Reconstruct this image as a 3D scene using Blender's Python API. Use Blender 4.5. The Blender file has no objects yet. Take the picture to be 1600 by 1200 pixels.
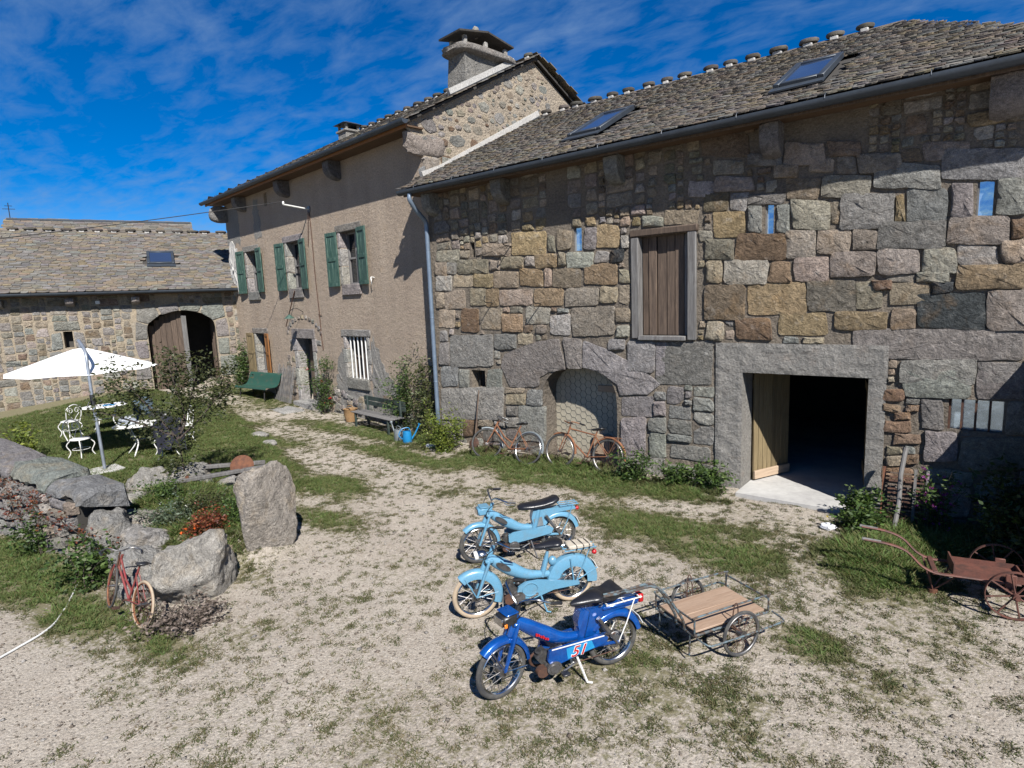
import bpy, math, random
import numpy as np
from mathutils import Vector as V, Matrix, noise as mn

# ------------------------------------------------------------------ camera, sky, sun, exposure
SC = bpy.context.scene
CAM = V((10.45, -10.0, 3.4))
YAW, PITCH, ROLL = math.radians(50.751), math.radians(8.294), math.radians(-2.369)
_f = V((-math.cos(YAW) * math.cos(PITCH), math.sin(YAW) * math.cos(PITCH), -math.sin(PITCH)))
_r = V((math.sin(YAW), math.cos(YAW), 0)); _u = _r.cross(_f)
_a = _r * math.cos(ROLL) + _u * math.sin(ROLL); _b = -_r * math.sin(ROLL) + _u * math.cos(ROLL)
cam = bpy.data.cameras.new('camera'); camo = bpy.data.objects.new('camera', cam)
SC.collection.objects.link(camo); SC.camera = camo
camo.matrix_world = Matrix(((_a.x, _b.x, -_f.x, CAM.x), (_a.y, _b.y, -_f.y, CAM.y), (_a.z, _b.z, -_f.z, CAM.z), (0, 0, 0, 1)))
cam.sensor_width = 36; cam.lens = 924.5 / 1600 * 36; cam.clip_start = .1; cam.clip_end = 3000

SUN = V((.87, -.6, 1.0)).normalized()
sl = bpy.data.lights.new('sun', 'SUN'); so = bpy.data.objects.new('sun', sl); SC.collection.objects.link(so)
sl.energy = 5.0; sl.angle = math.radians(.5); sl.color = (1, .965, .91)
so.rotation_euler = (-SUN).to_track_quat('-Z', 'Y').to_euler(); so.location = (20, -20, 30)

W = bpy.data.worlds.new('World'); SC.world = W; W.use_nodes = True
nt = W.node_tree; N = nt.nodes; L = nt.links
bg = N['Background']; bg.inputs[1].default_value = .05
sky = N.new('ShaderNodeTexSky'); sky.sky_type = 'NISHITA'; sky.sun_disc = False
sky.sun_elevation = math.asin(SUN.z); sky.sun_rotation = math.atan2(SUN.x, SUN.y)
sky.altitude = 2200; sky.air_density = .9; sky.dust_density = 0; sky.ozone_density = 3.0
hs = N.new('ShaderNodeHueSaturation'); hs.inputs['Hue'].default_value = .508; hs.inputs['Saturation'].default_value = 1.5; hs.inputs['Value'].default_value = 1.18
L.new(sky.outputs[0], hs.inputs['Color'])
tc = N.new('ShaderNodeTexCoord'); sx = N.new('ShaderNodeSeparateXYZ'); L.new(tc.outputs['Generated'], sx.inputs[0])
zm = N.new('ShaderNodeMath'); zm.operation = 'ADD'; zm.inputs[1].default_value = .12; L.new(sx.outputs[2], zm.inputs[0])
dx = N.new('ShaderNodeMath'); dx.operation = 'DIVIDE'; L.new(sx.outputs[0], dx.inputs[0]); L.new(zm.outputs[0], dx.inputs[1])
dy = N.new('ShaderNodeMath'); dy.operation = 'DIVIDE'; L.new(sx.outputs[1], dy.inputs[0]); L.new(zm.outputs[0], dy.inputs[1])
cv = N.new('ShaderNodeCombineXYZ'); L.new(dx.outputs[0], cv.inputs[0]); L.new(dy.outputs[0], cv.inputs[1])
mp = N.new('ShaderNodeMapping'); mp.inputs['Rotation'].default_value = (0, 0, math.radians(-20)); mp.inputs['Scale'].default_value = (1.0, 1.9, 1)
L.new(cv.outputs[0], mp.inputs[0])
n1 = N.new('ShaderNodeTexNoise'); n1.inputs['Scale'].default_value = 5.0; n1.inputs['Detail'].default_value = 9; n1.inputs['Roughness'].default_value = .6; n1.inputs['Distortion'].default_value = .3
n2 = N.new('ShaderNodeTexNoise'); n2.inputs['Scale'].default_value = .6; n2.inputs['Detail'].default_value = 3
L.new(mp.outputs[0], n1.inputs['Vector']); L.new(mp.outputs[0], n2.inputs['Vector'])
mm = N.new('ShaderNodeMath'); mm.operation = 'MULTIPLY'; L.new(n1.outputs[0], mm.inputs[0]); L.new(n2.outputs[0], mm.inputs[1])
rp = N.new('ShaderNodeMapRange'); rp.inputs[1].default_value = .19; rp.inputs[2].default_value = .42; rp.inputs[4].default_value = .55; L.new(mm.outputs[0], rp.inputs[0])
mx = N.new('ShaderNodeMix'); mx.data_type = 'RGBA'; L.new(rp.outputs[0], mx.inputs[0]); L.new(hs.outputs[0], mx.inputs[6]); mx.inputs[7].default_value = (2.2, 3.5, 5.8, 1)
L.new(mx.outputs[2], bg.inputs[0])
SC.view_settings.view_transform = 'Standard'; SC.view_settings.look = 'None'; SC.view_settings.exposure = 1.02; SC.view_settings.gamma = 1
SC.view_settings.use_curve_mapping = False

# ------------------------------------------------------------------ helpers
RND = random.Random(7)
COL = SC.collection
Z = V((0, 0, 1))

def obj(name, me, parent=None, label=None, cat=None, group=None, kind=None):
    o = bpy.data.objects.new(name, me); COL.objects.link(o)
    if parent is not None: o.parent = parent
    return tag(o, label, cat, group, kind)
def tag(o, label=None, cat=None, group=None, kind=None):
    if label: o['label'] = label
    if cat: o['category'] = cat
    if group: o['group'] = group
    if kind: o['kind'] = kind
    return o
def thing(name, label, cat, loc=(0, 0, 0), rz=0, group=None):
    o = obj(name, None, None, label, cat, group); o.location = loc; o.rotation_euler = (0, 0, rz); return o

def spl(pts, n=6, closed=False):
    P = [V(p) for p in pts]; out = []; m = len(P)
    for i in range(m if closed else m - 1):
        p0 = P[(i - 1) % m] if closed or i > 0 else P[0] * 2 - P[1]
        p1 = P[i]; p2 = P[(i + 1) % m]
        p3 = P[(i + 2) % m] if closed or i + 2 < m else P[-1] * 2 - P[-2]
        for k in range(n):
            t = k / n
            out.append(.5 * ((2 * p1) + (p2 - p0) * t + (2 * p0 - 5 * p1 + 4 * p2 - p3) * t * t + (3 * p1 - p0 - 3 * p2 + p3) * t ** 3))
    if not closed: out.append(P[-1])
    return out

class MB:
    def __init__(s): s.v = []; s.f = []; s.c = []; s.cur = (1, 1, 1); s.M = None
    def add(s, vs, fs):
        o = len(s.v)
        for p in vs:
            p = V(p)
            s.v.append(tuple(s.M @ p) if s.M else tuple(p)); s.c.append(s.cur)
        for f in fs: s.f.append(tuple(i + o for i in f))
        return s
    def obox(s, c, ax, ay, az, b=0):
        c = V(c); ax = V(ax); ay = V(ay); az = V(az)
        if b <= 0:
            vs = [c + ax * i + ay * j + az * k for k in (-1, 1) for j in (-1, 1) for i in (-1, 1)]
            return s.add(vs, [(0, 2, 3, 1), (4, 5, 7, 6), (0, 1, 5, 4), (2, 6, 7, 3), (0, 4, 6, 2), (1, 3, 7, 5)])
        lx, ly, lz = ax.length, ay.length, az.length
        b = min(b, lx * .49, ly * .49, lz * .49); ux, uy, uz = ax / lx, ay / ly, az / lz
        vs = []; idx = {}
        for k in (-1, 1):
            for j in (-1, 1):
                for i in (-1, 1):
                    for m in range(3):
                        d = [lx - b, ly - b, lz - b]; d[m] += b
                        idx[(i, j, k, m)] = len(vs); vs.append(c + ux * i * d[0] + uy * j * d[1] + uz * k * d[2])
        fs = []
        for m in range(3):
            a, bb = (m + 1) % 3, (m + 2) % 3
            for sg in (-1, 1):
                q = []
                for (p, r) in ((-1, -1), (1, -1), (1, 1), (-1, 1)):
                    t = [0, 0, 0]; t[m] = sg; t[a] = p; t[bb] = r; q.append(idx[(*t, m)])
                fs.append(q if sg > 0 else q[::-1])
            for p in (-1, 1):
                for r in (-1, 1):
                    t0 = [0, 0, 0]; t1 = [0, 0, 0]; t0[m] = -1; t1[m] = 1; t0[a] = t1[a] = p; t0[bb] = t1[bb] = r
                    q = [idx[(*t0, a)], idx[(*t1, a)], idx[(*t1, bb)], idx[(*t0, bb)]]
                    fs.append(q if p * r < 0 else q[::-1])
        for k in (-1, 1):
            for j in (-1, 1):
                for i in (-1, 1):
                    q = [idx[(i, j, k, m)] for m in range(3)]; fs.append(q if i * j * k > 0 else q[::-1])
        return s.add(vs, fs)
    def box(s, x0, x1, y0, y1, z0, z1, b=0):
        return s.obox(((x0 + x1) / 2, (y0 + y1) / 2, (z0 + z1) / 2), ((x1 - x0) / 2, 0, 0), (0, (y1 - y0) / 2, 0), (0, 0, (z1 - z0) / 2), b)
    def beam(s, p, q, w, h, up=Z, b=0):
        p = V(p); q = V(q); d = (q - p); l = d.length; d /= l
        sd = d.cross(V(up)); sd = sd.normalized() if sd.length > 1e-4 else d.cross(V((1, 0, 0))).normalized()
        u = sd.cross(d)
        return s.obox((p + q) / 2, d * l / 2, sd * w / 2, u * h / 2, b)
    def loft(s, pts, secs, n=10, up=Z, closed=False, caps=True):
        P = [V(p) for p in pts]; m = len(P); vs = []; fs = []
        pt = up is None; pu = V((.13, .21, 1)) if pt else V(up)
        for i in range(m):
            a = P[(i - 1) % m] if closed or i > 0 else P[i]; b = P[(i + 1) % m] if closed or i < m - 1 else P[i]
            d = (b - a)
            d = d.normalized() if d.length > 1e-9 else V((1, 0, 0))
            sd = d.cross(pu)
            if sd.length < 1e-3: sd = d.cross(V((1, 0, 0))) if abs(d.x) < .9 else d.cross(V((0, 1, 0)))
            sd.normalize(); u = sd.cross(d)
            if pt: pu = u
            r = secs if isinstance(secs, tuple) else secs[i] if isinstance(secs, list) else secs
            if not isinstance(r, tuple): r = (r, r)
            for k in range(n):
                t = 2 * math.pi * k / n; vs.append(P[i] + sd * math.cos(t) * r[0] + u * math.sin(t) * r[1])
        for i in range(m if closed else m - 1):
            j = (i + 1) % m
            for k in range(n):
                k2 = (k + 1) % n; fs.append((i * n + k, i * n + k2, j * n + k2, j * n + k))
        if caps and not closed: fs.append(tuple(range(n))[::-1]); fs.append(tuple((m - 1) * n + k for k in range(n)))
        return s.add(vs, fs)
    def tube(s, pts, r, n=6, closed=False): return s.loft(pts, r, n, None, closed)
    def cyl(s, p, q, r, n=16): return s.loft([p, q], r, n)
    def ring(s, c, ax, R, r, n=36, m=8, a0=0, a1=None, ref=None, rz=None):
        c = V(c); ax = V(ax).normalized(); x = V(ref) if ref is not None else (V((0, 0, 1)) if abs(ax.z) < .9 else V((1, 0, 0)))
        x = (x - ax * x.dot(ax)).normalized(); y = ax.cross(x); rz = rz or r
        full = a1 is None; a1 = 2 * math.pi if full else a1; k = n if full else n + 1
        vs = []; fs = []
        for i in range(k):
            t = a0 + (a1 - a0) * i / n; d = x * math.cos(t) + y * math.sin(t)
            for j in range(m):
                q = 2 * math.pi * j / m; vs.append(c + d * (R + r * math.cos(q)) + ax * rz * math.sin(q))
        for i in range(n):
            i2 = (i + 1) % k
            for j in range(m):
                j2 = (j + 1) % m; fs.append((i * m + j, i2 * m + j, i2 * m + j2, i * m + j2))
        return s.add(vs, fs)
    def arcsheet(s, c, ax, prof, a0, a1, n=18, ref=None, th=.004):
        # sweep an open profile [(dr along radius, offset along axis)] round an axis: mudguards
        c = V(c); ax = V(ax).normalized(); x = V(ref); x = (x - ax * x.dot(ax)).normalized(); y = ax.cross(x)
        pr = list(prof) + [(a - th, b) for a, b in reversed(prof)]; m = len(pr); vs = []; fs = []
        for i in range(n + 1):
            t = a0 + (a1 - a0) * i / n; d = x * math.cos(t) + y * math.sin(t)
            for (R, o) in pr: vs.append(c + d * R + ax * o)
        for i in range(n):
            for j in range(m):
                j2 = (j + 1) % m; fs.append((i * m + j, i * m + j2, (i + 1) * m + j2, (i + 1) * m + j))
        fs.append(tuple(range(m))); fs.append(tuple(n * m + j for j in range(m))[::-1])
        return s.add(vs, fs)
    def ball(s, c, rx, ry=None, rz=None, n=14, m=9):
        ry = ry or rx; rz = rz or rx; c = V(c); vs = [c + V((0, 0, rz))]; fs = []
        for i in range(1, m):
            p = math.pi * i / m
            for k in range(n):
                t = 2 * math.pi * k / n; vs.append(c + V((rx * math.sin(p) * math.cos(t), ry * math.sin(p) * math.sin(t), rz * math.cos(p))))
        vs.append(c - V((0, 0, rz))); e = len(vs) - 1
        for k in range(n):
            k2 = (k + 1) % n; fs.append((0, 1 + k, 1 + k2)); fs.append((e, e - n + k2, e - n + k))
            for i in range(m - 2): fs.append((1 + i * n + k, 1 + (i + 1) * n + k, 1 + (i + 1) * n + k2, 1 + i * n + k2))
        return s.add(vs, fs)
    def lathe(s, c, prof, n=20, ax=Z):
        c = V(c); ax = V(ax).normalized(); x = V((1, 0, 0)) if abs(ax.x) < .9 else V((0, 1, 0)); x = (x - ax * x.dot(ax)).normalized(); y = ax.cross(x)
        vs = []; fs = []; m = len(prof)
        for k in range(n):
            t = 2 * math.pi * k / n
            for r, z in prof: vs.append(c + (x * math.cos(t) + y * math.sin(t)) * r + ax * z)
        for k in range(n):
            k2 = (k + 1) % n
            for i in range(m - 1): fs.append((k * m + i, k2 * m + i, k2 * m + i + 1, k * m + i + 1))
        return s.add(vs, fs)
    def prism(s, poly, o, ux, uy, th):
        o = V(o); ux = V(ux); uy = V(uy); th = V(th); n = len(poly)
        vs = [o + ux * a + uy * b for a, b in poly] + [o + ux * a + uy * b + th for a, b in poly]
        fs = [tuple(range(n))[::-1], tuple(range(n, 2 * n))] + [(i, (i + 1) % n, n + (i + 1) % n, n + i) for i in range(n)]
        return s.add(vs, fs)
    def mesh(s, name, m, ang=38, smooth=True):
        me = bpy.data.meshes.new(name); me.from_pydata(s.v, [], s.f)
        ca = me.color_attributes.new('Col', 'FLOAT_COLOR', 'POINT')
        a = np.ones((len(s.v), 4), np.float32)
        if s.c: a[:, :3] = np.array(s.c, np.float32)
        ca.data.foreach_set('color', a.ravel())
        me.materials.append(m)
        if smooth:
            me.shade_smooth(); me.set_sharp_from_angle(angle=math.radians(ang))
        me.update(); return me
    def build(s, name, m, parent=None, label=None, cat=None, group=None, kind=None, ang=38, smooth=True):
        return obj(name, s.mesh(name, m, ang, smooth), parent, label, cat, group, kind)

def fast_mesh(name, v, f, mat, col=None, smooth=False):
    """numpy mesh: v (n,3), f (m,k) all faces of k corners, col (n,3)"""
    v = np.asarray(v, np.float32); f = np.asarray(f, np.int32); me = bpy.data.meshes.new(name)
    me.vertices.add(len(v)); me.vertices.foreach_set('co', v.ravel())
    k = f.shape[1]; me.loops.add(f.size); me.loops.foreach_set('vertex_index', f.ravel())
    me.polygons.add(len(f)); me.polygons.foreach_set('loop_start', np.arange(0, f.size, k, dtype=np.int32))
    if col is not None:
        ca = me.color_attributes.new('Col', 'FLOAT_COLOR', 'POINT'); a = np.ones((len(v), 4), np.float32); a[:, :3] = col
        ca.data.foreach_set('color', a.ravel())
    me.materials.append(mat); me.update(calc_edges=True)
    if smooth: me.shade_smooth()
    return me

def vnoise(x, y, seed=0):
    x = np.asarray(x, float); y = np.asarray(y, float)
    xi = np.floor(x).astype(np.int64); yi = np.floor(y).astype(np.int64); fx = x - xi; fy = y - yi
    fx = fx * fx * (3 - 2 * fx); fy = fy * fy * (3 - 2 * fy)
    def h(a, b):
        n = (a * 374761393 + b * 668265263 + seed * 982451653) & 0x7fffffff
        n = ((n ^ (n >> 13)) * 1274126177) & 0x7fffffff
        return ((n ^ (n >> 16)) & 0xffff) / 65535.
    return (h(xi, yi) * (1 - fx) + h(xi + 1, yi) * fx) * (1 - fy) + (h(xi, yi + 1) * (1 - fx) + h(xi + 1, yi + 1) * fx) * fy
def fbm(x, y, seed=0, o=4):
    s = 0; a = .5; t = 0
    for i in range(o):
        s = s + a * vnoise(x * 2 ** i + 17.3 * i, y * 2 ** i - 9.1 * i, seed + i); t += a; a *= .5
    return s / t
def sstep(a, b, x):
    t = np.clip((x - a) / (b - a), 0, 1); return t * t * (3 - 2 * t)

# ------------------------------------------------------------------ materials
ALB = .72   # the yard's surfaces are fairly dark; the photograph is exposed for them
class G:
    def __init__(s, name):
        s.m = bpy.data.materials.new(name); s.m.use_nodes = True; s.t = s.m.node_tree; s.p = s.t.nodes['Principled BSDF']; s.out = s.t.nodes['Material Output']
    def n(s, ty, **kw):
        d = s.t.nodes.new('ShaderNode' + ty)
        for k, v in kw.items(): setattr(d, k, v)
        return d
    def l(s, a, b): s.t.links.new(a, b)
    def noise(s, vec, sc, det=5, ro=.6, dist=0):
        d = s.n('TexNoise'); d.inputs['Scale'].default_value = sc; d.inputs['Detail'].default_value = det; d.inputs['Roughness'].default_value = ro; d.inputs['Distortion'].default_value = dist
        s.l(vec, d.inputs['Vector']); return d.outputs[0]
    def rng(s, v, a, b, c, d):
        r = s.n('MapRange'); s.l(v, r.inputs[0])
        for i, x in enumerate((a, b, c, d)): r.inputs[i + 1].default_value = x
        return r.outputs[0]
    def mix(s, f, a, b, mode='MIX'):
        d = s.n('Mix', data_type='RGBA', blend_type=mode)
        for v, i in ((f, 0), (a, 6), (b, 7)):
            if isinstance(v, (int, float)): d.inputs[i].default_value = v
            elif isinstance(v, tuple): d.inputs[i].default_value = (*v[:3], 1)
            else: s.l(v, d.inputs[i])
        return d.outputs[2]
    def math(s, op, a, b):
        d = s.n('Math', operation=op)
        for v, i in ((a, 0), (b, 1)):
            if isinstance(v, (int, float)): d.inputs[i].default_value = v
            else: s.l(v, d.inputs[i])
        return d.outputs[0]
    def vec(s, stretch=None, rnd=False):
        t = s.n('TexCoord'); o = t.outputs['Object']
        if rnd:
            oi = s.n('ObjectInfo'); cx = s.n('CombineXYZ'); q = s.math('MULTIPLY', oi.outputs['Random'], 37.0)
            for i in range(3): s.l(q, cx.inputs[i])
            va = s.n('VectorMath', operation='ADD'); s.l(o, va.inputs[0]); s.l(cx.outputs[0], va.inputs[1]); o = va.outputs[0]
        if stretch:
            mp = s.n('Mapping'); mp.inputs['Scale'].default_value = stretch; s.l(o, mp.inputs[0]); o = mp.outputs[0]
        return o
    def col(s): return s.n('Attribute', attribute_name='Col').outputs['Color']
    def bump(s, hts, dist=.01, st=1.0):
        h = hts[0]
        for k in hts[1:]: h = s.math('ADD', h, k)
        b = s.n('Bump'); b.inputs['Strength'].default_value = st; b.inputs['Distance'].default_value = dist
        s.l(h, b.inputs['Height']); s.l(b.outputs[0], s.p.inputs['Normal'])
    def base(s, c, k=ALB): s.l(s.mix(1.0, c, (k, k, k), 'MULTIPLY') if k != 1 else c, s.p.inputs['Base Color'])
    def set(s, **kw):
        for k, v in kw.items():
            i = s.p.inputs[k.replace('_', ' ')]
            i.default_value = v
        return s

def simple(name, c, rough=.7, metal=0, c2=None, vs=6, var=.25, bump=0, bs=60, stretch=None, coat=0, spec=.5, rnd=True, thr=(.4, .65)):
    g = G(name); v = g.vec(stretch, rnd)
    a = g.noise(v, vs, 6, .65)
    cc = g.mix(g.rng(a, thr[0], thr[1], 0, 1), c, c2 if c2 else tuple(x * (1 - var) for x in c))
    f = g.noise(v, vs * 7, 4, .7)
    cc = g.mix(.6, cc, g.mix(1.0, cc, g.mix(f, (.55,) * 3, (1.4,) * 3), 'MULTIPLY'))
    g.base(cc); g.set(Roughness=rough, Metallic=metal)
    g.p.inputs['Specular IOR Level'].default_value = spec
    if coat: g.p.inputs['Coat Weight'].default_value = coat; g.p.inputs['Coat Roughness'].default_value = .08
    if bump: g.bump([g.noise(v, bs, 5, .65)], bump)
    return g.m

def stone_mat(name, blotch=.35, ochre=(.34, .2, .08), rough=.92, sp=1.0, bd=.042):
    g = G(name); v = g.vec(); c = g.col()
    b = g.noise(v, 3.1, 5, .6, .6); k = g.noise(v, 1.3, 3)
    c1 = g.mix(g.math('MULTIPLY', g.rng(b, .52, .72, 0, 1), blotch), c, ochre)
    c2 = g.mix(g.rng(g.noise(v, 7, 6, .7), .56, .75, 0, .65), c1, g.mix(.5, c1, (.62, .6, .56)))
    sp1 = g.noise(v, 95, 3, .8); sp2 = g.noise(v, 22, 5, .7)
    c3 = g.mix(1.0, c2, g.mix(g.rng(sp1, .3, .7, 0, 1), (1 - .45 * sp,) * 3, (1 + .38 * sp,) * 3), 'MULTIPLY')
    c4 = g.mix(1.0, c3, g.mix(g.rng(sp2, .3, .7, 0, 1), (.66,) * 3, (1.25,) * 3), 'MULTIPLY')
    c4 = g.mix(1.0, c4, g.mix(g.rng(g.noise(v, 4.5, 6, .7, 1.0), .35, .68, 0, 1), (.68,) * 3, (1.18,) * 3), 'MULTIPLY')
    g.base(c4); g.set(Roughness=rough); g.p.inputs['Specular IOR Level'].default_value = .25
    g.bump([g.math('MULTIPLY', g.noise(v, 7, 7, .68, .7), 2.2), g.math('MULTIPLY', sp2, 1.0), g.math('MULTIPLY', sp1, .3)], bd)
    return g.m
M_STONE = stone_mat('rubble_stone')
M_GRAN = stone_mat('granite', .12, (.36, .24, .15), sp=1.15)
M_ROCK = stone_mat('boulder_rock', .45, (.42, .31, .17), sp=1.0, bd=.05)

def mortar_mat(name, c, c2, dirt=(.2, .17, .13), bs=40, bd=.012):
    g = G(name); v = g.vec(); vs_ = g.vec((2.2, 2.2, .25))
    a = g.noise(v, 1.1, 6, .6, .4); b = g.noise(v, 26, 5, .7); d = g.noise(v, 3.3, 6, .7)
    c1 = g.mix(g.rng(a, .35, .65, 0, 1), c, c2); c1 = g.mix(g.rng(d, .55, .78, 0, .55), c1, dirt)
    c1 = g.mix(1.0, c1, g.mix(g.rng(b, .3, .7, 0, 1), (.66,) * 3, (1.26,) * 3), 'MULTIPLY')
    c1 = g.mix(1.0, c1, g.mix(g.rng(g.noise(vs_, 1.0, 5, .6), .35, .65, 0, 1), (.93,) * 3, (1.05,) * 3), 'MULTIPLY')
    g.base(c1); g.set(Roughness=.95); g.p.inputs['Specular IOR Level'].default_value = .15
    g.bump([g.math('MULTIPLY', g.noise(v, 8, 5, .6), 1.4), g.noise(v, bs, 5, .7), g.math('MULTIPLY', g.noise(v, bs * 3, 3, .7), .5)], bd)
    return g.m
M_MORT = mortar_mat('barn_mortar', (.27, .228, .18), (.19, .163, .135), bs=20, bd=.05)
M_MORT2 = mortar_mat('lime_mortar', (.4, .33, .24), (.33, .285, .225), bs=22, bd=.03)
M_STUCCO = mortar_mat('stucco', (.48, .39, .305), (.41, .33, .26), (.4, .29, .18), 40, .035)
M_GABLE = mortar_mat('gable_render', (.46, .385, .295), (.38, .325, .26), (.5, .43, .33), 16, .05)
M_CEM = mortar_mat('cement', (.3, .285, .262), (.25, .24, .222), (.25, .19, .15), 26, .03)
M_CEMW = mortar_mat('pale_cement', (.52, .5, .47), (.45, .44, .42), (.33, .31, .29), 30, .008)

def slate_mat(name):
    g = G(name); v = g.vec(); c = g.col()
    a = g.noise(v, 9, 5, .7); b = g.noise(v, 60, 3, .7); l = g.noise(v, 1.7, 5, .6)
    c1 = g.mix(g.rng(l, .55, .75, 0, .4), c, (.23, .175, .09))
    c1 = g.mix(g.rng(g.noise(v, 30, 4, .7), .62, .75, 0, .5), c1, (.36, .34, .3))
    c1 = g.mix(1.0, c1, g.mix(g.rng(a, .3, .7, 0, 1), (.7,) * 3, (1.25,) * 3), 'MULTIPLY')
    c1 = g.mix(1.0, c1, g.mix(g.rng(b, .3, .7, 0, 1), (.8,) * 3, (1.18,) * 3), 'MULTIPLY')
    g.base(c1); g.set(Roughness=.85); g.p.inputs['Specular IOR Level'].default_value = .3; g.bump([a, g.math('MULTIPLY', b, .4)], .012); return g.m
M_SLATE = slate_mat('stone_slate')
M_DECK = simple('roof_batten', (.05, .045, .04), .95)

def wood_mat(name, c, c2, stretch=(30, 30, 2.2), rough=.8, bd=.004):
    g = G(name); v = g.vec(stretch, True)
    a = g.noise(v, 1.0, 6, .65, .8); b = g.noise(v, 5, 4, .7); oi = g.n('ObjectInfo')
    cc = g.mix(g.rng(a, .32, .68, 0, 1), c, c2)
    cc = g.mix(1.0, cc, g.mix(b, (.65,) * 3, (1.35,) * 3), 'MULTIPLY')
    cc = g.mix(1.0, cc, g.mix(oi.outputs['Random'], (.78,) * 3, (1.18,) * 3), 'MULTIPLY')
    g.base(cc); g.set(Roughness=rough); g.p.inputs['Specular IOR Level'].default_value = .3
    g.bump([a, g.math('MULTIPLY', b, .5)], bd); return g.m
M_WGREY = wood_mat('weathered_wood', (.215, .21, .205), (.1, .092, .088))
M_WBROWN = wood_mat('old_brown_wood', (.16, .115, .085), (.065, .047, .037))
M_WGOLD = wood_mat('new_pine', (.24, .185, .1), (.16, .12, .065))
M_WORANGE = wood_mat('varnished_wood', (.3, .135, .045), (.2, .085, .03), rough=.5)
M_WSOFFIT = wood_mat('soffit_wood', (.17, .105, .06), (.1, .06, .037), (2.2, 30, 30))
M_WBOARD = wood_mat('plywood_board', (.47, .34, .25), (.36, .24, .165), (2, 24, 24), rough=.6)
M_WPINK = wood_mat('raw_board', (.48, .36, .26), (.36, .27, .19), (2.2, 30, 30))
M_GREENP = simple('green_shutter_paint', (.016, .06, .046), .65, 0, (.075, .135, .105), 14, bump=.003, bs=50, stretch=(2, 2, .4))
M_GREENB = simple('green_bench_paint', (.02, .075, .055), .5, 0, (.09, .085, .06), 6, bump=.002, thr=(.55, .7))
M_ZINC = simple('zinc_gutter', (.055, .068, .085), .5, .3, (.04, .048, .06), 3)
M_PIPE = simple('zinc_pipe', (.2, .26, .34), .45, .35, (.16, .21, .28), 4)
M_RUST = simple('rust', (.17, .065, .03), .85, .1, (.09, .035, .02), 18, bump=.002, bs=120)
M_RUSTB = simple('rusty_bike', (.27, .115, .05), .8, .1, (.14, .055, .03), 16, bump=.001, bs=120)
M_RUSTD = simple('rust_dark', (.075, .04, .03), .8, .3, (.13, .06, .035), 16)
M_BARROW = simple('barrow_red', (.15, .055, .038), .7, .1, (.075, .035, .027), 9, bump=.002)
M_IRON = simple('dark_iron', (.04, .038, .036), .6, .5)
M_BLACK = simple('black_plastic', (.016, .016, .018), .4, 0, (.03, .03, .03), 10)
M_SEAT = simple('black_vinyl', (.012, .013, .017), .3, 0, (.02, .02, .024), 8, bump=.001, bs=80)
M_RUBBER = simple('tyre_rubber', (.035, .035, .037), .85, 0, (.09, .085, .075), 9, bump=.002, bs=140)
M_CREAM = simple('cream_tyre', (.42, .33, .23), .8, 0, (.33, .26, .19), 9)
M_CHROME = simple('chrome', (.72, .73, .74), .22, 1, (.5, .48, .45), 14)
M_STEEL = simple('dull_steel', (.32, .32, .33), .42, .85, (.18, .16, .14), 14)
M_ENGINE = simple('engine_alloy', (.17, .165, .16), .55, .7, (.07, .065, .06), 16, bump=.002, bs=90)
M_SKYB = simple('light_blue_paint', (.125, .305, .45), .34, 0, (.15, .25, .32), 9, coat=.35, thr=(.5, .8))
M_DKBL = simple('dark_blue_paint', (.004, .095, .4), .25, .3, (.004, .06, .29), 5, coat=.9)
M_MIDB = simple('mid_blue_paint', (.02, .27, .55), .35)
M_WHITE = simple('white_paint', (.78, .78, .76), .5, 0, (.68, .68, .66), 8)
M_RED = simple('red_plastic', (.5, .015, .02), .3)
M_ORG = simple('amber_lens', (.75, .22, .02), .3)
M_LBL = simple('pale_blue_worn', (.13, .19, .22), .55, .3, (.09, .065, .05), 22, thr=(.42, .56))
M_REDB = simple('red_bike_paint', (.26, .035, .04), .5, .1, (.17, .07, .05), 12)
M_GREYP = simple('grey_pole', (.32, .36, .42), .45, .4)
M_NAVY = simple('navy_cloth', (.012, .014, .028), .95, 0, (.022, .023, .04), 9, bump=.006, bs=20)
M_BLUEPL = simple('blue_plastic', (.015, .23, .52), .4)
M_GALV = simple('galvanised', (.3, .34, .36), .5, .5, (.22, .24, .25), 12)
M_WICK = simple('wicker', (.36, .22, .1), .8, 0, (.22, .12, .05), 25, bump=.006, bs=90, stretch=(1, 1, 4))
M_CONC = simple('concrete_floor', (.52, .51, .49), .8, 0, (.4, .39, .38), 1.6, bump=.002)
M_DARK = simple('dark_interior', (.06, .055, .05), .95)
M_STEM = simple('bark', (.06, .045, .036), .9, 0, (.05, .035, .028), 20, bump=.004)
M_TILE = simple('niche_oilcloth', (.44, .4, .31), .55, 0, (.38, .34, .27), 2.5)
M_LINE = simple('niche_print', (.2, .19, .16), .6)
M_PAPER = simple('white_paper', (.8, .8, .82), .7)
M_GLASSD = simple('dark_window_glass', (.012, .016, .022), .06, 0, spec=.8)
def glass_sky(name, c, rough, met, wav):
    g = G(name); v = g.vec(); g.p.inputs['Base Color'].default_value = (*c, 1); g.set(Roughness=rough, Metallic=met)
    g.bump([g.noise(v, wav, 3, .5)], .02, .6); return g.m
M_SKYL = glass_sky('skylight_glass', (.1, .16, .3), .05, .8, .5)
M_FOIL = glass_sky('plastic_film', (.5, .62, .74), .16, .8, 3.0)
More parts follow.
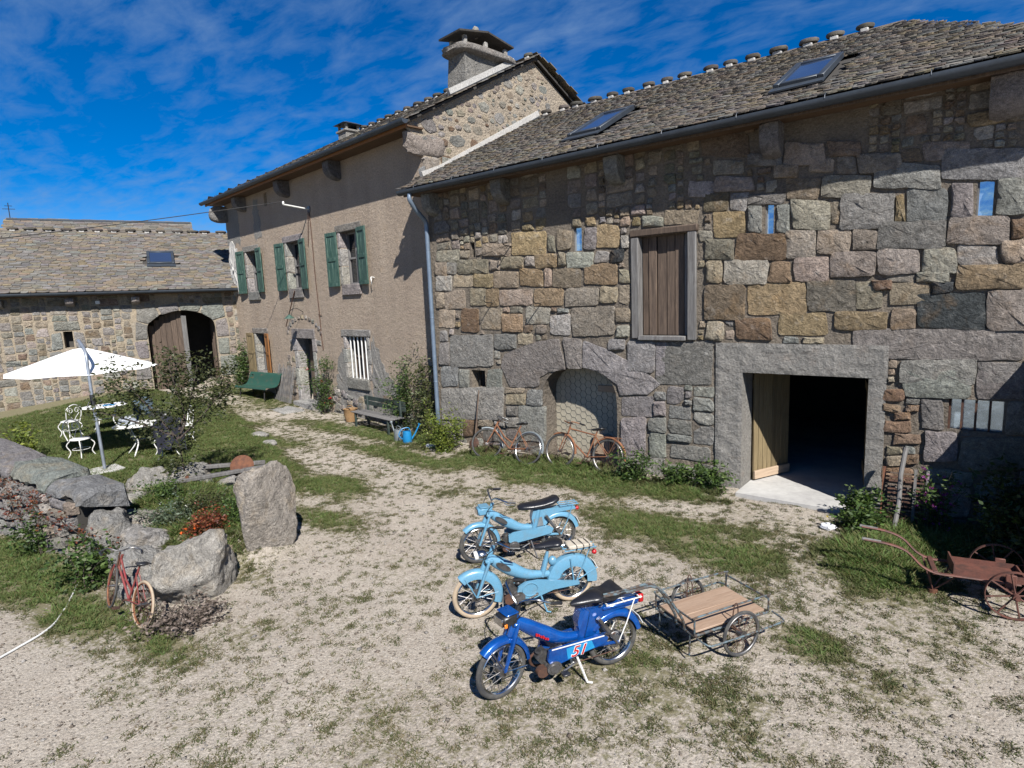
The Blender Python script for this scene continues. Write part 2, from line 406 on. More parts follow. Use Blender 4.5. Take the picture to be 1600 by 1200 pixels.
def cloth_white():
    g = G('parasol_canvas'); g.p.inputs['Base Color'].default_value = (.86, .86, .85, 1); g.set(Roughness=.85)
    tr = g.n('BsdfTranslucent'); tr.inputs[0].default_value = (.8, .8, .78, 1); ms = g.n('MixShader'); ms.inputs[0].default_value = .25
    g.l(g.p.outputs[0], ms.inputs[1]); g.l(tr.outputs[0], ms.inputs[2]); g.l(ms.outputs[0], g.out.inputs[0]); return g.m
M_CANVAS = cloth_white()
def leaf_mat(name, tr=.3, rough=.55):
    g = G(name); c = g.col(); g.base(c); g.set(Roughness=rough); g.p.inputs['Specular IOR Level'].default_value = .35
    t = g.n('BsdfTranslucent'); g.l(g.mix(1.0, c, (.95, 1.05, .5), 'MULTIPLY'), t.inputs[0]); ms = g.n('MixShader'); ms.inputs[0].default_value = tr
    g.l(g.p.outputs[0], ms.inputs[1]); g.l(t.outputs[0], ms.inputs[2]); g.l(ms.outputs[0], g.out.inputs[0]); return g.m
M_LEAF = leaf_mat('leaf'); M_GRASS = leaf_mat('grass_blade', .25, .7); M_PETAL = leaf_mat('petal', .3)

# ------------------------------------------------------------------ ground
def bed(x, y):   # planting bed held by the boulders
    return sstep(1.1, .6, np.sqrt(((x - 1.0) / 2.0) ** 2 + ((y + 6.25) / 1.1) ** 2))
def lawn(x, y):
    yb = -3.6 - .32 * (x + .8)
    return sstep(1.6, -.6, x + .3 * np.sin(y)) * sstep(.5, -.35, y - np.minimum(yb, -1.4)) * sstep(-.3, .3, y + 7.4 - .17 * (x + 1.85))
def gh(x, y):
    x = np.asarray(x, float); y = np.asarray(y, float)
    z = .14 * lawn(x, y) + .3 * bed(x, y) + .42 * sstep(-6.5, -13.5, x) * sstep(-7.5, -2, y)
    z = z - .3 * sstep(.02, .2, y) * sstep(-.3, 0, x) - .12 * sstep(-.45, -.3, y) * sstep(7.2, 7.35, x) * sstep(9.1, 8.95, x)
    z = z + (.05 * (fbm(x * .5, y * .5, 3, 3) - .5) + .03 * (fbm(x * 2.2, y * 2.2, 5, 3) - .5)) * sstep(60, 30, np.abs(x) + np.abs(y))
    return z * sstep(-200, -60, x)
def g1(x, y): return float(gh(np.array([x]), np.array([y]))[0])
def blob(x, y, cx, cy, rx, ry): return np.clip(1.25 - np.sqrt(((x - cx) / rx) ** 2 + ((y - cy) / ry) ** 2), 0, 1)
def gm(x, y):    # how grassy the yard is, 0..1
    x = np.asarray(x, float); y = np.asarray(y, float)
    n = fbm(x * 1.1, y * 1.1, 11, 4); n3 = fbm(x * .35, y * .35, 21, 3)
    p = .33 + .45 * (n3 - .5)
    lush = lawn(x, y) * (.45 + .9 * fbm(x * 1.2, y * 1.2, 43, 4))
    for b in ((4.4, -1.0, 3.0, .75), (6.7, -2.2, 1.4, .8), (6.3, -.9, 1.1, .6), (9.5, -1.9, .8, 1.0), (10.0, -1.0, 1.2, .9), (.9, -8.5, 3.2, .65), (.6, -3.9, 1.6, .6), (2.3, -4.9, 1.1, .4), (-2.5, -.5, 3.6, .6), (-10.5, .8, 3.0, 1.0), (-9.5, -3.0, 4.0, 2.4), (2.7, -6.6, 1.0, .35), (-5, -2.5, 3.5, .5), (.5, -1.6, 2.2, .7), (7.9, -2.7, .9, .5), (9.25, -4.25, .33, .33), (3.6, -7.95, 1.0, .3), (1.0, -6.3, 2.1, 1.1)):
        lush = np.maximum(lush, .95 * blob(x, y, *b) * (.35 + 1.1 * fbm(x * 1.7, y * 1.7, 41, 4)))
    path = blob(x, y, -1, -2.4, 6, .6) * .25 + blob(x, y, 4.5, -6.3, 2.0, 1.6) * .2 + blob(x, y, 3.2, -9.3, 4, .8) * .5
    return np.clip(p + lush * 1.0 - path + (n - .5) * 1.0, 0, 1)
def axis(lo, hi, st, far):
    a = np.arange(lo, hi + 1e-6, st); g = [st]; e = []
    q = st; p = 0
    while p < far: q *= 1.22; p += q; e.append(p)
    e = np.array(e); return np.concatenate([(lo - e)[::-1], a, hi + e])
xs = axis(-16, 12.2, .06, 1500); ys = axis(-10.3, 2.4, .06, 1500)
XX, YY = np.meshgrid(xs, ys); zz = gh(XX, YY); gmv = gm(XX, YY)
nx = len(xs); vi = np.arange(nx * len(ys)).reshape(len(ys), nx)
fc = np.stack([vi[:-1, :-1], vi[:-1, 1:], vi[1:, 1:], vi[1:, :-1]], -1).reshape(-1, 4)
def ground_mat():
    g = G('yard_ground'); t = g.n('TexCoord'); v = t.outputs['Object']
    gr = g.n('Attribute', attribute_name='Col'); sp = g.n('SeparateColor'); g.l(gr.outputs['Color'], sp.inputs[0]); gv = sp.outputs[0]
    a = g.noise(v, .55, 6, .6, .5); b = g.noise(v, 5.5, 6, .7); c = g.noise(v, 42, 4, .75); d = g.noise(v, 150, 2, .8)
    vo = g.n('TexVoronoi'); vo.inputs['Scale'].default_value = 38; g.l(v, vo.inputs['Vector'])
    vo2 = g.n('TexVoronoi'); vo2.inputs['Scale'].default_value = 95; g.l(v, vo2.inputs['Vector'])
    gc = g.mix(g.rng(a, .36, .64, 0, 1), (.455, .405, .342), (.39, .34, .282))
    gc = g.mix(g.rng(b, .5, .75, 0, .6), gc, (.31, .25, .2))
    gc = g.mix(g.rng(vo.outputs['Color'], .62, .95, 0, .5), gc, (.55, .49, .43))
    gc = g.mix(g.rng(vo2.outputs['Color'], .6, .95, 0, .55), gc, (.56, .52, .46))
    gc = g.mix(1.0, gc, g.mix(g.rng(c, .3, .7, 0, 1), (.66,) * 3, (1.26,) * 3), 'MULTIPLY')
    gc = g.mix(1.0, gc, g.mix(g.rng(d, .3, .7, 0, 1), (.72,) * 3, (1.24,) * 3), 'MULTIPLY')
    e = g.noise(v, 16, 5, .7)
    turf = g.mix(g.rng(b, .3, .7, 0, 1), (.15, .145, .065), (.22, .185, .11)); turf = g.mix(g.rng(c, .35, .7, 0, 1), turf, (.12, .115, .05))
    k = g.math('ADD', g.math('MULTIPLY', g.math('SUBTRACT', e, .5), 2.4), gv); k2 = g.math('ADD', k, g.math('MULTIPLY', g.math('SUBTRACT', c, .5), .7))
    f = g.rng(k2, .4, .74, 0, .85)
    g.base(g.mix(f, gc, turf)); g.set(Roughness=.95); g.p.inputs['Specular IOR Level'].default_value = .15
    g.bump([g.math('MULTIPLY', b, .5), g.math('MULTIPLY', c, .55), g.math('MULTIPLY', vo.outputs['Distance'], -.5), g.math('MULTIPLY', d, .5)], .014); return g.m
M_GROUND = ground_mat()
gmesh = fast_mesh('ground', np.stack([XX, YY, zz], -1).reshape(-1, 3), fc, M_GROUND, np.repeat(gmv.reshape(-1, 1), 3, 1), True)
obj('ground', gmesh, kind='structure')

# ------------------------------------------------------------------ masonry
PAL = dict(t=(.385, .32, .24), o=(.355, .27, .165), p=(.345, .3, .25), g=(.285, .272, .252), w=(.4, .37, .325), r=(.22, .15, .1), s=(.07, .076, .082), b=(.25, .195, .145), v=(.245, .225, .175), k=(.28, .195, .13))
def jit(c, r, a=.14):
    k = 1 + r.uniform(-a, a); return tuple(max(.02, x * k * (1 + r.uniform(-.05, .05))) for x in c)
def outline(poly, r, gap=.012, rough=.02):
    """polygon -> rounded irregular ring, counter-clockwise"""
    P = [V((a, b)) for a, b in poly]; n = len(P)
    if sum(P[i].x * P[(i + 1) % n].y - P[(i + 1) % n].x * P[i].y for i in range(n)) < 0: P = P[::-1]
    c = sum(P, V((0, 0))) / n; out = []
    for i in range(n):
        p = P[i]; a = P[i - 1]; b = P[(i + 1) % n]; la = (a - p).length; lb = (b - p).length
        k = min(min(la, lb) * r.uniform(.05, .26), r.uniform(.02, .085))
        e1 = p + (a - p) / la * k; e2 = p + (b - p) / lb * k
        out += [e1, p * .45 + (e1 + e2) * .275, e2]
        ns_ = int(lb / .13); q_ = V((-(b - p).y, (b - p).x)) / lb
        for t_ in range(1, ns_): out.append(p.lerp(b, (t_ + r.uniform(-.2, .2)) / ns_) + q_ * r.uniform(-.013, .009))
    res = []
    for p in out:
        d = c - p; l = d.length
        res.append(p + d / max(l, 1e-6) * (gap + r.uniform(0, rough)))
    return res, c
def stone(mb, poly, r, col, proud, y0=0, gap=.004, rough=.016):
    """one stone of a wall whose outer face is the plane y = y0 (outwards is -y)"""
    ring, c = outline(poly, r, gap - .006, rough); n = len(ring); mb.cur = col
    tx, tz = r.uniform(-.05, .05), r.uniform(-.06, .06); sz = max((p - c).length for p in ring)
    def pr(p, k): return proud * k * (1 + (p.x - c.x) / sz * tx * 6 * .3 + (p.y - c.y) / sz * tz * 6 * .3) + min(proud * .16, .005) * r.uniform(-1, 1)
    vs = [V((p.x, y0 + .04, p.y)) for p in ring]
    i1 = [c + (p - c) * (1 - min(.10, .02 / sz)) for p in ring]; vs += [V((p.x, y0 - pr(p, .72), p.y)) for p in i1]
    i2 = [c + (p - c) * r.uniform(.55, .86) for p in ring]; vs += [V((p.x, y0 - pr(p, 1.0 + r.uniform(-.14, .14)), p.y)) for p in i2]
    i3 = [c + (p - c) * r.uniform(.25, .45) for p in ring]; vs += [V((p.x, y0 - pr(p, 1.05 + r.uniform(-.1, .12)), p.y)) for p in i3]
    vs.append(V((c.x, y0 - proud * r.uniform(.98, 1.12), c.y)))
    fs = []
    for i in range(n):
        j = (i + 1) % n
        fs += [(i, j, n + j, n + i), (n + i, n + j, 2 * n + j, 2 * n + i), (2 * n + i, 2 * n + j, 3 * n + j, 3 * n + i), (3 * n + i, 3 * n + j, 4 * n)]
    mb.add(vs, fs); return mb
def pack(x0, x1, z0, z1, blocks, wr, hr, r, st=.02, vary=None):
    """fill a wall face with roughly coursed stones round blocked polygons/rects; returns rects"""
    W_, H_ = int((x1 - x0) / st), int((z1 - z0) / st); g = np.zeros((H_, W_), bool)
    gx = x0 + (np.arange(W_) + .5) * st; gz = z0 + (np.arange(H_) + .5) * st; GX, GZ = np.meshgrid(gx, gz)
    for b in blocks:
        if len(b) == 4 and not isinstance(b[0], tuple): g |= (GX > b[0]) & (GX < b[1]) & (GZ > b[2]) & (GZ < b[3])
        else:
            ins = np.zeros_like(g); n = len(b)
            for i in range(n):
                (ax, az), (bx, bz) = b[i], b[(i + 1) % n]
                if az == bz: continue
                cr = ((az > GZ) != (bz > GZ)) & (GX < (bx - ax) * (GZ - az) / (bz - az) + ax); ins ^= cr
            g |= ins
    out = []
    for k in range(H_):
        i = 0
        while i < W_:
            if g[k, i]: i += 1; continue
            j = i
            while j < W_ and not g[k, j]: j += 1
            wr_, hr_ = vary(gx[i], gz[k]) if vary else (wr, hr)
            h = int(r.uniform(*hr_) / st); w = int(min(max(r.uniform(*wr_) / st, h * r.uniform(1.0, 1.35)), wr_[1] / st * 1.2))
            if j - i < w * 1.35 or j - i - w < 7: w = j - i
            h = max(4, min(h, int(w * .9)))
            w = min(w, j - i)
            hh = 1
            while hh < h and k + hh < H_ and not g[k + hh, i:i + w].any(): hh += 1
            if k + hh < H_ and hh < h * 1.3:
                q = hh
                while q < h * 1.35 and k + q < H_ and not g[k + q, i:i + w].any(): q += 1
                if k + q < H_ and g[k + q, i:i + w].any(): hh = q
            g[k:k + hh, i:i + w] = True
            if w * st > .11 and hh * st > .085: out.append((x0 + i * st, x0 + (i + w) * st, z0 + k * st, z0 + (k + hh) * st))
            i += w
    return out
def rectpoly(q, r, a=.3):
    x0, x1, z0, z1 = q; w, h = x1 - x0, z1 - z0; k = a * min(w, h)
    if r.random() < .45:
        t = r.random(); e = r.uniform(.2, .5) * min(w, h)
        P = [(x0, z0), (x1, z0), (x1, z1), (x0, z1)]; i = int(t * 4); p, a_, b_ = P[i], P[i - 1], P[(i + 1) % 4]
        f = lambda u, v, d: (u[0] + (v[0] - u[0]) * d / max(abs(v[0] - u[0]) + abs(v[1] - u[1]), 1e-6), u[1] + (v[1] - u[1]) * d / max(abs(v[0] - u[0]) + abs(v[1] - u[1]), 1e-6))
        P[i:i + 1] = [f(p, a_, e), f(p, b_, e * r.uniform(.6, 1.3))]
        return [(x + r.uniform(-.12, .12) * k, z + r.uniform(-.12, .12) * k) for x, z in P]
    return [(x0 + r.uniform(-.2, 1) * k * .5, z0 + r.uniform(-.2, 1) * k * .4), (x1 - r.uniform(-.2, 1) * k * .5, z0 + r.uniform(-.2, 1) * k * .4), (x1 - r.uniform(-.2, 1) * k, z1 - r.uniform(-.2, 1) * k * .6), (x0 + r.uniform(-.2, 1) * k, z1 - r.uniform(-.2, 1) * k * .6)]
def masonry(parent, items, matf, limit=300, name='stone'):
    """items: (poly, col, proud, matkey, y0); the largest become parts of their own, the rest one part"""
    def area(p): return abs(sum(p[i][0] * p[(i + 1) % len(p)][1] - p[(i + 1) % len(p)][0] * p[i][1] for i in range(len(p)))) / 2
    items = sorted(items, key=lambda t: -area(t[0])); r = random.Random(len(items)); rest = {}
    for i, (poly, col, proud, mk, y0) in enumerate(items):
        if i < limit:
            m = MB(); stone(m, poly, r, col, proud, y0); m.build(name, matf[mk], parent, ang=46)
        else:
            stone(rest.setdefault(mk, MB()), poly, r, col, proud, y0)
    for mk, m in rest.items(): m.build('small_stones', matf[mk], parent, kind='stuff', ang=32)
def wallface(x0, x1, z0, z1, ops, depth, y0=0, top=None):
    """front face with rectangular openings and their reveals"""
    xs_ = sorted({x0, x1, *[o[0] for o in ops], *[o[1] for o in ops]}); zs_ = sorted({z0, z1, *[o[2] for o in ops], *[o[3] for o in ops]})
    m = MB()
    for i in range(len(xs_) - 1):
        for k in range(len(zs_) - 1):
            cx, cz = (xs_[i] + xs_[i + 1]) / 2, (zs_[k] + zs_[k + 1]) / 2
            if any(o[0] < cx < o[1] and o[2] < cz < o[3] for o in ops): continue
            a, b, c, d = xs_[i], xs_[i + 1], zs_[k], zs_[k + 1]
            m.add([(a, y0, c), (b, y0, c), (b, y0, d), (a, y0, d)], [(0, 1, 2, 3)])
    for o in ops:
        a, b, c, d = o[:4]; e = y0 + (o[4] if len(o) > 4 else depth)
        m.add([(a, y0, c), (b, y0, c), (b, y0, d), (a, y0, d), (a, e, c), (b, e, c), (b, e, d), (a, e, d)], [(0, 4, 5, 1), (1, 5, 6, 2), (2, 6, 7, 3), (3, 7, 4, 0)])
    return m
def arch_fill(m, x0, x1, zs, zt, y0, y1, n=14):
    """spandrels that turn a rectangular head (top zt) into an arch springing at zs"""
    cx, a, b = (x0 + x1) / 2, (x1 - x0) / 2, zt - zs
    pt = [(cx + a * math.cos(math.pi * i / n), zs + b * math.sin(math.pi * i / n) ** .8) for i in range(n + 1)]
    for i in range(n):
        (ax, az), (bx, bz) = pt[i], pt[i + 1]
        m.add([(ax, y0, az), (bx, y0, bz), (bx, y0, zt), (ax, y0, zt), (ax, y1, az), (bx, y1, bz)], [(0, 1, 2, 3), (0, 4, 5, 1)])
    return pt
# roofs -----------------------------------------------------------------------
def slates(parent, o, ex, es, length, slope, clip=None, row=.135, wr=(.2, .36), seed=1, limit=300, hole=None, mw=None, top=None):
    """rows of stone slates on a slope: o eave corner, ex along the eave, es up the slope"""
    r = random.Random(seed); o = V(o); ex = V(ex).normalized(); es = V(es).normalized(); en = ex.cross(es).normalized()
    tiles = []; s = -.02; k = 0
    while s < slope:
        a, b = clip(s) if clip else (0, length)
        x = a - r.uniform(0, .2)
        while x < b - .06:
            w = min(r.uniform(*wr), b - x + .03)
            if not (top and s > top(x)) and not (hole and any(h[0] < x + w / 2 < h[1] and h[2] < s + .05 < h[3] for h in hole)): tiles.append((x, s + r.uniform(-.018, .018), w, k))
            x += w
        s += row * r.uniform(.92, 1.08); k += 1
    me_w = mw if mw else Matrix()
    d = [((me_w @ (o + ex * t[0] + es * t[1])) - CAM).length / t[2] for t in tiles]
    order = sorted(range(len(tiles)), key=lambda i: d[i]); near = set(order[:limit]); rest = MB()
    for i, (x, s, w, k) in enumerate(tiles):
        m = MB() if i in near else rest
        base = r.choice(((.145, .128, .112), (.16, .14, .12), (.18, .152, .12), (.135, .128, .12), (.17, .163, .152), (.19, .155, .108)))
        m.cur = jit(base, r, .2); th = r.uniform(.011, .024); lf = .016 + r.uniform(0, .01); g = .006
        c = r.uniform(.015, .055); q = r.uniform(-.012, .012)
        pts = [(g, c), (w * .22, c * .25 + q), (w * .55, q), (w * .82, c * .3 + q), (w - g, c * r.uniform(.6, 1.2)), (w - g, row * 1.55), (g, row * 1.55)]
        tl = r.uniform(-.01, .01)
        top = [o + ex * (x + a) + es * (s + b) + en * (lf * (1 - b / (row * 1.6)) + th + tl * (a / w - .5)) for a, b in pts]
        bot = [p - en * th for p in top]
        m.add(top + bot, [(0, 1, 2, 3, 4, 5, 6), (0, 7, 8, 1), (1, 8, 9, 2), (2, 9, 10, 3), (3, 10, 11, 4), (4, 11, 12, 5), (6, 13, 7, 0)])
        if m is not rest: m.build('slate', M_SLATE, parent, smooth=False)
    if rest.v: rest.build('slate_courses', M_SLATE, parent, kind='stuff', smooth=False)
def ridge_caps(parent, p, q, step, r_, seed, size=.2):
    r = random.Random(seed); p = V(p); q = V(q); d = (q - p); n = int(d.length / step); d.normalize()
    sd = d.cross(Z).normalized()
    m = MB(); m.cur = (.14, .12, .1); m.tube([p + Z * -.05, q + Z * -.05], .085, 8); m.build('ridge_bed', M_SLATE, parent); mor = MB()
    for i in range(n):
        c = p + d * (step * (i + .5) + r.uniform(-.06, .06)) + Z * .06
        mb = MB(); mb.cur = jit((.085, .075, .065), r, .3); a = size * r.uniform(.85, 1.15); mor.obox(c - Z * .045, d * a * .5, sd * .1, Z * .045, .02)
        vs = []; k = 11
        for zz_, s_ in ((0, .92), (.035, 1), (.07, .9), (.085, .55)):
            for j in range(k):
                t = 2 * math.pi * j / k; vs.append(c + d * math.cos(t) * a * s_ * (1.05 + .1 * math.sin(j * 2.3 + i)) + sd * math.sin(t) * a * .8 * s_ + Z * zz_)
        fs = [tuple(range(k))[::-1], tuple(range(3 * k, 4 * k))] + [(u * k + j, u * k + (j + 1) % k, (u + 1) * k + (j + 1) % k, (u + 1) * k + j) for u in range(3) for j in range(k)]
        mb.add(vs, fs); mb.build('ridge_stone', M_SLATE, parent, ang=50)
    mor.build('ridge_mortar', M_CEMW, parent, kind='stuff')
def gutter(parent, p, q, r=.085, name='gutter'):
    p = V(p); q = V(q); d = (q - p).normalized(); sd = d.cross(Z).normalized(); m = MB(); n = 9
    prof = [(math.cos(t) * r, math.sin(t) * r) for t in [math.pi + math.pi * i / n for i in range(n + 1)]]
    prof = [(prof[0][0] - .012, .012)] + prof + [(prof[-1][0], .02)]
    prof += [(a * .9, b * .9 + .004) for a, b in reversed(prof)]
    k = len(prof); vs = [e + sd * a + Z * b for e in (p, q) for a, b in prof]
    m.add(vs, [(j, (j + 1) % k, k + (j + 1) % k, k + j) for j in range(k)] + [tuple(range(k))[::-1], tuple(range(k, 2 * k))])
    for e, s_ in ((p, 1), (q, -1)):   # stop ends
        m.add([e + d * .004 * s_ + sd * a + Z * b for a, b in prof[:n + 3]], [tuple(range(n + 3))])
    m.build(name, M_ZINC, parent, ang=50)
    L_ = (q - p).length; nb = max(2, int(L_ / 1.1))
    for i in range(nb):
        c = p.lerp(q, (i + .5) / nb); b = MB(); b.ring(c, d, r * 1.03, .006, 10, 5, math.pi, 2 * math.pi, ref=sd); b.build('gutter_bracket', M_ZINC, parent)
def corbel(parent, x, w, ztop, h, proj, col, y0=0, seed=0):
    """stone bracket with a rounded underside carrying the eave"""
    r = random.Random(seed); m = MB(); m.cur = col; n = 7
    prof = [(.25, 0), (.25, -h), (0, -h)] + [(-proj * math.sin(t) ** .9, -h * .35 - h * .65 * math.cos(t)) for t in [math.pi / 2 * i / n for i in range(1, n + 1)]] + [(-proj, -.03), (-proj + .03, 0)]
    k = len(prof); cols = 4; vs = []
    for i in range(cols + 1):
        e = abs(i / cols - .5) * 2; s_ = 1 - .06 * e ** 4
        for a, b in prof: vs.append(V((x - w / 2 + w * i / cols, y0 + (a if a > 0 else a * s_) + r.uniform(-.008, .008), ztop + b * (s_ if b < -.1 else 1) + r.uniform(-.008, .008) * (b < 0))))
    fs = [(i * k + j, i * k + (j + 1) % k, (i + 1) * k + (j + 1) % k, (i + 1) * k + j) for i in range(cols) for j in range(k)] + [tuple(range(k))[::-1], tuple(cols * k + j for j in range(k))]
    m.add(vs, [f[::-1] for f in fs]); m.build('corbel', M_GRAN, parent, ang=35)
def skylight(parent, c, ex, es, w, h):
    c = V(c); ex = V(ex).normalized(); es = V(es).normalized(); en = ex.cross(es)
    e = obj('skylight', None, parent); m = MB()
    for (a, b, sx_, sy_) in ((-w / 2 - .05, 0, .05, h / 2 + .1), (w / 2 + .05, 0, .05, h / 2 + .1)): m.obox(c + ex * a + es * b + en * .05, ex * sx_, es * sy_, en * .05, .01)
    for b in (-h / 2 - .05, h / 2 + .05): m.obox(c + es * b + en * .05, ex * (w / 2 + .001), es * .05, en * .048, .01)
    m.build('frame', M_ZINC, e)
    m = MB(); m.obox(c - es * (h / 2 + .2) + en * .035, ex * (w / 2 + .12), es * .11, en * .012); m.build('flashing', M_ZINC, e)
    m = MB(); m.obox(c + en * .06, ex * w / 2, es * h / 2, en * .012); m.build('pane', M_SKYL, e)
    return e

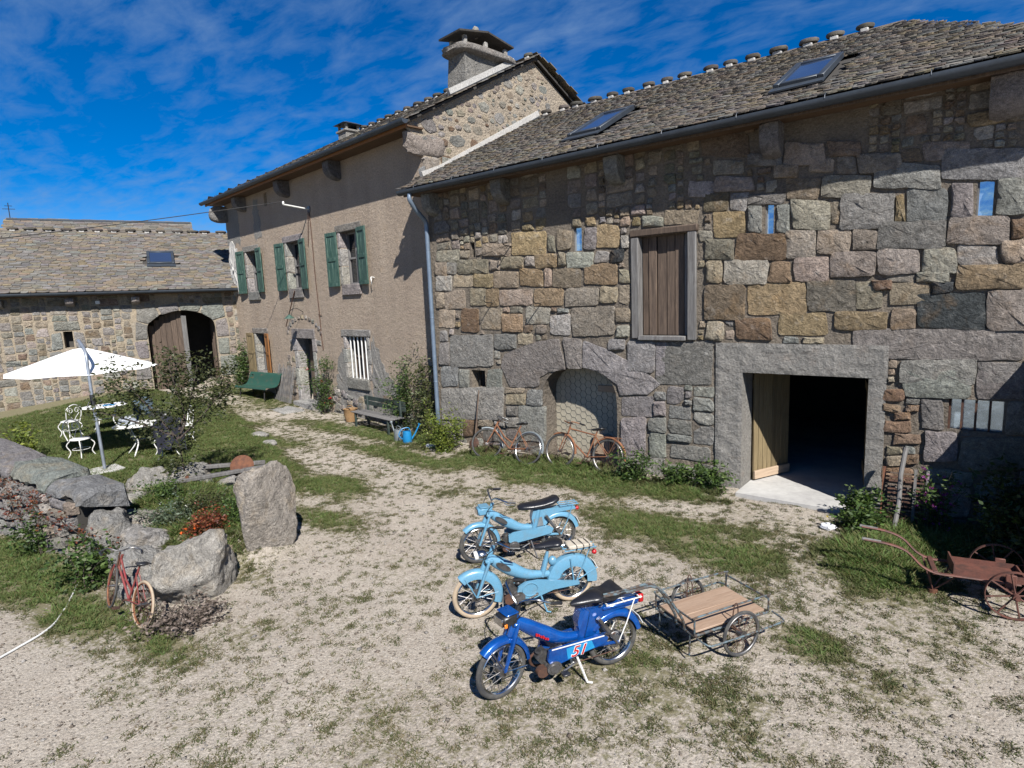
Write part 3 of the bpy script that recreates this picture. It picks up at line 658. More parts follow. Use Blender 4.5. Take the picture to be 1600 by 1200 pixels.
# ------------------------------------------------------------------ the barn
TR = "w5.48 4.56 5.86 4.52 5.86 4.7 5.48 4.74;t5.86 4.55 6.49 4.48 6.49 4.72 5.86 4.8;o6.73 4.25 7.26 4.2 7.25 4.6 6.73 4.66;g7.32 4.26 7.52 4.24 7.52 4.68 7.31 4.71;g7.72 4.22 7.92 4.2 7.91 4.63 7.71 4.66;p7.95 4.24 8.51 4.18 8.5 4.63 7.94 4.71;t8.52 4.26 8.63 4.25 8.61 4.6 8.51 4.61;g8.64 4.17 9.29 4.11 9.27 4.62 8.62 4.71;o9.31 4.22 9.41 4.21 9.39 4.58 9.3 4.59;g9.42 4.23 9.89 4.18 9.87 4.6 9.4 4.67;g9.93 4.21 10.18 4.18 10.15 4.64 9.91 4.68;g10.4 4.21 10.69 4.17 10.67 4.63 10.37 4.67;w6.52 4.22 6.72 4.2 6.72 4.37 6.51 4.39;v6.58 3.9 7.09 3.87 7.08 4.2 6.58 4.25;r7.11 3.84 7.89 3.79 7.88 4.2 7.1 4.27;p7.9 3.83 8.34 3.79 8.32 4.2 7.89 4.25;t8.34 3.86 8.78 3.83 8.77 4.17 8.33 4.21;v8.78 3.89 9.11 3.86 9.1 4.14 8.77 4.17;g9.11 3.88 9.91 3.82 9.89 4.19 9.1 4.27;p9.92 3.88 10.57 3.82 10.55 4.16 9.9 4.23;r10.58 3.89 10.71 3.88 10.7 4.1 10.56 4.11;t6.64 3.51 6.89 3.5 6.89 3.87 6.64 3.89;w6.9 3.49 7.63 3.46 7.62 3.82 6.9 3.87;o7.64 3.49 7.97 3.47 7.97 3.79 7.64 3.82;p7.99 3.48 8.5 3.45 8.49 3.81 7.98 3.85;p8.52 3.52 9.1 3.49 9.09 3.84 8.51 3.89;p9.11 3.52 9.62 3.49 9.6 3.83 9.09 3.88;w9.64 3.51 10.03 3.49 10.02 3.84 9.63 3.87;w10.04 3.55 10.46 3.53 10.44 3.83 10.02 3.87;t10.47 3.58 10.73 3.56 10.72 3.85 10.45 3.87;o10.02 3.27 10.75 3.24 10.74 3.54 10.01 3.59;p9.24 3.4 9.59 3.38 9.59 3.5 9.24 3.52;w9.59 3.39 9.96 3.37 9.96 3.49 9.58 3.51;r9.06 3.31 9.29 3.3 9.29 3.41 9.05 3.42;b6.59 2.89 7.3 2.88 7.29 3.45 6.59 3.49;o7.31 2.98 8.2 2.97 8.19 3.44 7.3 3.48;v8.21 2.99 8.88 2.98 8.86 3.46 8.19 3.5;t8.88 3.02 9.2 3.02 9.18 3.41 8.87 3.43;t9.3 3.08 9.76 3.07 9.74 3.37 9.29 3.39;s9.76 3.23 9.99 3.23 9.99 3.37 9.75 3.38;s9.62 2.75 10.38 2.75 10.35 3.2 9.6 3.22;p10.39 2.7 10.79 2.7 10.76 3.23 10.36 3.25;t6.63 2.54 6.92 2.54 6.92 2.86 6.63 2.86;r7.14 2.56 7.72 2.57 7.71 2.93 7.13 2.93;o7.8 2.64 8.51 2.65 8.5 2.97 7.79 2.98;o8.61 2.72 9.3 2.72 9.29 2.99 8.6 3;t9.33 2.74 9.62 2.74 9.6 3.04 9.32 3.04;g8.87 2.3 10.81 2.36 10.79 2.72 8.85 2.72;g5.68 1.72 6.75 1.79 6.75 2.51 5.69 2.5;g5.11 1.88 5.67 1.91 5.67 2.52 5.12 2.52;g9.45 1.95 10.34 2 10.32 2.33 9.43 2.3;g10.35 2 10.83 2.03 10.81 2.31 10.33 2.29;p6.75 4.99 7.4 4.9 7.39 5.13 6.75 5.23;g7.3 4.73 7.86 4.66 7.85 4.82 7.29 4.89;b7.86 4.72 8.35 4.66 8.34 4.97 7.85 5.04;p8.36 4.68 8.99 4.6 8.98 4.91 8.34 5.01;g9 4.71 9.82 4.59 9.8 4.92 8.99 5.06;g9.82 4.74 10.67 4.61 10.65 4.95 9.8 5.1;t7.67 5.09 8.03 5.03 8.03 5.18 7.66 5.24;t8.14 5.06 8.53 5 8.52 5.19 8.14 5.25;p8.54 5 8.81 4.95 8.8 5.19 8.53 5.23;p8.82 4.94 9.33 4.86 9.32 5.14 8.81 5.23;b9.33 5.02 9.57 4.98 9.56 5.18 9.32 5.22;p9.58 5 10.07 4.92 10.06 5.17 9.57 5.26;p7.83 5.23 8.42 5.14 8.41 5.44 7.82 5.55;b8.43 5.26 8.86 5.18 8.85 5.39 8.42 5.47;g7.26 5.31 7.82 5.22 7.82 5.37 7.26 5.47;p6.7 5.28 7.25 5.19 7.25 5.37 6.7 5.46;w6.31 4.96 6.74 4.91 6.74 5.15 6.31 5.21;w7.03 4.65 7.29 4.61 7.29 4.89 7.02 4.93;b6.58 4.7 7 4.65 7 4.92 6.58 4.98;b6.53 5.61 7.31 5.47 7.31 5.76 6.53 5.91;t1.63 4.33 2.4 4.28 2.42 4.51 1.65 4.57;o2.44 4.31 3.34 4.24 3.36 4.68 2.46 4.77;v3.36 4.28 3.54 4.27 3.55 4.6 3.38 4.61;t3.58 4.3 3.93 4.27 3.94 4.65 3.59 4.69;g4.21 4.26 4.5 4.24 4.51 4.64 4.22 4.67;o4.52 4.27 5 4.23 5 4.65 4.53 4.7;w5.01 4.23 5.19 4.21 5.2 4.44 5.02 4.46;p0.12 4.33 0.92 4.27 0.94 4.51 0.14 4.58;t0.92 4.31 1.2 4.29 1.21 4.49 0.94 4.51;t2.12 4.04 2.73 4 2.75 4.25 2.14 4.3;w2.76 4.03 3.01 4.01 3.02 4.24 2.77 4.26;o3.03 4 3.6 3.97 3.61 4.22 3.04 4.27;t3.61 3.98 3.78 3.97 3.79 4.25 3.62 4.26;w3.8 3.95 4.42 3.91 4.43 4.21 3.81 4.26;w4.45 4 4.78 3.98 4.78 4.19 4.46 4.21;s4.79 3.97 5.07 3.95 5.08 4.19 4.79 4.22;t0.09 3.99 0.44 3.98 0.47 4.29 0.11 4.31;w0.46 4.02 0.79 4 0.81 4.26 0.48 4.29;v0.8 4.01 1.75 3.95 1.77 4.24 0.82 4.3;p1.78 4 2.1 3.98 2.11 4.19 1.79 4.21;w0.08 3.63 0.59 3.61 0.62 3.95 0.11 3.98;t0.65 3.71 1.27 3.69 1.29 3.95 0.67 3.99;o1.28 3.67 1.87 3.64 1.89 3.94 1.3 3.97;t1.9 3.64 2.59 3.61 2.6 3.95 1.92 3.99;o2.6 3.63 3.23 3.6 3.24 3.96 2.62 4;t3.24 3.6 3.44 3.59 3.46 3.96 3.26 3.97;b3.45 3.58 4.11 3.55 4.13 3.92 3.47 3.96;o4.2 3.61 4.93 3.57 4.93 3.95 4.21 4;t4.94 3.59 5.2 3.57 5.2 3.82 4.95 3.84;t0.05 3.23 0.32 3.22 0.35 3.61 0.08 3.62;t0.33 3.2 0.99 3.19 1.02 3.61 0.36 3.63;t1.13 3.28 1.63 3.27 1.65 3.64 1.15 3.66;o1.64 3.23 2.01 3.22 2.03 3.62 1.66 3.64;t2.03 3.24 2.93 3.22 2.95 3.56 2.05 3.59;o2.95 3.2 3.73 3.18 3.75 3.55 2.97 3.58;p3.75 3.2 4.51 3.18 4.52 3.53 3.77 3.56;t4.56 3.21 4.95 3.2 4.96 3.54 4.57 3.56;t4.96 3.2 5.19 3.19 5.2 3.53 4.97 3.54;t0.09 2.75 0.65 2.75 0.69 3.18 0.13 3.19;r0.85 2.66 1.38 2.66 1.42 3.2 0.89 3.21;t1.48 2.71 2.05 2.71 2.08 3.2 1.51 3.22;o2.07 2.66 2.65 2.66 2.67 3.06 2.09 3.06;w2.72 2.82 3.36 2.82 3.37 3.18 2.74 3.2;w3.38 2.6 3.87 2.61 3.88 3.02 3.39 3.03;p3.89 2.59 4.88 2.6 4.89 3.14 3.9 3.16;t4.89 2.84 5.19 2.84 5.19 3.14 4.9 3.14;w4.9 2.57 5.2 2.57 5.21 2.81 4.9 2.81;g0.09 2.42 0.36 2.43 0.39 2.71 0.12 2.71;g0.04 1.86 0.38 1.87 0.43 2.41 0.09 2.4;g0.41 1.82 1.77 1.88 1.81 2.61 0.47 2.6;g1.82 2.3 2.43 2.32 2.45 2.63 1.83 2.63;t2.47 2.42 2.89 2.43 2.9 2.63 2.48 2.63;g0.06 1.33 0.65 1.36 0.69 1.86 0.1 1.83;g0.68 1.33 0.98 1.34 1.01 1.8 0.71 1.79;g1.54 1.33 1.99 1.36 2.02 1.84 1.58 1.82;g0.02 0.5 2 0.7 2.05 1.42 0.08 1.29;t2.06 1.31 2.64 1.35 2.64 1.45 2.07 1.41;t2.07 1.05 2.64 1.1 2.65 1.34 2.08 1.3;g2.68 1.08 3.11 1.12 3.13 1.46 2.7 1.43;g2.42 0.25 3.12 0.34 3.15 1.1 2.46 1.04;g2.14 0.78 2.42 0.81 2.44 1.06 2.15 1.03;g2.04 0.54 2.41 0.58 2.42 0.79 2.06 0.76;r0.73 0.18 1.19 0.23 1.21 0.6 0.75 0.56;t1.22 0.43 1.66 0.48 1.67 0.67 1.23 0.62;g4.96 1.04 5.64 1.1 5.65 1.48 4.97 1.43;g4.95 0.27 5.49 0.35 5.5 1.07 4.96 1.02;g5.1 1.92 5.68 1.94 5.69 2.52 5.11 2.51;g4.7 2.32 5.08 2.33 5.09 2.54 4.71 2.53;g5.65 1.12 5.88 1.14 5.88 1.41 5.65 1.39;g5.55 0.82 5.88 0.85 5.88 1.11 5.55 1.08;g5.54 0.31 5.88 0.35 5.88 0.83 5.55 0.8;g5.7 1.84 5.89 1.85 5.89 2.51 5.7 2.5;g4.98 -0.16 5.85 -0.02 5.85 0.38 4.98 0.26;g9.5 1.75 10.31 1.81 10.28 2.23 9.48 2.19;g10.32 1.8 10.84 1.84 10.81 2.25 10.3 2.23;g9.76 1.31 10.01 1.34 9.98 1.76 9.74 1.75;g10.68 1.35 10.87 1.37 10.84 1.79 10.65 1.78;g9.79 0.86 10.2 0.92 10.17 1.34 9.76 1.3;g10.21 0.8 10.9 0.9 10.87 1.34 10.19 1.26;k9.28 1.67 9.54 1.69 9.53 1.86 9.28 1.84;k9.29 1.53 9.51 1.55 9.5 1.65 9.28 1.64;k9.43 1.43 9.64 1.45 9.63 1.54 9.42 1.52;k9.28 1.22 9.6 1.26 9.59 1.42 9.28 1.39;k9.41 1.04 9.74 1.09 9.73 1.25 9.4 1.21;k9.57 0.78 9.74 0.8 9.73 0.92 9.57 0.9;k9.31 0.47 9.7 0.53 9.69 0.75 9.3 0.69;k9.54 1.54 9.71 1.56 9.71 1.67 9.53 1.66;t9.33 0.89 9.54 0.92 9.53 1.04 9.32 1.02;t9.34 0.71 9.55 0.74 9.55 0.9 9.33 0.87;g2 1.9 2.21 1.46 3.04 1.49 3.08 1.7 3.29 1.86 3.71 1.94 3.56 2.55 2.89 2.43 2.13 2.19;g3.75 1.94 4.11 1.94 4.13 2.54 3.65 2.57;g4.13 1.93 4.41 1.9 4.69 1.83 4.87 1.67 4.96 1.48 5.57 1.5 5.82 1.73 5.31 2.03 4.77 2.32 4.17 2.49"
barn = thing('stone_barn', 'long rubble stone barn with arched niche, plank loft door and open doorway', 'barn')
R1 = random.Random(3)
B_OPS = [(7.25, 9.08, -.3, 2.01, .55), (5.37, 6.34, 2.6, 4.38, .3), (3.12, 4.88, -.3, 1.97, .5), (1.08, 1.5, 1.37, 1.78, .4), (3.98, 4.17, 4.25, 4.69, .1), (7.56, 7.69, 4.23, 4.68, .1), (10.19, 10.36, 4.17, 4.64, .1), (1.25, 1.37, 4.33, 4.64, .35), (10.04, 10.63, 1.35, 1.78, .16)]
m = wallface(-.06, 11.2, -.4, 5.96, B_OPS, .55)
ARCH = arch_fill(m, 3.12, 4.88, 1.3, 1.97, 0, .5)
m.add([(-.06, 0, -.4), (-.06, 1.5, -.4), (-.06, 1.5, 5.96), (-.06, 0, 5.96)], [(3, 2, 1, 0)])
m.add([(11.2, 0, -.4), (11.2, 7.4, -.4), (11.2, 7.4, 5.96), (11.2, 0, 5.96)], [(0, 1, 2, 3)])
bwall = m.build('wall', M_MORT, barn, smooth=False)
items = []; blocks = [(o[0] - .02, o[1] + .02, o[2], o[3] + .01) for o in B_OPS if o[0] != 3.12]
blocks += [(6.81, 9.3, -.3, 2.5), (5.22, 6.49, 2.54, 4.5)]
blocks.append(tuple([(3.08, -.4), (4.92, -.4)] + [(a * 1.0, b + .02) for a, b in ARCH]))
for t in TR.split(';'):
    a = [float(q) for q in t[1:].split()]; poly = list(zip(a[::2], a[1::2])); c = t[0]
    if c == 'g' or (c == 'p' and R1.random() < .2): mk = 'g'
    else: mk = 's'
    poly = [(min(p[0], 11.19), p[1]) for p in poly]
    mx_, mz_ = sum(p[0] for p in poly) / len(poly), sum(p[1] for p in poly) / len(poly)
    poly = [(a_ + math.copysign(.012, a_ - mx_) + R1.uniform(-.03, .03), b_ + math.copysign(.012, b_ - mz_) + R1.uniform(-.025, .025)) for a_, b_ in poly]
    items.append((poly, jit(PAL[c], R1, .2), R1.uniform(.018, .06) + (.01 if len(poly) > 4 else 0), mk, 0)); blocks.append(tuple(poly))
def vary(x, z):
    if z < 1.0 and x > 1: return (.35, .8), (.28, .5)
    if z < 2.0: return (.3, .7), (.24, .42)
    if z < 3.6: return (.25, .55), (.2, .34)
    return (.32, .7), (.18, .3)
for q in pack(-.04, 11.19, -.3, 5.92, blocks, None, None, R1, vary=vary):
    z = (q[2] + q[3]) / 2
    c = R1.choice('ggggwg' if z < 1.9 else 'tppgwtobvt' if z > 3 else 'topwtgtob')
    items.append((rectpoly(q, R1), jit(PAL[c], R1, .24), R1.uniform(.012, .048), 'g' if c == 'g' else 's', 0))
masonry(bwall, items, dict(g=M_GRAN, s=M_STONE))
# concrete lintel and jambs of the doorway
ds = obj('door_surround', None, barn)
def slab_rough(name, x0, x1, y0, y1, z0, z1, mat, parent, amp=.012, st=.12, seed=0):
    m = MB(); nx_ = max(1, int((x1 - x0) / st)); nz_ = max(1, int((z1 - z0) / st)); vs = []
    for k in range(nz_ + 1):
        for i in range(nx_ + 1):
            x = x0 + (x1 - x0) * i / nx_; z = z0 + (z1 - z0) * k / nz_; ed = i in (0, nx_) or k in (0, nz_)
            vs.append((x, y0 + amp * (mn.fractal(V((x * 5, z * 5, seed)), .7, 2.1, 4) + (.5 if ed else 0)), z))
    fs = [(k * (nx_ + 1) + i, k * (nx_ + 1) + i + 1, (k + 1) * (nx_ + 1) + i + 1, (k + 1) * (nx_ + 1) + i) for k in range(nz_) for i in range(nx_)]
    o = len(vs); vs += [(x0, y1, z0), (x1, y1, z0), (x1, y1, z1), (x0, y1, z1)]; t = nz_ * (nx_ + 1)
    fs += [tuple(range(nx_ + 1))[::-1] + (o, o + 1), tuple(t + i for i in range(nx_ + 1)) + (o + 2, o + 3)]
    fs += [tuple(k * (nx_ + 1) for k in range(nz_ + 1)) + (o + 3, o), tuple(k * (nx_ + 1) + nx_ for k in range(nz_ + 1))[::-1] + (o + 1, o + 2)]
    m.add(vs, fs); return m.build(name, mat, parent, smooth=False)
slab_rough('lintel', 6.81, 9.31, -.04, .5, 2.015, 2.5, M_CEM, ds, .016, .05)
slab_rough('jamb', 6.81, 7.255, -.035, .5, -.3, 2.013, M_CEM, ds, .016, .05, seed=2)
slab_rough('jamb', 9.075, 9.3, -.035, .5, -.3, 2.013, M_CEM, ds, .016, .05, seed=5)
# interior: concrete floor, dim walls
m = MB(); m.box(6.3, 11.6, .56, 6.4, -.15, .02); m.box(7.26, 9.07, -.3, .559, -.2, .018); m.build('floor', M_CONC, barn, smooth=False)
m = MB()
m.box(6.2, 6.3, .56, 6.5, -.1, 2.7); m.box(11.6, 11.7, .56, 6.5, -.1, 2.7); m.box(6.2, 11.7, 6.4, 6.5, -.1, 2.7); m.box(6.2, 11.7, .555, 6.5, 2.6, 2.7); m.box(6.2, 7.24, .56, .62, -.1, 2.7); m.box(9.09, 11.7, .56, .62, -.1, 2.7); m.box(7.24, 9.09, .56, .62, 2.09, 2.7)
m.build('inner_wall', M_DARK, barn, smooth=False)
def plank_door(parent, name, hinge, ang, w, h, n, mat, th=.04, z0=.03):
    d = obj(name, None, parent); d.location = hinge; d.rotation_euler = (0, 0, ang)
    for i in range(n):
        m = MB(); a = w / n; m.box(i * a + .003, (i + 1) * a - .003, -th / 2 + R1.uniform(-.003, .003), th / 2, z0, z0 + h, .006); m.build('plank', mat, d)
    for zz_ in (.25, h - .3):
        m = MB(); m.box(.02, w - .02, th / 2, th / 2 + .03, z0 + zz_, z0 + zz_ + .14, .006); m.build('rail', mat, d)
    return d
dl = plank_door(barn, 'door', (7.29, .5, 0), math.radians(66), .9, 1.94, 8, M_WGOLD)
m = MB(); m.box(-.01, .89, -.065, -.022, .05, .2, .006); m.build('kick_board', M_WPINK, dl)
plank_door(barn, 'door', (9.05, .52, 0), math.radians(101), .9, 1.94, 8, M_WGOLD)
# loft door: weathered frame and planks
lw = obj('loft_door', None, barn)
for a in ((5.24, 5.39, 2.56, 4.38), (6.31, 6.46, 2.54, 4.41)): m = MB(); m.box(a[0], a[1], -.06, .12, a[2], a[3], .012); m.build('post', M_WGREY, lw)
m = MB(); m.box(5.22, 6.49, -.075, .14, 4.385, 4.51, .02); m.build('lintel_beam', M_WBROWN, lw)
m = MB(); m.box(5.38, 6.28, -.09, .1, 2.53, 2.61, .01); m.build('sill', M_WGREY, lw)
xx = 5.395
while xx < 6.29:
    w = R1.uniform(.12, .19); w = min(w, 6.305 - xx); yo = R1.uniform(.09, .13)
    if w > .04: m = MB(); m.box(xx + .004, xx + w - .004, yo, yo + .03, 2.615, 4.38, .006); m.build('plank', R1.choice((M_WGREY, M_WBROWN, M_WBROWN)), lw)
    xx += w
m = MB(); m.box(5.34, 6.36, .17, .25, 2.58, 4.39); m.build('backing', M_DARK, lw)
# slit windows with film, dark slits, barred window
for (a, b, c, d) in ((3.98, 4.17, 4.25, 4.69), (7.56, 7.69, 4.23, 4.68), (10.19, 10.36, 4.17, 4.64)):
    w_ = obj('slit_window', None, barn); m = MB(); m.box(a - .01, b + .01, .06, .09, c - .01, d + .01); m.build('film_pane', M_FOIL, w_)
    m = MB(); m.box(a + .002, a + .022, .03, .058, c, d); m.build('frame', M_WGREY, w_)
m = MB(); m.box(1.2, 1.42, .34, .4, 4.3, 4.68); m.build('slit_back', M_DARK, barn)
sw = obj('square_window', None, barn); m = MB(); m.box(1.0, 1.6, .38, .45, 1.3, 1.85); m.build('dark_back', M_DARK, sw)
for x in (1.18, 1.29, 1.4): m = MB(); m.cyl((x, .16, 1.36), (x, .16, 1.79), .012, 8); m.build('bar', M_IRON, sw)
bw = obj('barred_window', None, barn); m = MB(); m.box(10.03, 10.64, .12, .15, 1.34, 1.79); m.build('film_pane', M_FOIL, bw)
for x in (10.055, 10.19, 10.34, 10.49): m = MB(); m.box(x - .013, x + .013, .03, .055, 1.35, 1.78); m.build('bar', M_RUSTD, bw)
# niche: oilcloth panel, printed hexagons, wooden plaque
ni = obj('arched_niche', None, barn); m = MB(); m.box(3.05, 4.95, .47, .55, -.3, 2.02); m.build('back_panel', M_TILE, ni)
hx = MB(); a = .085
for i in range(-1, 18):
    for k in range(-4, 17):
        cx = 3.06 + i * a * 1.5; cz = k * a * 1.732 + (a * .866 if i % 2 else 0)
        if not (3.05 < cx < 4.95 and -.2 < cz < 1.98): continue
        for j in range(3):
            t0, t1 = math.pi / 3 * j, math.pi / 3 * (j + 1)
            hx.beam((cx + a * math.cos(t0), .467, cz + a * math.sin(t0)), (cx + a * math.cos(t1), .467, cz + a * math.sin(t1)), .004, .011, (0, -1, 0))
hx.build('printed_pattern', M_LINE, ni, kind='stuff', smooth=False)
m = MB(); m.box(4.2, 4.6, .43, .465, 1.42, 1.55, .006); m.build('plaque', M_WPINK, ni)
m = MB(); m.box(4.1, 4.5, .36, .46, .1, .52, .02); m.build('leaning_board', M_WPINK, ni)
# roof
RS = .5; ESL = V((0, 1, RS)).normalized(); roof = obj('roof', None, barn)
def sagz(x): return 0
DE, DR = (-.36, -.78, 5.6), 9.25
m = MB(); z0 = 5.94
m.add([(-.36, -.5, z0), (11.34, -.5, z0), (8.85, 3.72, z0 + 4.22 * RS), (-.9, 4.38, z0 + 4.88 * RS), (11.34, 8.0, z0), (-.9, 9.0, z0)], [(0, 1, 2, 3), (1, 4, 2), (3, 2, 4, 5)])
m.add([(-.36, -.5, z0 - .06), (11.34, -.5, z0 - .06), (11.34, 8.0, z0 - .06), (-.36, 8.0, z0 - .06)], [(3, 2, 1, 0)])
m.add([(-.36, -.5, z0), (11.34, -.5, z0), (11.34, -.5, z0 - .06), (-.36, -.5, z0 - .06)], [(3, 2, 1, 0)])
m.build('roof_deck', M_DECK, roof, smooth=False)
SLL = 4.88 * math.sqrt(1 + RS * RS)
SK = [(3.63, 4.42, 1.0, 2.7), (7.54, 8.29, .9, 2.55)]
slates(roof, (-.4, -.54, 5.96), (1, 0, 0), ESL, 14, SLL + .1, clip=lambda s: (-.04 if s < .9 else -.35, 11.78 - 2.5 * s / 4.75), top=lambda x: (4.85 - .07 * (x - .4)) * 1.118 - .02, seed=5, row=.095, wr=(.13, .26), hole=[(a + .4 - .12, b + .4 + .12, c - .1, d + .1) for a, b, c, d in SK])
hd = V((-2.65, 0, 2.25)).normalized()
slates(roof, (11.38, -.52, 5.95), (0, 1, 0), hd, 8.5, 3.25, clip=lambda s: (4.25 * s / 3.25 + .38, 8.3 - 4.25 * s / 3.25), seed=6, limit=0, row=.2)
ridge_caps(roof, (.2, 4.3, z0 + 4.8 * RS + .05), (8.85, 3.72, z0 + 4.22 * RS + .05), .52, R1, 4, .17)
for a, b, c, d in SK:
    o_ = V((0, -.54, 5.96)) + ESL * ((c + d) / 2) + V((0, -RS, 1)).normalized() * .03; skylight(roof, (( a + b) / 2, o_.y, o_.z), (1, 0, 0), ESL, b - a - .22, d - c - .35)
# eave boards, gutter, corbels, downpipe
m = MB(); m.box(-.3, 11.3, -.44, -.02, 5.84, 5.875); m.build('soffit', M_WSOFFIT, barn, smooth=False)
m = MB(); m.box(-.33, 11.33, -.485, -.445, 5.8, 5.9); m.build('fascia', M_WBROWN, barn, smooth=False)
gutter(barn, (-.38, -.575, 5.9), (11.45, -.575, 5.9))
for i, x in enumerate((.22, 2.32, 5.0, 7.68, 10.42)): corbel(barn, x, .27 if i < 4 else .33, 5.835, .5, .36, jit(PAL['g'], R1), seed=i)
m = MB(); m.tube(spl([(-.02, -.575, 5.82), (-.02, -.575, 5.68), (-.03, -.36, 5.45), (-.03, -.13, 5.25), (-.03, -.1, 5.05)], 5) + [V((-.03, -.1, .35))], .052, 12); dp = m.build('downpipe', M_PIPE, barn)
for z in (4.6, 3.0, 1.45): m = MB(); m.ring((-.03, -.1, z), Z, .052, .009, 16, 6); m.build('pipe_collar', M_PIPE, dp)
# iron hooks in the wall
for (x, z) in ((2.43, 4.47), (3.16, 3.25), (1.84, 3.3)): m = MB(); m.tube(spl([(x, .05, z), (x, -.22, z + .02), (x + .02, -.32, z + .06), (x + .02, -.3, z + .16)], 4), .012, 6); m.build('iron_hook', M_IRON, barn)

# ------------------------------------------------------------------ the farmhouse (own frame: x along the front, y inwards)
TH = math.radians(-6)
house = thing('farmhouse', 'two storey farmhouse with rough tan render, green shutters and big stone chimney', 'house', (0, .25, 0), TH)
MH = Matrix.Translation((0, .25, 0)) @ Matrix.Rotation(TH, 4, 'Z')
R2 = random.Random(12)
WIN = [(-4.64, -3.66, 3.97, 5.5), (-8.2, -7.22, 3.98, 5.53), (-11.66, -10.68, 4.0, 5.5)]
GW = (-11.52, -10.6, 1.0, 2.46); DO = (-8.06, -6.92, -.3, 2.34); BW = (-4.76, -3.58, 1.18, 2.46)
HO = [(-9.62, -9.36, 6.9, 7.35), (-4.7, -4.42, 7.0, 7.38)]
m = wallface(-13.3, -.4, -.4, 7.6, WIN + [GW, DO, BW] + HO, .3); m.add([(-.4, 0, -.4), (0, 0, -.4), (0, 0, 6.15), (-.4, 0, 6.15)], [(0, 1, 2, 3)])
m.add([(-13.3, 0, -.4), (-13.3, 7, -.4), (-13.3, 7, 7.55), (-13.3, 0, 7.55)], [(0, 1, 2, 3)])
hwall = m.build('wall', M_STUCCO, house, smooth=False)
def granite(name, x0, x1, y0, y1, z0, z1, parent, b=.018, c=None, mat=None):
    m = MB(); m.cur = c or jit(PAL['g'], R2, .12); m.box(x0, x1, y0, y1, z0, z1, b); return m.build(name, mat or M_GRAN, parent)
def shutter(parent, x, z, w, h, mat, hinge_left, ang):
    e = obj('shutter', None, parent); e.location = (x, -.07, z); e.rotation_euler = (0, 0, ang); s = 1 if hinge_left else -1
    def bx(n, a, b, y0, y1, c, d): m = MB(); m.box(min(a * s, b * s), max(a * s, b * s), y0, y1, c, d, .006); m.build(n, mat, e)
    k = .09
    bx('stile', 0, k, -.022, .022, 0, h); bx('stile', w - k, w, -.022, .022, 0, h)
    for zz_ in (0, h / 2 - .05, h - .11): bx('rail', k + .001, w - k - .001, -.03, .02, zz_, zz_ + .11)
    for (a, b) in ((.112, h / 2 - .052), (h / 2 + .062, h - .112)):
        for i in range(2): q = (w - 2 * k) / 2; bx('board', k + q * i + .003, k + q * (i + 1) - .003, -.008, .012, a, b)
    return e
def window(parent, op, name='window', depth=.24, bars=0):
    x0, x1, z0, z1 = op; e = obj(name, None, parent)
    for i, (a, b) in enumerate(((0, .36), (.36, .7), (.7, 1))):
        h = z1 - z0
        granite('jamb_stone', x0 - .15 - .06 * (i % 2), x0 + .012, -.018, .27, z0 + h * a + .004, z0 + h * b - .004, e, c=jit((.42, .4, .37), R2, .08))
        granite('jamb_stone', x1 - .012, x1 + .13 + .06 * (i % 2), -.018, .27, z0 + h * a + .004, z0 + h * b - .004, e, c=jit((.4, .38, .36), R2, .08))
    granite('lintel', x0 - .24, x1 + .22, -.03, .28, z1 - .01, z1 + .2, e)
    granite('sill', x0 - .02, x1 + .02, -.07, .28, z0 - .3, z0 + .012, e)
    m = MB(); y = depth - .02; fr = .06
    m.box(x0 + .012, x0 + fr + .012, y, y + .05, z0 + .012, z1 - .012); m.box(x1 - fr - .012, x1 - .012, y, y + .05, z0 + .012, z1 - .012); m.box((x0 + x1) / 2 - .04, (x0 + x1) / 2 + .04, y - .005, y + .05, z0 + .02, z1 - .02)
    for zz_ in (z0 + .012, (z0 + z1) / 2 - .02, z1 - .07): m.box(x0 + fr + .013, x1 - fr - .013, y + .004, y + .046, zz_, zz_ + .055)
    m.build('frame', M_WGREY if not bars else M_WBROWN, e, smooth=False)
    m = MB(); m.box(x0 - .02, x1 + .02, y + .055, y + .07, z0 - .02, z1 + .02); m.build('pane', M_GLASSD, e)
    for i in range(bars):
        x = x0 + (x1 - x0) * (i + .8) / (bars + .6); m = MB(); m.cyl((x, .05, z0), (x, .05, z1), .022, 10); m.build('bar', M_WHITE, e)
    return e
for i, op in enumerate(WIN):
    window(house, op)
    shutter(house, op[0] - .1, op[2] - .03, .54, 1.58, M_GREENP, False, math.radians(6 + 4 * R2.random()))
    shutter(house, op[1] + .06, op[2] - .03, .54, 1.58, M_GREENP, True, math.radians(-5 - 4 * R2.random()))
window(house, GW)
shutter(house, GW[0] - .1, GW[2] - .03, .5, 1.5, M_WGOLD, False, math.radians(6)); shutter(house, GW[1] + .06, GW[2] - .03, .5, 1.5, M_WORANGE, True, math.radians(-10))
window(house, BW, 'barred_window', .26, 5)
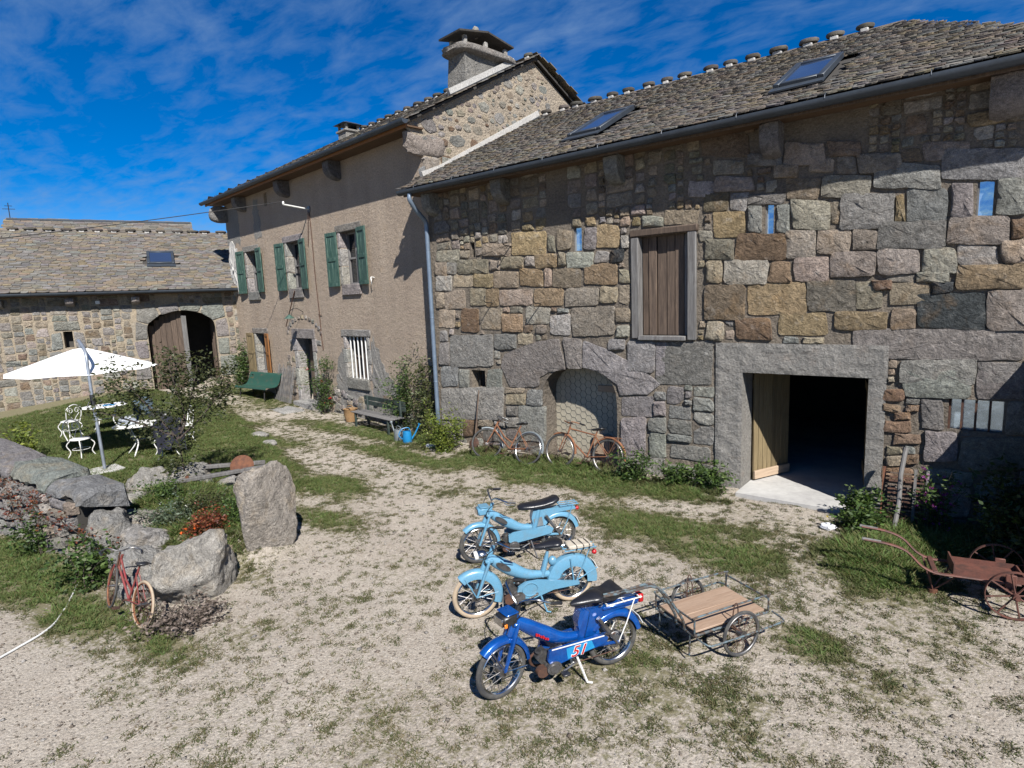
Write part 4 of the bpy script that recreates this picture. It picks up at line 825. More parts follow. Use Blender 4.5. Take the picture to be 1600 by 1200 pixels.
# doorway
de = obj('front_door', None, house)
for i, (a, b) in enumerate(((-.3, .7), (.7, 1.3), (1.3, 1.9), (1.9, 2.34))):
    granite('jamb_stone', DO[0] - .22 - .1 * (i % 2), DO[0] + .012, -.03, .3, a + .005, b - .005, de, c=jit((.44, .42, .39), R2, .07)); granite('jamb_stone', DO[1] - .012, DO[1] + .2 + .08 * (i % 2), -.03, .3, a + .005, b - .005, de, c=jit((.42, .4, .37), R2, .07))
granite('lintel', DO[0] - .3, DO[1] + .2, -.045, .3, 2.33, 2.66, de)
granite('threshold', DO[0] - .1, DO[1] + .1, -.3, .28, -.05, .2, de, c=(.42, .41, .39))
m = MB(); m.box(DO[0], DO[1], .4, .46, 0, 2.34); m.build('door_panel', M_DARK, de, smooth=False)
for z in (.3, 1.25): m = MB(); m.box(DO[0] + .1, DO[1] - .5, .37, .395, z, z + .85, .01); m.build('door_rail', M_WBROWN, de)
# relieving arch of small stones over the door, laid bare
pa = []
for i in range(13):
    t = math.pi * (.1 + .8 * i / 12); cx = -7.5 + 1.25 * math.cos(t); cz = 2.32 + .72 * math.sin(t)
    q = (cx - .1, cx + .1, cz - .08, cz + .08); pa.append((rectpoly(q, R2, .4), jit(PAL[R2.choice('twgp')], R2), .02, 's', -.004))
for k in range(26):
    sd = R2.choice((-1, 1)); cx = -7.5 + sd * R2.uniform(.92, 1.35); cz = R2.uniform(.3, 2.3); w, h = R2.uniform(.08, .17), R2.uniform(.06, .12)
    pa.append((rectpoly((cx - w, cx + w, cz - h, cz + h), R2, .4), jit(PAL[R2.choice('twgpb')], R2), .022, 's', -.004))
for k in range(30):
    cx = R2.uniform(-5.8, -2.6); cz = R2.uniform(.05, .75); w, h = R2.uniform(.1, .22), R2.uniform(.07, .15)
    pa.append((rectpoly((cx - w, cx + w, cz - h, cz + h), R2, .4), jit(PAL[R2.choice('twgpg')], R2), .03, 's', -.02))
masonry(hwall, pa, dict(s=M_STONE), 120)
def patch(parent, name, poly, mat, proud, seed, amp=.012, jg=.085):
    """area of a different render on a wall: irregular edge, thin real thickness"""
    r = random.Random(seed); P = []
    n = len(poly)
    for i in range(n):
        a = V(poly[i]); b = V(poly[(i + 1) % n]); k = max(2, int((b - a).length / .12))
        for j in range(k): p = a.lerp(b, j / k); P.append(p + V((r.uniform(-jg, jg), r.uniform(-jg, jg))))
    c = sum(P, V((0, 0))) / len(P); k = len(P); vs = []
    for f, y in ((1, .02), (1, -proud * .7), (.8, -proud), (.5, -proud), (.22, -proud)):
        for p in P: q = c + (p - c) * f; vs.append(V((q.x, y - (amp * mn.noise(V((q.x * 7, q.y * 7, seed))) if y < 0 else 0), q.y)))
    vs.append(V((c.x, -proud, c.y))); fs = []
    for u in range(4):
        for j in range(k): fs.append((u * k + j, u * k + (j + 1) % k, (u + 1) * k + (j + 1) % k, (u + 1) * k + j))
    for j in range(k): fs.append((4 * k + j, 4 * k + (j + 1) % k, 5 * k))
    if sum(P[i].x * P[(i + 1) % k].y - P[(i + 1) % k].x * P[i].y for i in range(k)) < 0: fs = [f[::-1] for f in fs]
    m = MB(); m.add(vs, fs); return m.build(name, mat, parent, smooth=False)
patch(house, 'cement_patch', [(-3.42, 0), (-1.4, 0), (-1.9, .9), (-2.7, 1.5), (-3.05, 2.1), (-3.3, 2.5), (-3.42, 2.0)], M_CEM, .012, 1, .02)
patch(house, 'cement_patch', [(-5.9, -.05), (-3.44, -.05), (-3.5, .84), (-4.85, .86), (-4.98, 2.1), (-5.2, 1.8), (-5.5, 1.1)], M_CEM, .01, 2, .02)
patch(house, 'rough_patch', [(-13.28, 4.0), (-12.35, 4.0), (-12.3, 4.9), (-12.4, 5.6), (-12.8, 6.0), (-13.28, 5.8)], M_CEMW, .05, 3, .09)
patch(house, 'cement_patch', [(-13.27, 5.95), (-12.05, 5.8), (-12.1, 7.25), (-13.27, 7.25)], M_CEM, .008, 4, .01)
patch(house, 'cement_patch', [(-10.7, 5.85), (-10.05, 5.85), (-10.2, 7.2), (-10.6, 7.2)], M_CEM, .008, 6, .01)
# gable end: rough render with field stones, seen above the barn roof
gb = obj('gable_wall', None, house); gb.rotation_euler = (0, 0, math.pi / 2); gb.location = (-.4, 0, 0)
EZ, SL2, RY = 7.54, .535, 4.0
m = MB(); m.add([(0, 0, -.4), (8, 0, -.4), (8, 0, 7.72), (RY, 0, 9.9), (-.5, 0, 7.5), (-.48, 0, 7.4), (0, 0, 7.2)], [(0, 1, 2, 3, 4, 5, 6)]); m.build('render', M_GABLE, gb, smooth=False)
gs = []
tries = 0
while len(gs) < 150 and tries < 4000:
    tries += 1; y = R2.uniform(.05, 4.6); lo = 6.2 + .5 * min(y, 4.3); hi = 7.68 + .53 * y if y < RY else 9.8 - .53 * (y - RY)
    z = R2.uniform(lo, hi - .05); w = R2.uniform(.08, .3) * (1.1 if y < 2 else .8); h = w * R2.uniform(.55, .85)
    if all(abs(y - a) > (w + c) * .86 or abs(z - b) > (h + d) * .86 for a, b, c, d in gs) and z + h < hi and z - h > lo - .1: gs.append((y, z, w, h))
gi = []
for (y, z, w, h) in gs:
    n = R2.choice((5, 6, 7)); poly = [(y + w * math.cos(2 * math.pi * k / n + .3) * R2.uniform(.8, 1.1), z + h * math.sin(2 * math.pi * k / n + .3) * R2.uniform(.8, 1.1)) for k in range(n)]
    gi.append((poly, jit(PAL[R2.choice('gpgwtgr' if y < 3 else 'twgt')], R2, .15), R2.uniform(.006, .028), 'g', 0))
for q in ((-.0, .7, 6.15, 6.5, 'g'), (.0, .5, 6.5, 6.85, 'p'), (.52, 1.2, 6.55, 6.9, 'g'), (.72, 1.4, 6.35, 6.54, 'g')): gi.append((rectpoly(q[:4], R2), jit(PAL[q[4]], R2), .05, 'g', 0))
masonry(gb, gi, dict(g=M_GRAN), 200)
def rock(c, sx_, sy_, sz_, seed, col, parent=None, name='boulder', mat=None, sub=4, amp=.16, cuts=7, rz=0, label=None, cat=None, group=None, sq=1.0):
    """boulder: sphere cut by random planes, then roughened"""
    import bmesh
    bm = bmesh.new(); bmesh.ops.create_icosphere(bm, subdivisions=sub, radius=1); r = random.Random(seed)
    pl = [(V((r.uniform(-1, 1), r.uniform(-1, 1), r.uniform(-.7, 1))).normalized(), r.uniform(.62, .9)) for _ in range(cuts)]
    cz, sn = math.cos(rz), math.sin(rz); off = V((seed * 3.1, seed * 1.7, seed * .9))
    vs = []
    for v in bm.verts:
        p = v.co.copy()
        if sq != 1: p = V([math.copysign(abs(t) ** sq, t) for t in p])
        for n, d in pl:
            e = p.dot(n) - d
            if e > 0: p -= n * e * .92
        q = p + off; k = mn.fractal(q * 1.6, .8, 2.1, 5) * amp - (.3 - abs(mn.noise(q * 2.3 + V((3, 1, 7))))) ** 2 * amp * 2.5 * (abs(mn.noise(q * 2.3 + V((3, 1, 7)))) < .3) + mn.noise(q * 6) * amp * .25 + mn.noise(q * 14) * amp * .12
        p += v.normal * k; p = V((p.x * sx_, p.y * sy_, p.z * sz_)); vs.append((p.x * cz - p.y * sn, p.x * sn + p.y * cz, p.z))
    fs = [[x.index for x in f.verts] for f in bm.faces]; bm.free()
    m = MB(); m.cur = col; m.add(vs, fs); o = m.build(name, mat or M_ROCK, parent, label, cat, group, ang=55); o.location = c; return o
rock((-.5, .14, 7.16), .6, .16, .31, 5, (.34, .29, .255), house, 'kneeler_stone', M_GRAN, 4, .09, 5, 1.57, sq=.55)
rock((-13.2, -.2, 7.05), .2, .45, .32, 8, (.27, .26, .25), house, 'kneeler_stone', M_GRAN, 3, .06, 3, sq=.7)
# flashing strips where the barn roof meets the gable
m = MB(); pts = [(-.12, 6.28), (.5, 6.52), (1.1, 6.84), (4.1, 8.42)]
for a, b in zip(pts, pts[1:]): m.beam((-.37, a[0], a[1] + .08), (-.37, b[0], b[1] + .08), .12, .2, Z)
m.build('mortar_flashing', M_CEMW, house, smooth=False)
m = MB()
for a, b in zip(pts, pts[1:]): m.beam((-.27, a[0] + .03, a[1] + .03), (-.27, b[0] + .03, b[1] + .03), .14, .04, Z)
m.build('zinc_flashing', M_ZINC, house, smooth=False)
# roof with a hip at the far end
hr = obj('roof', None, house); ZR = EZ + (RY + .55) * SL2; HX = -10.9
m = MB(); E0 = (-13.85, -.55, EZ); 
m.add([E0, (-.28, -.55, EZ), (-.28, RY, ZR), (HX, RY, ZR), (-13.85, 8.72, EZ), (-.28, 8.72, EZ)], [(0, 1, 2, 3), (0, 3, 4), (3, 2, 5, 4)])
m.add([(-13.85, -.55, EZ - .05), (-.45, -.55, EZ - .05), (-.45, RY, ZR - .05), (-.45, 8.72, EZ - .05), (-13.85, 8.72, EZ - .05)], [(0, 1, 4), (1, 3, 4), (1, 2, 3)][:2])
m.add([(-.28, -.55, EZ), (-.28, -.55, EZ - .06), (-.28, RY, ZR - .06), (-.28, RY, ZR), (-.28, 8.72, EZ), (-.28, 8.72, EZ - .06)], [(0, 1, 2, 3), (3, 2, 5, 4)])
m.build('roof_deck', M_DECK, hr, smooth=False)
es2 = V((0, 1, SL2)).normalized(); sl2 = (RY + .55) * math.sqrt(1 + SL2 ** 2)
slates(hr, (-13.9, -.59, EZ + .01), (1, 0, 0), es2, 14, sl2, clip=lambda s: (3.0 * s / sl2, 13.7), row=.17, wr=(.26, .44), seed=9, limit=260, mw=MH)
slates(hr, (-.24, 8.76, EZ + .01), (-1, 0, 0), V((0, -1, SL2)), 14, sl2, clip=lambda s: (0, 13.6 - 3.0 * s / sl2), row=.24, wr=(.3, .6), seed=10, limit=0)
slates(hr, (-13.9, 8.76, EZ + .01), (0, -1, 0), V((3.0, 0, SL2 * (RY + .55))), 9.5, math.hypot(3.0, SL2 * (RY + .55)), clip=lambda s: (1.2 * s + .3, 9.15 - 1.25 * s), row=.24, wr=(.3, .6), seed=13, limit=0)
ridge_caps(hr, (-.3, RY, ZR + .03), (HX, RY, ZR + .03), .58, R2, 8, .17)
m = MB(); m.box(-13.75, -.32, -.5, -.02, EZ - .11, EZ - .075); m.build('soffit', M_WSOFFIT, house, smooth=False)
m = MB(); m.box(-13.8, -.3, -.545, -.505, EZ - .14, EZ - .02); m.build('fascia', M_WORANGE, house, smooth=False)
gutter(house, (-13.95, -.63, EZ - .01), (-.2, -.63, EZ - .01))
for i, x in enumerate((-11.35, -7.75, -4.45)): corbel(house, x, .34, EZ - .115, .5, .42, jit((.2, .19, .18), R2), seed=20 + i)
# main chimney
ch = obj('chimney', None, house)
cx0, cx1, cy0, cy1 = -1.4, -.72, 1.75, 3.42
m = MB(); m.cur = (.26, .25, .23); n = 8
ring = lambda z, g: [(cx0 - g, cy0 - g, z), (cx1 + g, cy0 - g, z), (cx1 + g, cy1 + g, z), (cx0 - g, cy1 + g, z)]
m.add(ring(8.0, .05) + ring(9.1, .02) + ring(9.78, -.02), [(0, 1, 5, 4), (1, 2, 6, 5), (2, 3, 7, 6), (3, 0, 4, 7), (4, 5, 9, 8), (5, 6, 10, 9), (6, 7, 11, 10), (7, 4, 8, 11), (8, 9, 10, 11)]); m.build('stack', M_GRAN, ch, smooth=False)
rock(((cx0 + cx1) / 2, (cy0 + cy1) / 2, 9.84), .52, 1.06, .12, 31, (.27, .25, .23), ch, 'rim', M_GRAN, 4, .05, 0, sq=.45)
for (x, y) in ((cx0 + .08, cy0 + .1), (cx1 - .08, cy0 + .1), (cx0 + .08, cy1 - .1), (cx1 - .08, cy1 - .1), (cx0 + .08, 2.58), (cx1 - .08, 2.58)): granite('post', x - .05, x + .05, y - .06, y + .06, 9.9, 10.16, ch, c=(.45, .43, .4))
m = MB(); m.cur = (.05, .045, .04)
for (a, b, za, zb) in ((1.55, 2.58, 10.16, 10.36), (2.56, 3.5, 10.35, 10.2)): m.beam((-1.06, a, za), (-1.06, b, zb), .86, .045, Z)
m.build('cap_slab', M_SLATE, ch, smooth=False)
rock((-1.06, 2.5, 10.47), .12, .1, .17, 33, (.4, .38, .34), ch, 'finial_stone', M_GRAN, 2, .12, 3)
m = MB(); m.beam((cx1 + .05, 1.1, EZ + 1.65 * SL2 + .16), (cx1 + .05, 3.5, EZ + 4.05 * SL2 + .16), .1, .14); m.build('mortar_flashing', M_CEMW, ch, smooth=False)
m = MB(); m.beam((cx1 + .14, 1.1, EZ + 1.65 * SL2 + .07), (cx1 + .14, 3.5, EZ + 4.05 * SL2 + .07), .2, .03); m.build('zinc_flashing', M_ZINC, ch, smooth=False)
c2 = obj('small_chimney', None, house)
m = MB(); m.box(-9.9, -9.3, 3.25, 3.85, 9.2, 9.95, .02); m.box(-9.96, -9.24, 3.19, 3.91, 9.87, 9.955, .02); m.build('stack', M_CEM, c2, smooth=False)
for x in (-9.85, -9.35):
    for y in (3.3, 3.8): m = MB(); m.box(x - .04, x + .04, y - .04, y + .04, 9.95, 10.15); m.build('post', M_CEM, c2, smooth=False)
m = MB(); m.add([(-10.0, 3.1, 10.15), (-9.2, 3.1, 10.15), (-9.2, 4.0, 10.15), (-10.0, 4.0, 10.15), (-9.8, 3.35, 10.25), (-9.4, 3.35, 10.25), (-9.4, 3.75, 10.25), (-9.8, 3.75, 10.25)], [(3, 2, 1, 0), (4, 5, 6, 7), (0, 1, 5, 4), (1, 2, 6, 5), (2, 3, 7, 6), (3, 0, 4, 7)]); m.cur = (.1, .1, .1); m.build('cap', M_ZINC, c2, smooth=False)
# wall fittings
br = obj('cable_bracket', None, house); m = MB(); m.cyl((-6.37, .0, 6.38), (-6.3, -.85, 6.45), .026, 10); m.build('arm', M_WHITE, br)
m = MB(); m.ball((-6.3, -.85, 6.49), .035, .035, .06); m.build('insulator', M_WHITE, br); m = MB(); m.cyl((-6.37, .01, 6.38), (-6.37, -.03, 6.38), .1, 16); m.build('plate', M_STEEL, br)
m = MB(); m.tube(spl([(-6.35, -.02, 6.3), (-6.32, -.02, 5.5), (-6.3, -.03, 4.4), (-6.26, -.02, 3.2), (-6.25, -.02, 2.4), (-6.2, -.02, 2.0)], 4), .014, 6); m.tube([(-6.6, -.02, 5.3), (-6.36, -.05, 6.35)], .012, 5); m.tube([(-6.1, -.02, 3.1), (-6.3, -.03, 3.12)], .01, 5); m.build('wall_cable', M_RUSTD, house)
m = MB(); m.tube([(-7.68, -.1, 3.92), (-8.55, -.12, 2.73)], .018, 6); m.build('iron_rod', M_RUSTD, house)
m = MB(); m.tube(spl([(-7.4, .02, 3.2), (-7.4, -.25, 3.35), (-7.5, -.4, 3.27), (-7.55, -.42, 3.15)], 4), .012, 6); m.build('lamp_arm', M_IRON, house)
m = MB(); m.lathe((-7.55, -.42, 3.03), [(.02, .12), (.05, .1), (.16, 0), (.165, -.01), (.15, 0), (.04, .08)], 16); m.build('lamp_shade', M_GREENP, house)
m = MB(); m.tube(spl([(-2.95, .02, 4.1), (-2.95, -.1, 4.12), (-2.89, -.14, 4.02), (-2.95, -.1, 3.92)], 4), .014, 6); m.build('wall_hook', M_WHITE, house)

# ------------------------------------------------------------------ outbuilding on the left (own frame, front faces the yard)
LA = math.radians(68.94); MLB = Matrix.Translation((-13.1, 1.62, 0)) @ Matrix.Rotation(LA, 4, 'Z')
lb = thing('outbuilding', 'low stone outbuilding with arched plank doorway behind the white parasol', 'barn', (-13.1, 1.62, 0), LA)
R3 = random.Random(21)
LO = [(-3.12, -.82, .1, 3.43, .6), (-5.67, -5.4, 2.28, 2.86, .4)]
m = wallface(-12.5, .25, -.5, 4.14, LO, .6); LARCH = arch_fill(m, -3.12, -.82, 2.72, 3.43, 0, .6)
m.add([(-12.5, 0, -.5), (-12.5, 7.7, -.5), (-12.5, 7.7, 4.04), (-12.5, 3.85, 6.5), (-12.5, 0, 4.04)], [(4, 3, 2, 1, 0)])
lwall = m.build('wall', M_MORT2, lb, smooth=False)
it = []; bl = [(-5.69, -5.38, 2.26, 2.88), (-3.14, -.8, -.5, 2.72), tuple([(-3.14, 2.7), (-.8, 2.7)] + [(a, b + .01) for a, b in LARCH])]
key = [[(-2.45, 2.1), (-2.02, 2.1), (-1.96, 2.66), (-2.35, 2.8)], [(-2.35, 2.82), (-1.94, 2.68), (-1.5, 2.98), (-1.62, 3.3), (-2.3, 3.25)], [(-1.58, 3.3), (-1.46, 3.0), (-.8, 3.14), (-.82, 3.45)], [(-.8, 3.45), (-.78, 3.15), (-.1, 3.06), (.05, 3.36)], [(.08, 3.36), (-.05, 3.04), (.4, 2.7), (.9, 2.85), (.85, 3.35)], [(.48, 2.05), (.98, 2.05), (.92, 2.8), (.46, 2.68)], [(.5, 1.35), (.9, 1.35), (.95, 2.0), (.5, 2.0)], [(-2.4, 1.4), (-2.04, 1.4), (-2.04, 2.06), (-2.5, 2.06)], [(-2.6, .6), (-2.04, .6), (-2.04, 1.36), (-2.5, 1.36)], [(.5, .5), (1.2, .5), (1.2, 1.3), (.5, 1.3)], [(-5.15, 1.9), (-4.78, 1.95), (-4.78, 2.55), (-5.1, 2.5)], [(-4.4, 1.95), (-4.05, 1.95), (-4.1, 2.5), (-4.4, 2.56)], [(-5.0, 2.6), (-4.15, 2.6), (-4.2, 2.92), (-5.0, 2.92)]]
key = [[((a + .77) * .935 - 2.0 + .03 if a > -2.7 else a * .935 - 1.25, b * 1.0 + .3) for a, b in k] for k in key]
for k in key: it.append((k, jit(PAL['g'], R3, .1), .04, 'g', 0)); bl.append(tuple(k))
for q in pack(-12.4, .22, -.2, 4.1, bl, (.25, .75), (.16, .4), R3):
    c = R3.choice('gpwgtbpgv'); it.append((rectpoly(q, R3, .3), jit(PAL[c], R3), R3.uniform(.01, .035), 'g' if c == 'g' else 's', 0))
masonry(lwall, it, dict(g=M_GRAN, s=M_STONE), 260)
ld = obj('arched_door', None, lb)
for i in range(6):
    a = -3.09 + i * .19; m = MB(); zt = 3.42 if i > 2 else (2.9, 3.1, 3.26)[i]; m.box(a + .004, a + .186, .42 - .03 * i, .46 - .03 * i, .42, zt, .006); m.build('plank', M_WBROWN, ld)
m = MB(); m.box(-1.97, -1.8, .2, .27, .4, 3.25, .01); m.build('door_edge', M_WGREY, ld)
for i in range(4): a = -.84 - .02 * i; m = MB(); m.box(a - .035, a, .62 + i * .2, .815 + i * .2, .4, 3.0, .006); m.build('plank', M_WBROWN, ld)
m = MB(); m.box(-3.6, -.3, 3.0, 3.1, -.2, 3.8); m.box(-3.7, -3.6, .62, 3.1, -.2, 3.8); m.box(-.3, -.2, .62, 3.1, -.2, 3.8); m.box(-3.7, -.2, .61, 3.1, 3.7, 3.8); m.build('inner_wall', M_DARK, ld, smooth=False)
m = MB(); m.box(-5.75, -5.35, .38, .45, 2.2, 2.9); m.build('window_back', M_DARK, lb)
LS, LZ, LRY = .585, 4.2, 3.85; lr = obj('roof', None, lb); LZR = LZ + (LRY + .45) * LS
m = MB(); m.add([(-12.7, -.45, LZ), (.12, -.45, LZ), (.3, LRY, LZR), (-12.7, LRY, LZR), (2.2, 8.32, LZ), (-12.7, 8.32, LZ)], [(0, 1, 2, 3), (3, 2, 4, 5)])
m.add([(-12.7, -.45, LZ), (.12, -.45, LZ), (.12, -.45, LZ - .07), (-12.7, -.45, LZ - .07), (.12, .1, LZ - .07), (-12.7, .1, LZ - .07)], [(3, 2, 1, 0), (5, 4, 2, 3)]); m.build('roof_deck', M_DECK, lr, smooth=False)
ls = V((0, 1, LS)).normalized(); lsl = (LRY + .45) * math.sqrt(1 + LS ** 2)
lsk = (-2.83, -1.97, 2.0, 3.05)
slates(lr, (-12.75, -.49, LZ + .01), (1, 0, 0), ls, 14, lsl, clip=lambda s: (0, 12.9 + .3 * s / lsl), row=.135, wr=(.2, .38), seed=15, limit=300, mw=MLB, hole=[(lsk[0] + 12.75 - .1, lsk[1] + 12.75 + .1, lsk[2] - .1, lsk[3] + .1)])
ridge_caps(lr, (-12.6, LRY, LZR + .03), (.3, LRY, LZR + .03), .56, R3, 18, .2)
oc = V((0, -.49, LZ)) + ls * ((lsk[2] + lsk[3]) / 2); skylight(lr, ((lsk[0] + lsk[1]) / 2, oc.y, oc.z + .03), (1, 0, 0), ls, .74, .85)
gutter(lb, (-12.75, -.53, LZ - .02), (.12, -.53, LZ - .02), .08)
m = MB(); m.box(-12.6, .1, -.43, -.01, LZ - .12, LZ - .085); m.build('soffit', M_WSOFFIT, lb, smooth=False)
for i, x in enumerate((-9.3, -7.3, -5.33, -3.36)): corbel(lb, x, .26, LZ - .2, .28, .34, jit(PAL['w'], R3), seed=40 + i)
m = MB(); m.box(-4.6, -4.46, -.1, .02, 3.78, 3.9, .01); m.build('wall_lamp', M_WHITE, lb)
m = MB(); m.beam((.16, -.5, LZ + .16), (.1, .95, LZ + .12 + 1.55 * LS), .1, .1); m.build('mortar_flashing', M_WHITE, lb, smooth=False)
# ------------------------------------------------------------------ a further roof behind it, the hill, the lean-to to the right, the wire
fb = thing('far_barn', 'distant barn roof showing just above the ridge of the outbuilding', 'barn', (MLB @ V((0, 9.3, 0)))[:], LA)
m = MB(); m.add([(-8.7, 0, 0), (-.9, 0, 0), (-.9, 0, 6.1), (-8.7, 0, 6.1), (-8.7, 7, 0), (-.9, 7, 0), (-.9, 7, 6.1), (-8.7, 7, 6.1), (-8.7, 3.5, 8.2), (-.9, 3.5, 8.2)], [(0, 1, 2, 3), (5, 4, 7, 6), (4, 0, 3, 8, 7), (1, 5, 6, 9, 2)]); m.build('wall', M_MORT, fb, smooth=False)
fr_ = obj('roof', None, fb); m = MB(); m.add([(-8.85, -.4, 5.94), (-.75, -.4, 5.94), (-.75, 3.5, 8.28), (-8.85, 3.5, 8.28), (-.75, 7.4, 5.94), (-8.85, 7.4, 5.94)], [(0, 1, 2, 3), (3, 2, 4, 5)]); m.build('roof_deck', M_DECK, fr_, smooth=False)
slates(fr_, (-8.9, -.4, 5.97), (1, 0, 0), V((0, 1, .6)).normalized(), 8.2, 4.5, row=.2, wr=(.3, .5), seed=25, limit=0)
m = MB(); m.box(-8.85, -.75, 3.36, 3.64, 8.28, 8.36); m.build('ridge_cap', M_ZINC, fr_, smooth=False)
m = MB(); m.cyl((-8.7, 3.4, 8.2), (-8.7, 3.4, 9.1), .02, 6); m.tube([(-8.95, 3.4, 8.8), (-8.45, 3.4, 8.8)], .015, 5); m.tube([(-8.85, 3.4, 8.95), (-8.55, 3.4, 8.95)], .015, 5); m.build('antenna', M_IRON, fb)
hv = []; hf = []; ny = 60
for i in range(ny + 1):
    y = -60 + 700 * i / ny; h = 35.5 + 9 * float(fbm(np.array([i * .12]), np.array([2.]), 4, 4)[0]) - 5 + .006 * max(0, y - 110) * 3 - 34 * float(sstep(60, -60, np.array([y]))[0])
    for k, (x, f) in enumerate(((-300, -.1), (-330, .55), (-380, .86), (-430, 1.0), (-520, -.1))): hv.append((x, y + mn.noise(V((i * .7, k, 3))) * 6, h * f + (mn.noise(V((i * .9, k * 2, 1))) * 2.0 if f > 0 else 0)))
for i in range(ny):
    for k in range(4): a = i * 5 + k; hf.append((a, a + 5, a + 6, a + 1))
m = MB(); m.add(hv, hf); M_HILL = simple('far_wood', (.03, .045, .04), .95, 0, (.06, .075, .06), .05); m.build('hill', M_HILL, kind='structure')
lt = thing('lean_to_shed', 'low stone lean-to shed against the right end of the barn', 'shed')
m = MB(); m.add([(11.05, -.08, -.3), (11.05, -2.3, -.3), (11.05, -2.3, .98), (11.05, -.08, 2.56), (15, -.08, -.3), (15, -2.3, -.3), (15, -2.3, .98), (15, -.08, 2.56)], [(0, 1, 2, 3), (5, 4, 7, 6), (1, 5, 6, 2)]); m.build('wall', M_MORT, lt, smooth=False)
m = MB(); m.beam((13.02, -2.38, .97), (13.02, -.09, 2.62), 4.0, .05); m.build('roof', M_SLATE, lt, smooth=False)
lst = []
for q in pack(-2.28, -.1, -.3, 3.0, [tuple([(-2.4, .9), (.0, 2.55), (0, 3.2), (-2.4, 3.2)])], (.25, .6), (.18, .35), R3): lst.append((rectpoly(q, R3), jit(PAL[R3.choice('gpwt')], R3), .03, 's', 0))
e = obj('side_wall', None, lt); e.location = (11.05, 0, 0); e.rotation_euler = (0, 0, -math.pi / 2)
masonry(e, [([(-a, b) for a, b in p], c, d, k, y) for p, c, d, k, y in lst], dict(s=M_STONE), 60)
wp = [MH @ V((-6.3, -.85, 6.54))]; we = V((-12.0, -6.6, 5.75)); we2 = we + (we - wp[0]) * 1.4; n = 14
m = MB(); m.tube([wp[0].lerp(we2, i / n) - Z * .5 * (1 - (2 * i / n - 1) ** 2) * .5 for i in range(n + 1)], .012, 5); m.build('overhead_cable', M_IRON, None, 'thin dark overhead cable running left from the farmhouse bracket', 'cable')

# ------------------------------------------------------------------ wheels, mopeds, bicycles
def wheel(parent, c, R, tw, tyre, rim, nsp=28, steer=0, hub=.03, hw=.05, spm=None, name='wheel'):
    e = obj(name, None, parent); e.location = c; e.rotation_euler = (0, 0, steer)
    m = MB(); m.ring((0, 0, 0), (0, 1, 0), R - tw, tw, 40, 10, rz=tw * .92); m.build('tyre', tyre, e)
    m = MB(); m.ring((0, 0, 0), (0, 1, 0), R - 2 * tw, tw * .42, 40, 8, rz=tw * .8); m.build('rim', rim, e)
    m = MB(); m.cyl((0, -hw, 0), (0, hw, 0), hub, 14); m.cyl((0, -hw - .03, 0), (0, hw + .03, 0), .009, 8)
    for s in (-1, 1): m.cyl((0, s * hw * .85, 0), (0, s * hw, 0), hub * 1.35, 14)
    m.build('hub', M_STEEL, e)
    m = MB()
    for i in range(nsp):
        t = 2 * math.pi * i / nsp; s = 1 if i % 2 else -1; q = t + (.5 if (i // 2) % 2 else -.5)
        m.tube([(hub * 1.2 * math.cos(q), s * hw * .85, hub * 1.2 * math.sin(q)), ((R - 2 * tw) * math.cos(t), 0, (R - 2 * tw) * math.sin(t))], .0022, 4)
    m.build('spokes', spm or M_STEEL, e); return e
def guard(parent, c, R, hw, val, a0, a1, mat, name='mudguard', n=20):
    """mudguard: a0..a1 degrees, 0 = straight up, positive towards the front"""
    prof = [(R - val, -hw), (R - val * .35, -hw * 1.02), (R, -hw * .72), (R + .012, 0), (R, hw * .72), (R - val * .35, hw * 1.02), (R - val, hw)]
    m = MB(); m.arcsheet(c, (0, 1, 0), prof, math.radians(a0), math.radians(a1), n, ref=(0, 0, 1)); return m.build(name, mat, parent, ang=50)
def saddle(parent, x0, x1, z, wr, wf, h, mat, name='saddle'):
    m = MB(); n = 9; pts = []; sec = []
    for i in range(n):
        t = i / (n - 1); pts.append((x0 + (x1 - x0) * t, 0, z + .02 * math.cos(t * 3))); w = wr + (wf - wr) * min(1, max(0, (t - .25) / .6)) ** .8
        k = math.sin(math.pi * min(1, .16 + .84 * t) if t < .5 else math.pi * (.58 - .5 * (t - .5) * .9)) ** .5 if 0 else (1 - (2 * t - 1) ** 6 * .55)
        sec.append((w * k, h * (1 - (2 * t - 1) ** 8 * .5) * (1 - .25 * t)))
    m.loft(pts, sec, 14, Z); return m.build(name, mat, parent, ang=60)

